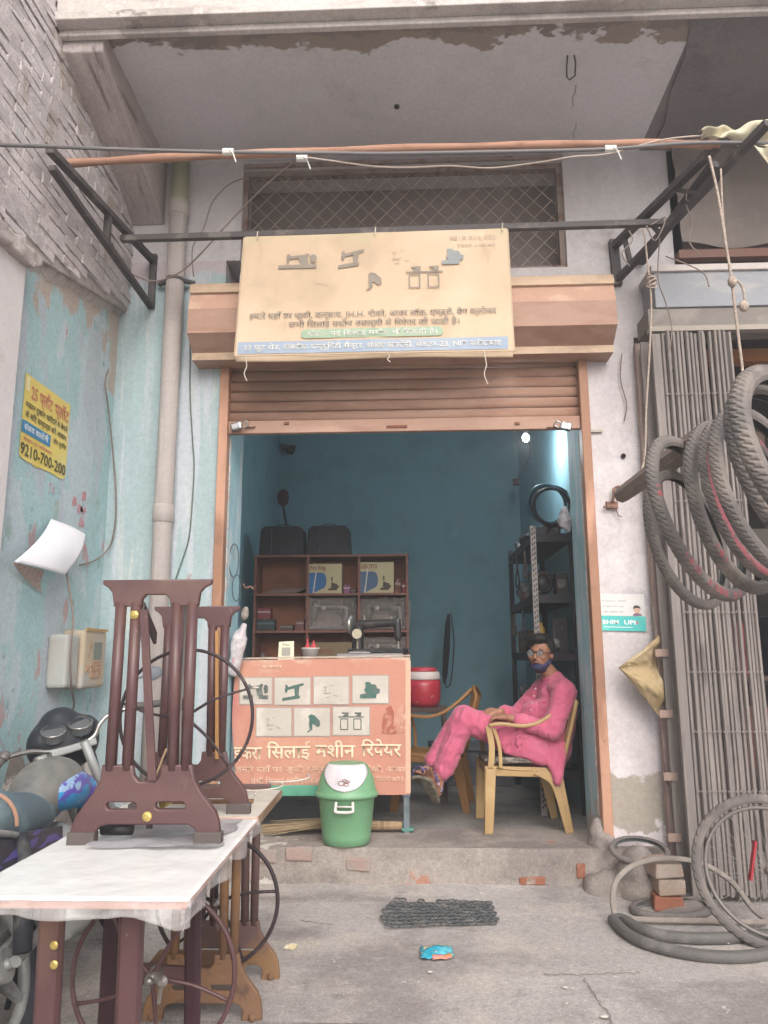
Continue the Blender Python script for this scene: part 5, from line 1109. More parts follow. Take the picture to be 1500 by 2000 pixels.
# loose clutter hung on the rack posts and heaped on its shelves
for i, (x, y, z0, z1, c, lab) in enumerate(((.90, 6.2, 2.20, 1.98, '5a4a3e', 'brown belt loop hanging from the upper rack shelf'), (.90, 6.7, 2.22, 1.95, '2f3036', 'black belt loop hanging at the far side of the upper rack shelf'), (.90, 6.45, 1.74, 1.50, '44474d', 'grey cable loop hanging from the second rack shelf'), (.90, 7.0, 1.74, 1.55, '6a5d50', 'pale cord loop hanging at the far end of the second rack shelf'))):
    g = MB(); g.tube([V((x+.01*math.sin(a*2), y+.05*math.sin(a), (z0+z1)/2+(z0-z1)/2*math.cos(a))) for a in [k*math.pi/12 for k in range(24)]], .007, 6, closed=True)
    setp(g.build('belt_loop', mat('loop_'+c, c, bump=0), smooth=True), lab, 'belt')
for i, (x, y, z, w_, h_, c, lab) in enumerate(((.93, 6.05, 2.302, .10, .07, '4d4a55', 'slate parcel at the near corner of the rack top'), (1.08, 6.15, 2.302, .11, .12, '5b4238', 'brown carton on the rack top under the coils'), (.93, 6.62, 1.832, .08, .12, '6a3a3a', 'dull red carton on the upper rack shelf'), (.93, 6.85, 1.402, .1, .14, '3a4a55', 'blue grey carton on the middle rack shelf'))):
    rackbox(x, y, z, w_, .12, h_, c, lab, 'carton')
# ------------------------------------------------------------ treadle stands
M_maroon = mat('maroon_cast_iron', '54393a', [('5e4341', (1.5, 1.5, 4), .5, .66, 4), ('6b5046', (2, 2, 1.2), .56, .7, 4), ('80695f', (38, 38, 30), .70, .73, 4), ('6e5c57', (5, 5, 2), .60, .74, 8)], rough=.42, bump=.04, bscale=120, spec=.5, coord='obj', var=.05)
M_rustc = mat('rusty_brown_iron', '7d5f4a', [('8f6b49', 4, .48, .62, 5), ('5f4a40', 7, .58, .68, 5)], rough=.8, bump=.25, coord='obj')
M_bolt = mat('brass_bolt', 'c7b06a', rough=.35, metal=.6, bump=0)
M_pad = mat('foot_pad_grey', '5b5350', rough=.8)
M_black_rod = mat('black_rod', '3b3134', [('5a4a48', 14, .56, .64, 4)], rough=.45, bump=0)
SX, SY, SS = 285, 1650, .00172      # drawing units of the casting: 1 unit = 1.72 mm
def u2(pts):      # the castings are symmetric uprights; the survey drawing is corrected for perspective here
    return [((x-SX-.05*(SY-y))*(.001587+.0000992*(SY-y)/515), (SY-y)*.001602) for x, y in pts]
def smooth_poly(pts, k=3):
    n = len(pts); out = []
    for i in range(n):
        p0, p1, p2 = V(pts[i-1]), V(pts[i]), V(pts[(i+1) % n])
        a = p1.lerp(p0, min(.5, .0045/max(1e-6, (p0-p1).length))); b = p1.lerp(p2, min(.5, .0045/max(1e-6, (p2-p1).length)))
        out += [tuple(a), tuple((a+b)/2*.5+p1*.5), tuple(b)]
    return out
CAST_OUT = [(203, 1135), (414, 1134), (413, 1140), (400, 1147), (391, 1158), (387, 1184), (374, 1504), (373, 1505), (379, 1530), (393, 1556), (410, 1577), (421, 1592), (427, 1608), (430, 1632), (430, 1648),
            (385, 1650), (389, 1632), (385, 1620), (370, 1611), (209, 1611), (194, 1615), (184, 1625), (181, 1634), (180, 1653), (136, 1655), (138, 1630), (148, 1602), (166, 1578), (184, 1556), (198, 1532), (202, 1505), (224, 1184), (221, 1158), (213, 1147), (203, 1140)]
CAST_H = [rrect(276, -1184, 336, -1160, 8), ]
def casting(name, m, parent, o, u, n, s=1.0, rough_edge=.0):
    fr = (o, V(u)*s, V((0, 0, 1))*s, n)
    # the plates: head plate and foot plate, each with its openings
    head = [(203, 1135), (414, 1134), (413, 1140), (400, 1147), (391, 1158), (387, 1184), (336, 1185), (335, 1171), (326, 1161), (285, 1161), (276, 1171), (275, 1185), (224, 1185), (221, 1158), (213, 1147), (203, 1140)]
    foot = [(374, 1504), (379, 1530), (393, 1556), (410, 1577), (421, 1592), (427, 1608), (430, 1632), (430, 1648), (385, 1650), (389, 1632), (385, 1620), (370, 1611), (209, 1611), (194, 1615), (184, 1625), (181, 1634), (180, 1653), (136, 1655), (138, 1630), (148, 1602), (166, 1578), (184, 1556), (198, 1532), (202, 1505),
            (257, 1505), (259, 1522), (270, 1536), (307, 1536), (317, 1523), (319, 1505)]
    a = plate([u2(head)], 'head_plate', m, fr, parent, .016, .004)
    holes = [[(x, y) for x, y in u2([(px, -py) for px, py in rrect(x0, -y1, x1, -y0, (y1-y0)/2-.5)])] for x0, y0, x1, y1 in ((205, 1569, 270, 1588), (302, 1569, 367, 1588))]
    b = plate([u2(foot)]+holes, 'foot_plate', m, fr, parent, .018, .005)
    for (xt0, xt1, xb0, xb1) in ((224, 246, 203, 224), (254, 277, 236, 258), (335, 356, 326, 348), (367, 387, 352, 374)):
        g = MB(); rr = .0185*s
        T, B = u2([((xt0+xt1)/2, 1180)])[0], u2([((xb0+xb1)/2, 1512)])[0]
        P = [V(o)+V(u)*s*x+V((0, 0, 1))*s*y for x, y in (T, B)]
        g.tube([P[0], P[1]], rr, 14); g.build('upright_bar', m, parent, smooth=True)
    return a, b
def wheel(m, parent, C, r, u, n, lean=0, spokes=5, rot=.3, thick=.0075):
    C, u, n = V(C), V(u), V(n); w_ = V((0, 0, 1))
    g = MB(); g.tube([C+u*r*math.cos(a)+w_*r*math.sin(a) for a in [2*math.pi*k/64 for k in range(64)]], thick, 10, closed=True)
    rim = g.build('wheel', m, parent, smooth=True)
    g = MB()
    for k in range(spokes):
        a = rot+2*math.pi*k/spokes
        e = C+u*r*math.cos(a)+w_*r*math.sin(a); mid = C+u*r*.5*math.cos(a+.12)+w_*r*.5*math.sin(a+.12)+n*.012
        g.tube(catm([C+n*.015, mid, e], 4), [thick*.9]*4+[thick*.75]*5, 6)
    g.build('spokes', m, rim, smooth=True)
    g = MB(); g.tube([C-n*.03, C+n*.035], [.02, .016], 12); g.tube([C+n*.035, C+n*.05], .011, 8); g.build('hub', M_msil, rim, smooth=True)
    return rim
TZ = .786
# --- stand standing on the table
st1 = empty('treadle_stand', (-.84, 2.7, TZ), 'tall maroon cast treadle stand with a thin black wheel standing on the plastic covered table', 'treadle stand')
o1 = V((at(285, 1640, Y=2.53).x, 2.535, TZ+.002))
casting('c', M_maroon, st1, o1, (1, .03, 0), (0, -1, 0), 1.0)
o2 = V((at(372, 1590, Y=3.02).x, 3.02, TZ+.002))
casting('c', M_maroon, st1, o2, (1, .03, 0), (0, -1, 0), .932)
def CP(o, px, py, s=1.0, e=0): x, y = u2([(px, py)])[0]; return V(o)+V((1, .03, 0))*x*s+V((0, -e, y*s))
for o_, s_, pads in ((o1, 1.0, ((158, 1648), (408, 1643))), (o2, .932, ((158, 1648), (408, 1643)))):
    for px, py in pads:
        g = MB(); c = CP(o_, px, 1646, s_); g.box(c+V((-.044, -.020, -.012)), c+V((.044, .020, .030))); g.build('foot_pad', M_pad, st1, bevel=.004)
g = MB(); g.bar(CP(o1, 283, 1195, 1.0, .016), CP(o1, 300, 1530, 1.0, .016), .026, .008, up=(0, 1, 0)); g.build('brace', M_maroon, st1)
g = MB(); g.bar(CP(o1, 277, 1192, 1.0, .0), CP(o2, 200, 1215, .932), .012, .045); g.build('brace', mat('brace_dark', '3d2f31', rough=.5), st1)
g = MB(); g.bar(CP(o1, 320, 1545, 1.0, -.02), CP(o2, 250, 1560, .932), .02, .03); g.build('brace', M_maroon, st1)
for px, py in ((264, 1205), (290, 1598)):
    g = MB(); c = CP(o1, px, py, 1.0, .018); g.lathe([(.013, 0), (.014, .004), (.009, .006), (.006, .009)], c, 6, Matrix.Rotation(R(90), 4, 'X')); g.tube([c, c+V((0, .0, 0))+V((0, .008, 0))], .015, 14); g.build('bolt', M_bolt, st1)
g = MB(); c = CP(o1, 310, 1580, 1.0, -.03); g.tube([c, c+V((.02, .06, .01))], .014, 8); g.build('bolt', M_bolt, st1)
g = MB(); c = CP(o1, 291, 1622, 1.0, .0); g.tube([c+V((0, 0, .015)), c], .010, 8); g.build('peg', M_dark, st1)
g = MB(); g.tube([at(300, 1527, Y=2.6), at(325, 1462, Y=2.64)], .0035, 6); g.build('wooden_rod', mat('pale_rod', 'b59878', rough=.7), st1)
g = MB(); g.bar(at(424, 1232, Y=2.99), at(424, 1482, Y=2.985), .012, .012); g.build('wooden_rod', mat('tan_rod', 'a77d50', rough=.7), st1)
g = MB(); g.tube([at(362, 1168, Y=2.6), at(362, 1230, Y=2.62), at(352, 1395, Y=2.66), at(352, 1520, Y=2.66)], .0045, 6); g.build('pitman_rod', M_msil, st1)
wheel(M_black_rod, st1, at(364, 1400, Y=2.78), .234, (1, .05, 0), (0, -1, 0), rot=.42, thick=.0062)
g = MB(); g.grid(lambda u, v: V((-.86+.34*u, 2.66+.10*v, TZ+.004+.001*u)), 2, 2); 

# --- near table (plastic wrapped) and far table
M_wrap = mat('plastic_wrapped_top', 'e4e2e0', [('dad8da', (3, 3, 3), .55, .66, 3)], rough=.25, bump=.3, bscale=8, spec=.5, bdist=.02)
M_edge = mat('table_edge_peach', 'cf9480', [('d8a896', (3, 3, 12), .5, .62, 4)], rough=.6)
M_film = mat('clear_film', 'd0cbca', [('e2dedc', (14, 14, 20), .5, .58, 5), ('b9b1b0', (11, 11, 25), .6, .66, 4)], rough=.15, bump=.5, bscale=30, alpha=.24, spec=.6)
def tcorner(x, y): return V((x+.0-(y-2.0)*.026, y, 0))     # the tables run slightly askew
t1 = empty('sewing_table', (-.85, 2.45, 0), 'near sewing table with a glossy plastic wrapped white top and peach edge', 'sewing table')
def tt(x, y, z): return V((x-(y-2.0)*.026, y, z))
def slab(g, x0, x1, y0, y1, z0, z1):
    vs = [tt(x, y, z) for x in (x0, x1) for y in (y0, y1) for z in (z0, z1)]
    return g.mesh(vs, [(0, 1, 3, 2), (4, 6, 7, 5), (0, 4, 5, 1), (2, 3, 7, 6), (0, 2, 6, 4), (1, 5, 7, 3)])
g = MB(); slab(g, -1.135, -.56, 1.985, 2.925, TZ-.026, TZ-.002); g.build('table_edge', M_edge, t1, bevel=.003)
def wraptop(u, v):
    x = -1.142+.589*u; y = 1.978+.955*v
    d = min(u, 1-u, v, 1-v)
    z = TZ+.0005+.0022*abs(nz(x*14, y*9))+.002*max(0, nz(x*5, y*4, 3))-(.006 if d == 0 else 0)
    p = tt(x, y, z); 
    if d == 0: p += V((.004*nz(y*20, 5), .004*nz(x*20, 1), 0))
    return p
g = MB(); g.grid(wraptop, 70, 90); g.build('wrapped_top', M_wrap, t1, smooth=True)
def film(side):
    def f(u, v):
        if side == 'front': p = tt(-1.145+.6*u, 1.974, TZ-.002)+V((0, -.010*v-.008*math.sin(u*17)*v-.01*nz(u*9, v*2)*v, -.034*v-.016*v*max(0, nz(u*6, 4)+.4)-.02*v*math.exp(-((u-.97)*14)**2)))
        else: p = tt(-.551, 1.974+.96*u, TZ-.002)+V((.006*v+.012*math.sin(u*21)*v+.01*nz(u*9, v*3, 2)*v, 0, -.040*v-.018*v*nz(u*7, 8)))
        return p
    return f
for s_ in ('front', 'right'):
    g = MB(); g.grid(film(s_), 80, 6); g.build('film_skirt', M_film, t1, smooth=True, solid=.0015)
g = MB()   # loose grey sheet of film lying over the top, under the stand
def loose(u, v):
    x = -1.0+.40*u; y = 2.45+.45*v
    return tt(x+.03*nz(v*4, 1), y+.03*nz(u*4, 2), TZ+.006+.012*max(0, nz(x*8, y*7, 1))+.010*math.exp(-((v-.05-.12*math.sin(u*5))*9)**2))
g.grid(loose, 50, 40); g.build('loose_film', mat('grey_film', 'a39fa3', [('c4c0c2', 5, .5, .62, 5)], rough=.2, bump=.3, bscale=12, alpha=.8, spec=.6), t1, smooth=True)
def leg_bar(p, q, w_, m, parent, d=.03):
    g = MB(); p, q = V(p), V(q)
    g.prism([(-w_/2, 0), (w_/2, 0), (w_/2*.75, -d*.6), (0, -d), (-w_/2*.75, -d*.6)], (0, 0, 0), (1, 0, 0), (0, 1, 0), (0, 0, 1), .001)
    g = MB(); pr = [(-w_/2, .004), (w_/2, .004), (w_/2, -d*.3), (w_/2*.8, -d*.75), (w_/2*.5, -d), (-w_/2*.5, -d), (-w_/2*.8, -d*.75), (-w_/2, -d*.3)]; k = len(pr)
    g.mesh([q+V((x, y, 0)) for x, y in pr]+[p+V((x, y, 0)) for x, y in pr], [tuple(range(k)), tuple(range(k, 2*k))[::-1]]+[(i, (i+1) % k, k+(i+1) % k, k+i) for i in range(k)])
    return g.build('stand_leg', m, parent)
for px_t, px_b, w_ in ((100, 94, .066), (256, 252, .064)):
    leg_bar((at(px_t, 1780, Y=2.12).x, 2.13, TZ-.03), (at(px_b, 2000, Y=2.12).x, 2.13, .02), w_, M_maroon, t1)
for px_t, w_ in ((369, .05),): leg_bar((at(px_t, 1780, Y=2.62).x, 2.66, TZ-.03), (at(px_t+3, 2000, Y=2.62).x, 2.66, .02), w_, mat('maroon_dark', '402a30', rough=.45, bump=.05), t1)
leg_bar((at(300, 1780, Y=2.7).x-.12, 2.66, TZ-.03), (at(300, 2000, Y=2.7).x-.14, 2.66, .02), .05, _mats['maroon_dark'], t1)
g = MB(); slab(g, -1.10, -.62, 2.09, 2.13, .03, .07); slab(g, -1.10, -.60, 2.64, 2.68, .03, .07); g.build('foot_rail', M_maroon, t1, bevel=.006)
for py in (1846, 1884):
    g = MB(); c = at(106, py, Y=2.095); g.lathe([(.010, 0), (.011, .003), (.007, .006)], c, 12, Matrix.Rotation(R(90), 4, 'X')); g.build('bolt', M_bolt, t1)
g = MB(); g.bar(at(278, 1898, Y=2.66), at(365, 1905, Y=2.66), .02, .05); g.build('cross_tie', M_maroon, t1)
wheel(M_maroon, t1, at(300, 1905, Y=2.45), .238, (1, .05, 0), (0, -1, 0), rot=.95, thick=.0075)
g = MB(); c = at(316, 1918, Y=2.40); g.lathe([(.014, -.01), (.017, 0), (.008, .01)], c, 14, Matrix.Rotation(R(90), 4, 'X')); g.tube([c+V((-.03, .02, .015)), c+V((.0, .0, 0)), c+V((-.01, .01, -.06))], .006, 6); g.build('crank', M_msil, t1)

t2 = empty('sewing_table', (-.86, 3.25, 0), 'farther sewing table with a pale bare top on a rusty brown treadle stand', 'sewing table')
g = MB(); slab(g, -1.135, -.556, 2.955, 3.545, TZ-.026, TZ-.001); g.build('table_top', [M_edge], t2, bevel=.003)
g = MB(); slab(g, -1.133, -.558, 2.957, 3.543, TZ-.001, TZ+.001); g.build('top_laminate', mat('cream_laminate', 'd3cbc0', [('c2b8ab', 5, .5, .64, 5)], rough=.4, bump=.02), t2)
g = MB(); slab(g, -.5558, -.552, 2.955, 3.545, TZ-.028, TZ+.002); slab(g, -1.135, -.552, 3.546, 3.55, TZ-.028, TZ+.002); g.build('edge_band', mat('brown_edge_band', '8a6e58', [('a38b76', (4, 4, 14), .5, .6, 4)], rough=.6), t2)
oa = V((at(397, 1990, Y=3.22).x, 3.22, .006)); ob = V((at(444, 1905, Y=3.6).x, 3.60, .006))
def scaled_cast(m, parent, o, s): casting('c', m, parent, o, (1, .02, 0), (0, -1, 0), s)
scaled_cast(M_rustc, t2, oa, .96); scaled_cast(mat('brown_cast_iron', '6a5350', [('8a6a4c', (3, 3, 2), .52, .64, 5, ('Z', .5, .1))], rough=.6, bump=.1), t2, ob, .96)
for o_ in (oa, ob):
    for px in (158, 408):
        g = MB(); c = V(o_)+V(((px-SX)*SS*.885, 0, .0)); g.cap(c+V((0, .0, .012)), c+V((.004*(1 if px > 300 else -1), -.012, .010)), .018, .015); g.build('claw_foot', M_rustc, t2, smooth=True)
text('2', 'lettering', M_pad, (oa+V((-.055, -.022, .135)), (1, 0, 0), (0, 0, 1), (0, -1, 0)), .018, .04, t2, .02); text('2', 'lettering', M_pad, (oa+V((-.030, -.022, .135)), (1, 0, 0), (0, 0, 1), (0, -1, 0)), .018, .04, t2, .02)
wheel(M_black_rod, t2, at(424, 1760, Y=3.38), .250, (1, .03, 0), (0, -1, 0), rot=.15, thick=.0085)
g = MB(); g.tube([at(392, 1640, Y=3.3), at(398, 1760, Y=3.33), at(388, 1880, Y=3.33)], .006, 6); g.build('pitman_rod', M_black_rod, t2)
g = MB(); slab(g, -1.06, -.66, 3.30, 3.52, .13, .145); g.build('treadle_plate', M_rustc, t2, bevel=.004)
wire('cord_coil', [tt(-.70+.055*math.cos(a)+.01*k_, 3.38+.05*math.sin(a), TZ+.008+.003*k_) for k_, a in enumerate([i*.55 for i in range(26)])][:26], .0035, mat('cream_cord', 'c9beb4', rough=.8, bump=0), 'small coil of cream cord lying on the far table corner', 'cord', 2)
# drawer of parts seen through the stand slot
g = MB(); g.tube([V((-1.02, 2.60, TZ+.03)), V((-.92, 2.60, TZ+.035))], [.018, .022], 10); g.tube([V((-1.0, 2.60, TZ+.05)), V((-.9, 2.62, TZ+.05))], .006, 6)
setp(g.build('iron_fitting', mat('fitting_dark', '4b4a4c', rough=.4, metal=.5), smooth=True), 'dark iron fitting lying behind the slot of the maroon stand foot', 'fitting')

# ------------------------------------------------------------ motorcycle, heading to the wall, leaning on its side stand
mc = empty('motorcycle', (0, 0, 0), 'dusty motorcycle with teal grey seat parked between the blue wall and the tables', 'motorcycle')
M_mdark = mat('moto_dark', '33343a', [('5a5855', 9, .55, .66, 5)], rough=.5, bump=.1, coord='obj'); M_mseat = mat('moto_seat_teal', '5a6a72', [('74868a', (4, 4, 4), .5, .64, 5), ('8a8a80', 6, .62, .72, 4)], rough=.7, bump=.15, bscale=60, coord='obj')
M_mtank = mat('moto_tank_dusty', '7b7974', [('5d5f60', (3, 3, 3), .5, .64, 4)], rough=.45, bump=.02, coord='obj', spec=.5); M_mal = mat('moto_alloy', '9a9b9a', [('7b7b7a', 8, .5, .64, 4)], rough=.5, metal=.3, bump=.05, coord='obj')
M_mchr = mat('moto_chrome', 'c4c0bb', rough=.2, metal=.9, bump=0); M_mblue = mat('moto_blue', '2f86b8', [('5a4fa0', (5, 5, 9), .5, .53, 3), ('8fa9c4', (6, 6, 9), .58, .6, 3)], rough=.35, bump=0, coord='obj'); M_mviolet = mat('moto_violet', '34343f', [('4f4a86', (3, 3, 16), .56, .58, 3)], rough=.4, bump=0)
K = dict(keep=True)
def mtyre(x, label):
    g = MB(); g.tube([V((x+.265*math.cos(a), 0, .30+.265*math.sin(a))) for a in [2*math.pi*k/60 for k in range(60)]], .045, 12, closed=True); w0 = g.build('wheel', M_mdark, mc, smooth=True, keep=True)
    g = MB(); g.tube([V((x+.225*math.cos(a), 0, .30+.225*math.sin(a))) for a in [2*math.pi*k/48 for k in range(48)]], .022, 10, closed=True)
    g.build('rim', M_mal, w0, smooth=True, keep=True)
    for k in range(6):
        a = 2*math.pi*k/6+.2; g = MB(); d = V((math.cos(a), 0, math.sin(a))); s_ = V((-math.sin(a), 0, math.cos(a))); c = V((x, 0, .30))
        g.mesh([c+d*.04+s_*.030+V((0, -.02, 0)), c+d*.04-s_*.030+V((0, -.02, 0)), c+d*.215-s_*.014+V((0, -.012, 0)), c+d*.215+s_*.014+V((0, -.012, 0)), c+d*.04+s_*.030+V((0, .02, 0)), c+d*.04-s_*.030+V((0, .02, 0)), c+d*.215-s_*.014+V((0, .012, 0)), c+d*.215+s_*.014+V((0, .012, 0))],
               [(0, 1, 2, 3), (4, 7, 6, 5), (0, 4, 5, 1), (1, 5, 6, 2), (2, 6, 7, 3), (3, 7, 4, 0)]); g.build('spoke', M_mal, w0, bevel=.006, keep=True)
    g = MB(); g.tube([(x, -.06, .30), (x, .06, .30)], .06, 20); g.tube([(x, -.075, .30), (x, .075, .30)], .02, 10); g.build('hub', M_mal, w0, bevel=.006, keep=True)
mtyre(0, 'rear'); mtyre(1.24, 'front')
g = MB(); g.cap((-.22, 0, .78), (.25, 0, .775), .10, .115); g.cap((.25, 0, .76), (.55, 0, .74), .12, .09); g.cap((-.24, 0, .79), (-.15, 0, .76), .07, .1)
remeshed(g, 'seat', M_mseat, mc, .018, 3, keep=True)
g = MB(); g.tube([V((.16, .118*math.cos(a)*1.02, .77+.118*math.sin(a)*1.02)) for a in [k*math.pi/12-.2 for k in range(15)]], .008, 6); g.build('seat_strap', mat('strap_orange', 'a8826e', rough=.7), mc, keep=True)
g = MB(); g.ell((.72, 0, .83), (.24, .14, .13)); g.ell((.62, 0, .80), (.2, .12, .10)); tk = remeshed(g, 'fuel_tank', M_mtank, mc, .018, 3, keep=True)
g = MB(); g.lathe([(.035, 0), (.035, .012), (.02, .018)], (.72, 0, .955), 16); g.build('fuel_cap', M_mchr, tk, keep=True)
for s_ in (-1, 1):
    g = MB(); g.ell((.74, s_*.075, .785), (.20, .085, .085)); g.ell((.86, s_*.08, .76), (.10, .07, .08)); remeshed(g, 'tank_panel', M_mblue, mc, .012, 2, keep=True)
    g = MB(); g.prism([(.05, .52), (.42, .50), (.50, .66), (.2, .70), (-.15, .72)], (0, s_*.11, 0), (1, 0, 0), (0, 0, 1), (0, s_, 0), .02); g.build('side_panel', M_mviolet, mc, bevel=.008, keep=True)
    g = MB(); g.tube([(1.24, s_*.09, .30), (1.06, s_*.09, .80), (1.00, s_*.09, .98)], .022, 12); g.build('fork_leg', M_mal, mc, smooth=True, keep=True)
    g = MB(); g.tube([(0, s_*.12, .32), (.10, s_*.13, .55), (.14, s_*.13, .70)], [.032, .036, .03], 12)
    g.build('shock_absorber', M_mdark, mc, smooth=True, keep=True)
    g = MB(); g.tube([(0, s_*.09, .30), (.45, s_*.08, .36)], .022, 8); g.build('swing_arm', M_mal, mc, keep=True)
    g = MB(); g.tube(catm([V((.12, s_*.13, .70)), V((-.10, s_*.135, .76)), V((-.30, s_*.11, .80)), V((-.34, s_*.04, .80))]), .013, 8); g.build('grab_rail', M_mal, mc, smooth=True, keep=True)
g = MB(); g.box((.36, -.13, .24), (.72, .13, .46)); g.cap((.60, 0, .40), (.68, 0, .60), .09, .08); g.cap((.45, -.13, .34), (.45, .13, .34), .11, .11); remeshed(g, 'engine', M_mal, mc, .02, 2, keep=True)
g = MB(); g.tube([(.62, .10, .42), (.66, .14, .25), (.3, .15, .24), (-.25, .16, .34)], [.02, .02, .028, .045], 12); g.build('exhaust', M_mchr, mc, smooth=True, keep=True)
g = MB(); g.grid(lambda u, v: V((.33*math.cos(R(40+150*u))*1.0, (v-.5)*.12*(1-.0*u), .32+.33*math.sin(R(40+150*u))-abs(v-.5)*.04)), 20, 4); g.build('rear_fender', M_mdark, mc, smooth=True, keep=True, solid=.005)
g = MB(); g.grid(lambda u, v: V((1.24+.32*math.cos(R(30+130*u)), (v-.5)*.11, .31+.32*math.sin(R(30+130*u))-abs(v-.5)*.04)), 20, 4); g.build('front_fender', M_mdark, mc, smooth=True, keep=True, solid=.005)
g = MB(); g.box((-.36, -.05, .66), (-.30, .05, .73)); g.build('tail_lamp', mat('tail_red', '7d2028', rough=.3), mc, bevel=.01, keep=True)
g = MB(); g.tube([(.15, 0, .70), (.95, 0, .88), (1.02, 0, .70), (.75, 0, .30), (.3, 0, .28), (.15, 0, .70)], .022, 8); g.build('frame', M_mdark, mc, keep=True)
g = MB(); g.ell((1.14, 0, 1.03), (.13, .18, .15)); g.cap((1.10, -.10, 1.06), (1.10, .10, 1.06), .08, .08); g.ell((1.14, 0, 1.13), (.09, .10, .08)); remeshed(g, 'cowl', mat('cowl_black', '2e3138', rough=.45), mc, .015, 3, keep=True)
for dy in (-.065, .065):
    Mx = Matrix.Rotation(R(-38), 4, 'Y'); c = V((1.02, dy, 1.085))
    g = MB(); g.lathe([(.056, -.03), (.060, .012), (.052, .016), (.050, .006), (.002, .006)], c, 24, Mx); d0 = g.build('dial', mat('dial_grey', '5d5f62', rough=.3), mc, smooth=False, keep=True)
    g = MB(); g.lathe([(.058, .010), (.062, .014), (.058, .018)], c, 24, Mx, cap=False); g.build('dial_ring', M_mchr, d0, smooth=True, keep=True)
g = MB(); hb = [V((.86, .40, .98)), V((.93, .33, 1.01)), V((.98, .20, 1.03)), V((1.0, .09, 1.0)), V((1.0, -.09, 1.0)), V((.985, -.15, 1.06)), V((.97, -.21, 1.09)), V((.92, -.33, 1.09)), V((.86, -.40, 1.07))]
hb[1].z += .02
g.tube(catm(hb), .012, 10); g.build('handlebar', M_mchr, mc, smooth=True, keep=True)
g = MB(); g.box((.96, -.11, .965), (1.04, .11, 1.0)); g.build('fork_crown', M_mal, mc, bevel=.008, keep=True)
for s_, a, b in ((1, hb[1], hb[0]), (-1, hb[-2], hb[-1])):
    g = MB(); d = (b-a).normalized(); g.tube([a, a+d*.015, b+d*.03, b+d*.045], [.018, .017, .018, .021], 12); g.build('grip', mat('grip_dusty', '5f5a57', rough=.8), mc, smooth=True, keep=True)
    g = MB(); g.cap(a-d*.03, a-d*.015, .026, .024); g.tube(catm([a-d*.02+V((.02, 0, 0)), a+d*.03+V((.06, 0, -.01)), b+V((.06, 0, -.03))]), .006, 6); g.build('lever', mat('lever_grey', '77726f', rough=.5, metal=.4), mc, smooth=True, keep=True)
    g = MB(); m0 = a-d*.05; m1 = m0+V((.0, s_*.035, .11)); m2 = m1+V((-.02, s_*.10, .02)); g.tube(catm([m0, m1, m2]), .006, 6); g.ell(m2+V((0, s_*.03, .0)), (.016, .055, .038), n=8); g.build('mirror', mat('mirror_back', '6c7075', rough=.35), mc, smooth=True, keep=True)
g = MB(); g.tube([(.42, .1, .26), (.38, .22, .02)], .012, 8); g.build('side_stand', M_mdark, mc, keep=True)
wire_pts = [V((1.0, -.05, 1.03)), V((1.1, -.12, .95)), V((1.08, -.12, .8)), V((.9, -.08, .75))]
g = MB(); g.tube(catm(wire_pts), .006, 6); g.build('brake_cable', M_mdark, mc, smooth=True, keep=True)
PV = V((1.04, 0, 0)); SM = Matrix.Translation(PV) @ Matrix.Rotation(R(38), 4, 'Z') @ Matrix.Translation(-PV+V((0, 0, -.02)))
for o in mc.children_recursive:
    if o.name.split('.')[0] in ('handlebar', 'grip', 'lever', 'mirror', 'dial', 'dial_ring', 'cowl', 'fork_crown', 'brake_cable'): o.data.transform(SM)
mc.matrix_basis = Matrix.Translation((-1.41, 2.90, 0)) @ Matrix.Rotation(R(91), 4, 'Z') @ Matrix.Rotation(R(-18), 4, 'X')
# scruffy sill of rubble behind the motorcycle
g = MB(); g.grid(lambda u, v: V((-2.06+.12*v+.03*nz(u*7, v*3), 3.6+1.4*u, .9-.9*v**.6+.06*nz(u*9, v*4))), 40, 12)
g.build('rubble_bank', M_step, smooth=True)['kind'] = 'structure'

# ------------------------------------------------------------ electricity meter boxes on the side wall
def meter(y0, y1, z0, z1, d, c, label):
    t = empty('meter_box', (-2.0, (y0+y1)/2, z0), label, 'meter box', 'meter boxes on the blue wall')
    g = MB(); g.box((-2.062, y0, z0), (-2.062+d, y1, z1)); g.build('casing', mat('meter_'+c, c, [('a8a39b', (6, 6, 6), .5, .62, 5), ('9a7a5c', (9, 9, 5), .62, .7, 5)], rough=.7, bump=.1), t, bevel=.02)
    return t
a = meter(4.30, 4.455, 1.20, 1.50, .12, 'a9a9a4', 'left grey meter box with the bent wire in front')
b = meter(4.47, 4.80, 1.19, 1.53, .14, 'b0a08a', 'right larger beige meter box with a small display window')
g = MB(); g.box((-1.923, 4.60, 1.36), (-1.918, 4.72, 1.46)); g.build('display', mat('meter_window', '75776f', rough=.3, bump=0), b)
g = MB(); g.box((-1.922, 4.57, 1.25), (-1.918, 4.72, 1.345)); g.cur = 0; g.box((-1.922, 4.51, 1.29), (-1.916, 4.55, 1.32)); g.build('meter_label', mat('meter_label', 'b59a80', [('8c5a48', (60, 60, 120), .5, .56, 3)], rough=.6, bump=0), b)
g = MB(); g.box((-1.925, 4.48, 1.527), (-1.915, 4.79, 1.54)); g.build('lid_edge', mat('meter_ochre', 'b08a50', rough=.7), b)
wire('wall_wire', [V((-1.99, 4.30, 2.0)), V((-1.96, 4.25, 1.85)), V((-1.90, 4.24, 1.6)), V((-1.89, 4.22, 1.4)), V((-1.90, 4.28, 1.22)), V((-1.95, 4.45, 1.10)), V((-2.0, 4.5, 1.04))], .006, M_wire2, 'dark wire looping down over the left meter box', 'wire')
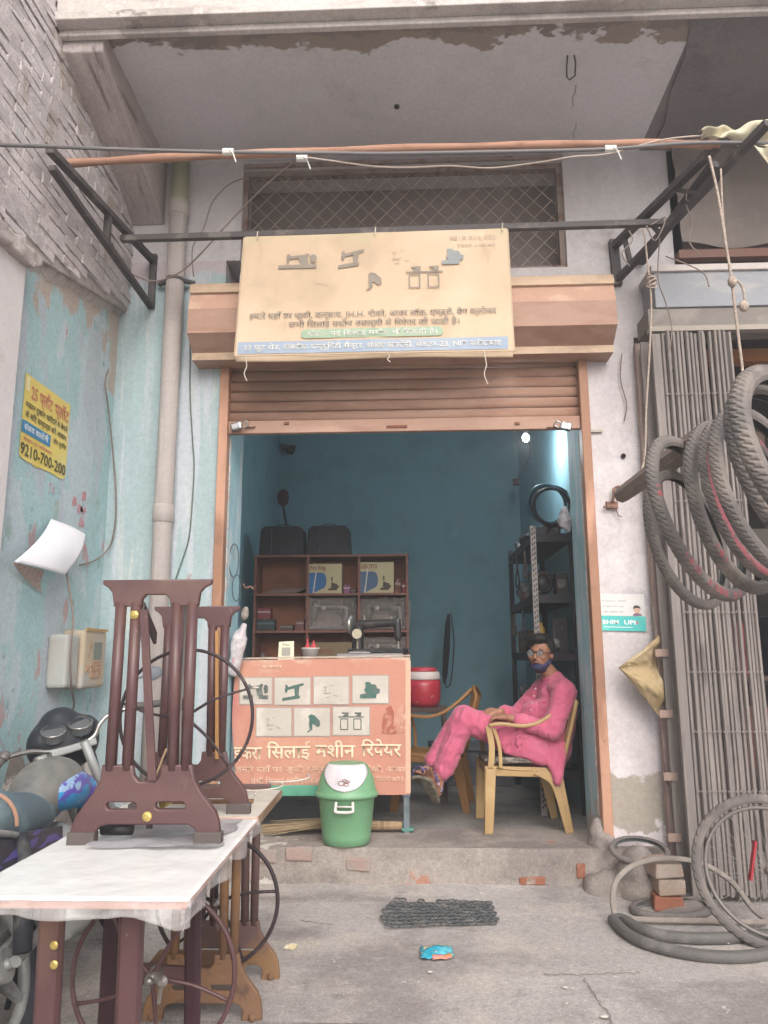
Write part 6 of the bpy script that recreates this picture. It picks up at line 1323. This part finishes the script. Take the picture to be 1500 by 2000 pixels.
# yellow plot poster, torn along the bottom
ps = empty('wall_poster', (-2.05, 4.08, 2.41), 'torn yellow property poster with a phone number pasted on the blue wall', 'poster')
PY0, PY1, PZ0, PZ1 = 3.81, 4.352, 2.415, 2.864
def pw(x, y, e=0): return V((-2.057+e*1.0+.002*nz(x*6, y*6), PY0+x*(PY1-PY0), PZ0+y*(PZ1-PZ0)))
pm = lambda X, Y_, e_: pw(X, Y_, e_)
outl = [(0, .0)]+[(i/16, -.03-.06*abs(nz(i*.9, 2))*(1 if 2 < i < 14 else .3)) for i in range(1, 16)]+[(1, 0), (1, 1.0), (.5, 1.0), (0, 1)]
def pflat(loops, name, m, e): return flat(loops, name, m, ps, e, pm)
pflat([outl], 'paper', mat('poster_yellow', 'd9c56c', [('d3c78f', 3, .55, .7, 5), ('cdb23f', 2, .5, .7, 4)], rough=.7, bump=0), .001)
M_pr = mat('poster_red', 'c27a66', rough=.7, bump=0); M_pb = mat('poster_black', '55533c', rough=.7, bump=0); M_pbl = mat('poster_blue', '3f83a8', rough=.7, bump=0)
def ptx(s, x, y, w, h, m, b=0, e=.004): return textm(s, 'lettering', m, ps, x, y, w, h, e, pm, b)
ptx('25 प्लॉट', .13, .74, .46, .22, M_pr, .02); ptx('प्लॉट', .64, .74, .33, .22, M_pr, .02)
ptx('मकान दुकान खरीदने व बेचने', .04, .60, .92, .10, M_pb, .015); ptx('के लिए सम्पर्क करें आसान', .05, .48, .9, .10, M_pb, .015)
pflat([[(.0, .28), (.60, .28), (.60, .43), (.0, .43)]], 'blue_bar', M_pbl, .003); ptx('संजय कालोनी', .04, .32, .50, .10, mat('poster_white', 'd5dbe0', rough=.7, bump=0), .02, .006)
ptx('सेक्टर-23 फरीदाबाद', .05, .195, .6, .06, M_pr, .015); ptx('लोन सुविधा', .66, .36, .3, .09, M_pb, .01)
ptx('9210-700-200', .01, .02, .97, .20, M_pb, .02)
pflat([[(.02, .80), (.09, .80), (.09, .97), (.02, .97)]], 'corner_print', mat('poster_pale', 'ded2a0', rough=.7, bump=0), .003)
# white folded sheet pinned to the wall
g = MB(); A, B, C, D = at(100, 1013, X=-2.045), at(168, 1045, X=-1.99), at(126, 1124, X=-1.93), at(28, 1097, X=-1.97)
g.grid(lambda u, v: (A.lerp(B, u)).lerp(D.lerp(C, u), v)+V((.045*math.sin(v*math.pi)*.6+.02*math.sin(u*math.pi), 0, 0)), 16, 16)
fs_ = setp(g.build('paper_sheet', mat('white_paper', 'e3e2e6', rough=.6, bump=0), smooth=True, solid=.0012), 'blank white sheet of paper curling off the blue wall above the meter boxes', 'paper')
g = MB(); g.grid(lambda u, v: D.lerp(C, u*.62).lerp(at(88, 1160, X=-2.03), v)+V((-.01-.02*math.sin(v*3), 0, 0)), 8, 8); g.build('folded_corner', mat('paper_back', 'b9a79e', [('a89184', (50, 50, 50), .5, .6, 3)], rough=.7, bump=0), fs_, smooth=True, solid=.001)
g = MB()
for i in range(9):
    y = 3.95+random.uniform(0, .75); z_ = 2.05+random.uniform(-.05, .3); g.prism([(0, 0), (.05+random.random()*.05, .01), (.06, .05+random.random()*.05), (.01, .06)], (-2.0585, y, z_), (0, 1, 0), (0, 0, 1), (1, 0, 0), .0015)
setp(g.build('poster_scraps', mat('scrap_pink', 'b98a90', [('a8b4b9', 12, .5, .55, 4)], rough=.8)), 'torn pinkish poster scraps left on the blue wall above the white sheet', 'scraps')['kind'] = 'stuff'
# ------------------------------------------------------------ plastic armchairs
M_ch = mat('chair_tan', 'a98a5e', [('b5986c', (3, 3, 3), .5, .65, 4)], rough=.42, bump=.02, spec=.45, coord='obj', var=.05)
M_ch2 = mat('chair_brown', '8a6238', [('7a5530', (3, 3, 3), .5, .65, 4)], rough=.5, bump=.02, coord='obj')
def strip(path, widths, wdir, th, tdir=None):
    """curved moulded strip: path points, width along wdir, thickness th"""
    g = MB(); pts = [V(p) for p in path]; w_ = V(wdir); k = len(pts); vs = []
    for i, p in enumerate(pts):
        d = (pts[min(i+1, k-1)]-pts[max(i-1, 0)]).normalized(); n = d.cross(w_).normalized()
        hw = widths[i]/2 if hasattr(widths, '__len__') else widths/2
        vs += [p-w_*hw-n*th/2, p+w_*hw-n*th/2, p+w_*hw+n*th/2, p-w_*hw+n*th/2]
    fs = [(0, 1, 2, 3), tuple((k-1)*4+j for j in (3, 2, 1, 0))]
    for i in range(k-1):
        a, b = i*4, i*4+4; fs += [(a+j, b+j, b+(j+1) % 4, a+(j+1) % 4) for j in range(4)]
    g.mesh(vs, fs); return g
def chair(loc, rz, m, label, s=1.0, cushion=False, seat_h=.40):
    """monobloc armchair, front towards -x, in its own frame"""
    t = empty('plastic_armchair', (0, 0, 0), label, 'armchair')
    g = MB(); g.grid(lambda u, v: V((-.24+.46*u, (-.215+.43*v)*(1-.12*u), seat_h+.012*math.cos((v-.5)*3)-.018*math.sin(u*3)-.02*u-.02*max(0, .1-u)*10*.4)), 14, 12); g.build('seat', m, t, smooth=True, keep=True, solid=.012)
    g = MB()
    for s_ in (-1, 1): g.bar((-.23, s_*.205, seat_h-.03), (.21, s_*.185, seat_h-.045), .012, .06)
    g.bar((-.235, -.2, seat_h-.03), (-.235, .2, seat_h-.03), .012, .05); g.build('apron', m, t, bevel=.004, keep=True)
    for s_ in (-1, 1):
        st_ = strip(catm([(-.215, s_*.225, seat_h-.0), (-.222, s_*.235, seat_h*.75), (-.232, s_*.24, seat_h*.35), (-.238, s_*.245, 0)], 4), [.075, .075, .074, .072, .07, .069, .068, .066, .064, .062, .058, .055, .05], (1, 0, 0), .016); st_.bar((-.245, s_*.235, seat_h-.01), (-.262, s_*.25, .0), .012, .035); st_.build('leg', m, t, bevel=.005, keep=True)
        st_ = strip(catm([(.10, s_*.205, seat_h-.035), (.19, s_*.21, seat_h-.09), (.225, s_*.215, seat_h*.55), (.25, s_*.22, seat_h*.25), (.272, s_*.225, 0)], 4), [.09, .085, .08, .075, .07, .068, .066, .064, .062, .06, .058, .056, .054, .052, .05, .048, .045], (.9, 0, .35), .014); st_.bar((.225, s_*.21, seat_h), (.285, s_*.23, .0), .03, .012); st_.build('leg', m, t, bevel=.005, keep=True)
        st_ = strip(catm([(-.225, s_*.25, seat_h+.255), (-.15, s_*.262, seat_h+.268), (.0, s_*.262, seat_h+.255), (.12, s_*.25, seat_h+.285), (.235, s_*.232, seat_h+.365), (.325, s_*.205, seat_h+.45)], 4), [.035]+[.05]*14+[.045]*6, (0, 1, 0), .022); st_.build('armrest', m, t, bevel=.007, keep=True)
        st_ = strip(catm([(-.225, s_*.25, seat_h+.25), (-.205, s_*.243, seat_h+.12), (-.215, s_*.235, seat_h-.01)], 4), .04, (1, 0, 0), .016); st_.build('arm_post', m, t, bevel=.005, keep=True)
        st_ = strip(catm([(-.19, s_*.25, seat_h+.24), (-.155, s_*.24, seat_h+.12), (-.15, s_*.23, seat_h-.01)], 4), .024, (1, 0, 0), .012); st_.build('arm_post', m, t, bevel=.004, keep=True)
    def backf(u, v):   # v up
        y = (-.20+.40*u)*(1+.10*math.sin(v*math.pi*.7)); x = .205+.115*v-.05*math.cos((u-.5)*2.6)*.9+.05; z_ = seat_h-.02+.475*v-.06*(abs(u-.5)*2)**3*v
        return V((x, y, z_))
    # slatted shell back: rim and vertical slats
    g = MB(); rim = [backf(0, i/10) for i in range(11)]+[backf(i/10, 1) for i in range(1, 11)]+[backf(1, 1-i/10) for i in range(1, 11)]; g.tube(rim, .015, 8); g.build('back_rim', m, t, smooth=True, keep=True)
    for i in range(9):
        u = (i+1)/10; g = strip([backf(u, j/8) for j in range(9)], .030, (0, 1, 0), .006); g.build('back_slat', m, t, keep=True)
    if cushion:
        g = MB(); g.box((-.25, -.20, seat_h+.012), (.19, .20, seat_h+.052)); g.ell((-.03, 0, seat_h+.035), (.22, .19, .03))
        c_ = remeshed(g, 'cushion', mat('cushion_weave', '55504c', [('8a8178', (45, 45, 70), .5, .56, 2), ('a39a90', (60, 60, 60), .62, .66, 2)], rough=.9, bump=.2), t, .012, 4, keep=True)
        c_['label'] = 'flat woven grey seat cushion'
    t.location = loc; t.rotation_euler = (0, 0, rz); t.scale = (s, s, s)
    return t
chair((.705, 5.565, SZ), R(2), M_ch, 'tan plastic armchair with a grey cushion that the seated man uses', 1.03, True, seat_h=.405)
chair((.12, 6.25, SZ), R(-8), M_ch2, 'empty brown plastic armchair behind the counter end', 1.05)

# ------------------------------------------------------------ the seated man
M_skin = mat('skin', '9c705a', [('8c614c', 6, .5, .65, 3)], rough=.55, bump=.03, spec=.35)
M_pinkc = mat('pink_cotton', 'ba5a74', [('c0657e', (4, 4, 4), .5, .65, 4), ('b0526b', (6, 6, 6), .6, .72, 4)], rough=.85, bump=.4, bscale=13, sheen=.2, var=.04, bdist=.02)
M_hair = mat('black_hair', '1d191a', rough=.6, bump=.3, bscale=150)
man = empty('person', (.80, 5.56, SZ), 'seated man in pink kurta and trousers with glasses and a dark mask under his chin', 'person')
YN, YF = 5.43, 5.70      # near and far side of his body
hd = at(1055, 1278, Y=5.52); ff = V((-.50, -.866, .0)).normalized(); sd_ = V((.866, -.50, 0)); zz_ = V((0, 0, 1))
def H(f_, s_, z_): return hd+ff*f_+sd_*s_+zz_*z_
neck = at(1082, 1326, Y=5.56)
sh_n, sh_f = at(1103, 1352, Y=5.39), at(1062, 1347, Y=5.70)
el_n, el_f = at(1078, 1425, Y=5.33), at(1010, 1400, Y=5.72)
wr_n, wr_f = at(992, 1402, Y=5.36), at(976, 1390, Y=5.50)
hip_n, hip_f = at(1068, 1462, Y=5.47), at(1068, 1458, Y=5.66)
kn_n, kn_f = at(908, 1407, Y=5.46), at(905, 1400, Y=5.60)
an_n, an_f = at(858, 1520, Y=5.44), at(838, 1500, Y=5.52)
g = MB()
# head
g.ell(H(-.012, 0, .035), (.082, .098, .092), (0, 0, math.atan2(ff.x, -ff.y) if False else 0)); g.ell(H(.02, 0, -.02), (.066, .066, .085)); g.cap(H(.045, 0, -.075), H(.02, 0, -.07), .034, .05)
g.ell(H(.078, 0, .028), (.03, .045, .018)); g.cap(H(.088, 0, .01), H(.104, 0, -.022), .008, .0135); g.ell(H(.082, .0, -.052), (.02, .024, .012), n=8)
for s_ in (-1, 1):
    g.ell(H(-.005, s_*.082, -.005), (.016, .010, .03), (0, 0, .5)); g.ell(H(.062, s_*.04, -.018), (.02, .02, .02))
g.cap(H(-.02, 0, -.06), neck, .052, .056, 14)
# torso core, arms, hands, legs and feet (one continuous surface)
g.cap(neck, at(1075, 1400, Y=5.56), .06, .13); g.cap(at(1078, 1400, Y=5.56), at(1062, 1458, Y=5.56), .13, .14)
for a, b, c in ((sh_n, el_n, wr_n), (sh_f, el_f, wr_f)):
    g.cap(neck+(a-neck)*.4, a, .06, .055); g.cap(a, b, .05, .038); g.cap(b, c, .038, .026)
for a, b, c in ((hip_n, kn_n, an_n), (hip_f, kn_f, an_f)):
    g.cap(a, b, .085, .052); g.cap(b, c, .05, .033)
def foot(g, an, heel, toe, r):
    g.cap(an, heel, r*1.15, r*1.2); g.cap(heel, heel.lerp(toe, .55), r*1.15, r*1.05); g.cap(an, heel.lerp(toe, .6), r, r*.85); 
    side = (toe-heel).cross(V((0, 0, 1))).normalized()
    for k in range(5):
        o_ = side*(k-2)*r*.48; L_ = 1.0-.07*k
        g.cap(heel.lerp(toe, .62)+o_*.8, heel.lerp(toe, L_)+o_, r*.36, r*.27)
h_n, t_n = at(853, 1546, Y=5.43), at(832, 1500, Y=5.27); h_f, t_f = at(842, 1518, Y=5.50), at(806, 1506, Y=5.36)
foot(g, an_n, h_n, t_n, .032); foot(g, an_f, h_f, t_f, .032)
def hand(g, wr, dirv, upv, s=1.0, thumb=1):
    d = dirv.normalized(); n = upv.normalized(); sd2 = d.cross(n).normalized()
    palm = wr+d*.055*s
    for k in range(4): g.cap(wr+d*.01, palm+sd2*(k-1.5)*.019*s, .018*s, .0125*s)
    for k, L_ in enumerate((.060, .070, .066, .052)):
        b0 = palm+sd2*(k-1.5)*.020*s; b1 = b0+(d*.9-n*.25+sd2*(k-1.5)*.06)*L_*.5*s; b2 = b1+(d*.62-n*.75)*L_*.52*s
        g.cap(b0, b1, .0100*s, .0088*s, 8); g.cap(b1, b2, .0088*s, .0072*s, 8)
    tb_ = wr+d*.018*s+sd2*thumb*.028*s; t1_ = tb_+(d*.6+sd2*thumb*.7-n*.1)*.038*s; t2_ = t1_+(d*.95-n*.3)*.03*s
    g.cap(tb_, t1_, .0125*s, .0105*s, 8); g.cap(t1_, t2_, .0100*s, .0082*s, 8)
hand(g, wr_n, V((-1, .25, .16)), V((.1, -.3, 1)), 1.1, 1); hand(g, wr_f, V((-1, -.15, .05)), V((.05, -.4, 1)), 1.1, -1)
body = remeshed(g, 'body', M_skin, man, .0062, 2)
# face details
for s_ in (-1, 1):
    g = MB(); g.ell(H(.0845, s_*.033, .008), (.012, .012, .007), n=6); e_ = g.build('eye', mat('eye_white', 'a8a29c', rough=.3, bump=0), man, smooth=True)
    g = MB(); g.ell(H(.094, s_*.033, .008), (.006, .006, .006), n=6); g.build('iris', M_hair, e_, smooth=True)
    g = MB(); g.tube([H(.088, s_*.014, .026), H(.093, s_*.034, .033), H(.080, s_*.056, .026)], [.003, .005, .003], 6); g.build('eyebrow', M_hair, man)
g = MB(); g.tube([H(.093, -.024, -.043), H(.103, 0, -.039), H(.093, .024, -.043)], [.002, .004, .002], 6); g.build('moustache', M_hair, man)
g = MB(); g.tube([H(.092, -.02, -.054), H(.100, 0, -.053), H(.092, .02, -.054)], [.003, .0055, .003], 6); g.build('lips', mat('lip_brown', '7d4a42', rough=.5), man, smooth=True)
M_gl = mat('glasses_frame', '3a3436', rough=.3, bump=0)
for s_ in (-1, 1):
    g = MB(); g.tube([H(.101-.010*abs(math.cos(a)*.024+.034)/.05, s_*(.034+.024*math.cos(a)), .008+.016*math.sin(a)) for a in [k*math.pi/10 for k in range(20)]], .0018, 5, closed=True)
    g.tube([H(.094, s_*.058, .012), H(.05, s_*.082, .012), H(-.01, s_*.09, .010)], .0022, 5)
    if s_ > 0: g.tube([H(.101, -.011, .012), H(.104, 0, .014), H(.101, .011, .012)], .0018, 5)
    g.build('glasses', M_gl, man)
    g = MB(); g.lathe([(.001, 0), (.022, .0)], H(.099, s_*.034, .008), 16, (ff.to_track_quat('Z', 'Y').to_matrix().to_4x4())); g.build('lens', mat('lens_glass', 'c9d3d8', rough=.05, bump=0, alpha=.12, spec=.4), man)
# hair
g = MB(); g.ell(H(-.028, 0, .056), (.100, .104, .094)); g.ell(H(.040, .01, .108), (.064, .072, .034)); g.ell(H(.05, -.045, .095), (.03, .03, .03)); g.ell(H(.02, -.02, .112), (.05, .05, .025)); g.ell(H(-.07, 0, .0), (.045, .060, .06))
for s_ in (-1, 1): g.cap(H(-.005, s_*.084, .06), H(.004, s_*.087, .010), .026, .012)
remeshed(g, 'hair', M_hair, man, .009, 2, disp=lambda q: .005*nz(q.x*60, q.y*60, q.z*60))
# dark mask pulled below the mouth, with an ear loop
M_mask = mat('mask_navy', '2f3350', [('5d4a5c', 30, .56, .62, 3)], rough=.8)
g = MB(); g.ell(H(.052, 0, -.088), (.048, .054, .030)); g.ell(H(.02, 0, -.100), (.05, .056, .030)); g.cap(H(.03, .052, -.07), H(0, .068, -.052), .022, .013); g.cap(H(.03, -.052, -.07), H(0, -.068, -.052), .022, .013)
mk = remeshed(g, 'face_mask', M_mask, man, .008, 2)
for s_ in (-1, 1):
    g = MB(); g.tube(catm([H(.0, s_*.074, -.05), H(-.012, s_*.092, -.02), H(-.015, s_*.092, .012)]), .002, 5); g.build('ear_loop', M_mask, mk)
# kurta: torso, sleeves, skirt over the thighs, tail hanging behind the seat
def folds(q, a=.014):
    w_ = nz(q.x*4, q.y*4, q.z*4)*1.2
    r_ = 1-abs(nz((q.x+q.z)*7+w_, q.y*6, (q.x-q.z)*16+w_*3))*2
    return a*.7*nz(q.x*9+q.z*5, q.y*7, q.z*9)+.011*r_+.004*nz(q.x*26, q.y*20, q.z*30)
g = MB()
g.cap(neck+V((.0, 0, -.03)), at(1084, 1385, Y=5.56), .085, .15); g.cap(at(1084, 1385, Y=5.56), at(1066, 1460, Y=5.56), .15, .17)
g.cap(neck+V((0, 0, -.035)), sh_n, .075, .078); g.cap(neck+V((0, 0, -.035)), sh_f, .075, .075)
g.cap(at(1046, 1395, Y=5.56), at(1046, 1450, Y=5.56), .10, .125)
for a, b, c in ((sh_n, el_n, wr_n), (sh_f, el_f, wr_f)):
    g.cap(a, b, .078, .064); g.cap(b, c.lerp(b, .30), .058, .045)
g.cap(hip_n, hip_n.lerp(kn_n, .55), .128, .112); g.cap(hip_f, hip_f.lerp(kn_f, .5), .128, .112)
g.cap(at(1078, 1465, Y=5.50), at(1086, 1500, Y=5.40), .07, .05); g.cap(at(1086, 1500, Y=5.36), at(1088, 1526, Y=5.35), .04, .022)
for a, b in ((wr_n, el_n), (wr_f, el_f)): g.cap(a.lerp(b, .30), a.lerp(b, .35), .051, .051)
tA, tB = at(1060, 1462, Y=5.37), at(1100, 1455, Y=5.37)
for k in range(9):
    f = k/8; g.cap(tA.lerp(tB, f), at(1088+6*f, 1528-14*abs(f-.35), Y=5.335+.012*math.sin(k*2.1)), .020, .012, 8)
for k in range(8):      # hem of the skirt folded over the near thigh
    f = k/7; g.cap(hip_n.lerp(kn_n, .05)+V((0, -.10, .02-.10*f)), hip_n.lerp(kn_n, .50+.10*math.sin(f*3))+V((0, -.095, .05-.15*f)), .026, .020, 8)
kt = remeshed(g, 'kurta', M_pinkc, man, .0095, 3, disp=folds)
kt['label'] = 'pink cotton kurta with buttoned collar'
g = MB()
for a, b in ((neck+V((-.055, -.07, -.005)), neck+V((-.09, -.04, -.075))), (neck+V((.03, -.085, .0)), neck+V((-.055, -.075, -.02))), (neck+V((-.06, .04, .005)), neck+V((-.095, -.02, -.075)))):
    g.bar(a, b, .012, .038)
g.build('collar', mat('pink_collar', 'a34a6b', rough=.85), kt, bevel=.004)
for k in range(4):
    c = at(1046-k*3, 1345+k*14, Y=5.40+.0*k); g = MB(); g.lathe([(.006, 0), (.006, .003), (.003, .004)], c+V((0, -.0, 0)), 8, Matrix.Rotation(R(90), 4, 'X')); g.build('button', mat('button_pale', 'b8a5a8', rough=.4, bump=0), kt)
g = MB(); c = at(1062, 1372, Y=5.375); g.box(c+V((-.015, -.012, -.004)), c+V((.015, .0, .004))); g.build('pocket_mark', mat('pocket_red', '9a2f45', rough=.7), kt)
g = MB()
for (a, b, c, rr) in ((hip_n, kn_n, an_n, 1), (hip_f, kn_f, an_f, .95)):
    g.cap(a, b, .105*rr, .082*rr); g.cap(b+V((0, 0, .004)), b.lerp(c, .86), .080*rr, .066*rr)
tr_ = remeshed(g, 'trousers', M_pinkc, man, .0095, 3, disp=lambda q: folds(q, .012))
tr_['label'] = 'loose pink trousers'
# sandals
M_sole = mat('sandal_sole', '6b6459', [('8d8673', 12, .5, .6, 3)], rough=.8); M_str = mat('sandal_strap', '4b4468', [('b39aa0', 30, .54, .58, 3)], rough=.7)
for an, hh, tt_ in ((an_n, h_n, t_n), (an_f, h_f, t_f)):
    s_ = empty('sandal', hh, 'x', 'x'); del s_['label']; del s_['category']; s_.parent = man; s_.matrix_parent_inverse = wmat(man).inverted()
    ax2 = (tt_-hh).normalized(); upn = (an-hh-(an-hh).dot(ax2)*ax2).normalized(); sd3 = ax2.cross(upn)
    g = MB(); g.prism([(-.05, -.03), (.0, -.038), (.12, -.045), (.19, -.038), (.205, 0), (.19, .038), (.12, .045), (0, .038), (-.05, .03)], hh-upn*.055, ax2, sd3, upn, .022); g.build('sole', M_sole, s_, bevel=.006)
    for k, f_ in enumerate((.02, .09, .14)):
        c0 = hh+ax2*f_; g = MB(); g.tube([c0+sd3*.045*math.cos(a)-upn*.01+upn*(.050 if k else .058)*math.sin(a) for a in [j*math.pi/10 for j in range(11)]], .009, 6); g.build('strap', M_str, s_)
    g = MB(); g.tube([an+(ax2*math.cos(a)+sd3*math.sin(a))*.045 for a in [j*math.pi/8 for j in range(16)]], .009, 6, closed=True); g.build('strap', M_str, s_)
# low foot rest under his crossed feet
g = MB(); fz = h_n.z-.05; 
g.box((-.02, 5.36, fz-.035), (.16, 5.62, fz-.015))
for x, y in ((.0, 5.38), (.14, 5.38), (.0, 5.6), (.14, 5.6)): g.bar((x, y, SZ), (x, y, fz-.035), .02)

# ------------------------------------------------------------ rubber mat, litter
MTn = 0
g = MB(); A, B, C, D = at(738, 1812, Z=.02), at(978, 1805, Z=.02), at(960, 1762, Z=.02), at(752, 1745, Z=.05)
nx_, ny_ = 17, 8
def mp_(u, v): 
    p = A.lerp(B, u).lerp(D.lerp(C, u), v); e = .02*nz(u*4, v*4)
    return V((p.x, p.y+.01*nz(u*3, 2), .022+.02*max(0, v-.75)*(1 if u < .45 else .2)+.006*nz(u*7, v*5)))
for j in range(ny_):
    for i in range(nx_):
        if (j == ny_-1 and i in (3, 4, 6, 7)) or (i == 0 and j in (6, 7, 8)) or (j == 0 and i < 1): continue
        off = .5 if j % 2 else 0
        u0, u1 = (i+off+.16)/nx_*.97, (i+off+.84)/nx_*.97; v0, v1 = (j+.12)/ny_, (j+.92)/ny_
        c = [mp_(u0, v0), mp_(u1, v0), mp_((u1+.01), (v0+v1)/2), mp_(u1, v1), mp_(u0, v1), mp_(u0-.01, (v0+v1)/2)]
        g.tube([q+V((0, 0, .002*((i+j) % 2))) for q in c], .0050, 5, closed=True)
setp(g.build('rubber_mat', mat('mat_rubber', '4f5153', [('6d6c6a', 12, .5, .62, 4)], rough=.7, bump=.1)), 'torn grey honeycomb rubber mat lying before the shop step', 'mat')
pk = empty('snack_packet', at(855, 1861, Z=.015), 'crumpled turquoise blue snack packet with an orange corner on the pavement', 'packet')
PA, PB, PC, PD = at(822, 1872, Z=.02), at(886, 1868, Z=.02), at(882, 1846, Z=.02), at(820, 1850, Z=.02)
def pkf(u, v): p = PA.lerp(PB, u).lerp(PD.lerp(PC, u), v); return V((p.x, p.y, .02+.022*math.sin(u*math.pi)*math.sin(v*math.pi)+.008*nz(u*6, v*5)))
g = MB(); g.grid(pkf, 20, 12); g.build('foil', mat('packet_blue', '2f97b0', [('bfa98a', (40, 25, 3), .6, .62, 2), ('5fb6c4', 14, .5, .6, 3)], rough=.3, bump=.2, bscale=40), pk, smooth=True, solid=.002)
g = MB(); g.grid(lambda u, v: pkf(.35+.6*u, -.12+.2*v)+V((0, 0, .004)), 8, 3); g.build('torn_strip', mat('packet_orange', 'c9884a', [('c98a8a', 30, .5, .56, 2)], rough=.4), pk, smooth=True, solid=.001)
g = MB(); g.grid(lambda u, v: pkf(.1+.25*u, .45+.3*v)+V((0, 0, .004)), 6, 4); g.grid(lambda u, v: pkf(.5+.3*u, .55+.2*v)+V((0, 0, .004)), 6, 4); g.build('print_patch', mat('packet_pale', 'c9c4a4', rough=.5), pk, smooth=True)
g = MB(); p = at(567, 1850, Z=.018); g.prism([(-.03, -.012), (.02, -.016), (.034, .008), (.01, .018), (-.02, .006)], p, (1, 0, 0), (0, .9, .4), (0, 0, 1), .006)
setp(g.build('wrapper_scrap', mat('scrap_yellow', 'c9b88f', [('d9d2c8', 60, .5, .55, 2)], rough=.6)), 'small pale yellow wrapper scrap on the pavement right of the tables', 'litter')
g = MB(); p = at(1180, 1985, Z=.014); g.ell(p, (.018, .01, .006), n=5); g.ell(at(840, 1898, Z=.014), (.012, .008, .005), n=5); g.ell(at(1104, 1928, Z=.014), (.012, .009, .004), n=5)
for i in range(60):
    q = V((random.uniform(-1.6, 1.6), random.uniform(3.2, 4.8), .012)); r_ = random.uniform(.002, .005); g.ell(q+V((0, 0, .005)), (r_*1.4, r_, r_*.7), n=4)
setp(g.build('grit', mat('grit_pale', 'b8b0a8', rough=.9, bump=0)), 'pale grit and crumbs scattered on the pavement', 'grit', kind='stuff')
# ------------------------------------------------------------ haze volume, added to lift the darks like a lens veil
hz_ = MB(); hz_.box((-30, -30, -1.1), (30, 30, 7.5)); hzo = hz_.build('haze', None)
hm = bpy.data.materials.new('haze_veil'); hm.use_nodes = True; hn_ = hm.node_tree; hn_.nodes.remove(hn_.nodes['Principled BSDF'])
hv_ = hn_.nodes.new('ShaderNodeVolumePrincipled'); hv_.inputs['Density'].default_value = .012; hv_.inputs['Color'].default_value = (.92, .91, .92, 1); hv_.inputs['Anisotropy'].default_value = .2
hn_.links.new(hv_.outputs[0], hn_.nodes['Material Output'].inputs['Volume'])
hzo.data.materials.clear(); hzo.data.materials.append(hm); hzo['kind'] = 'stuff'
sc.cycles.volume_bounces = 0; sc.cycles.volume_max_steps = 64
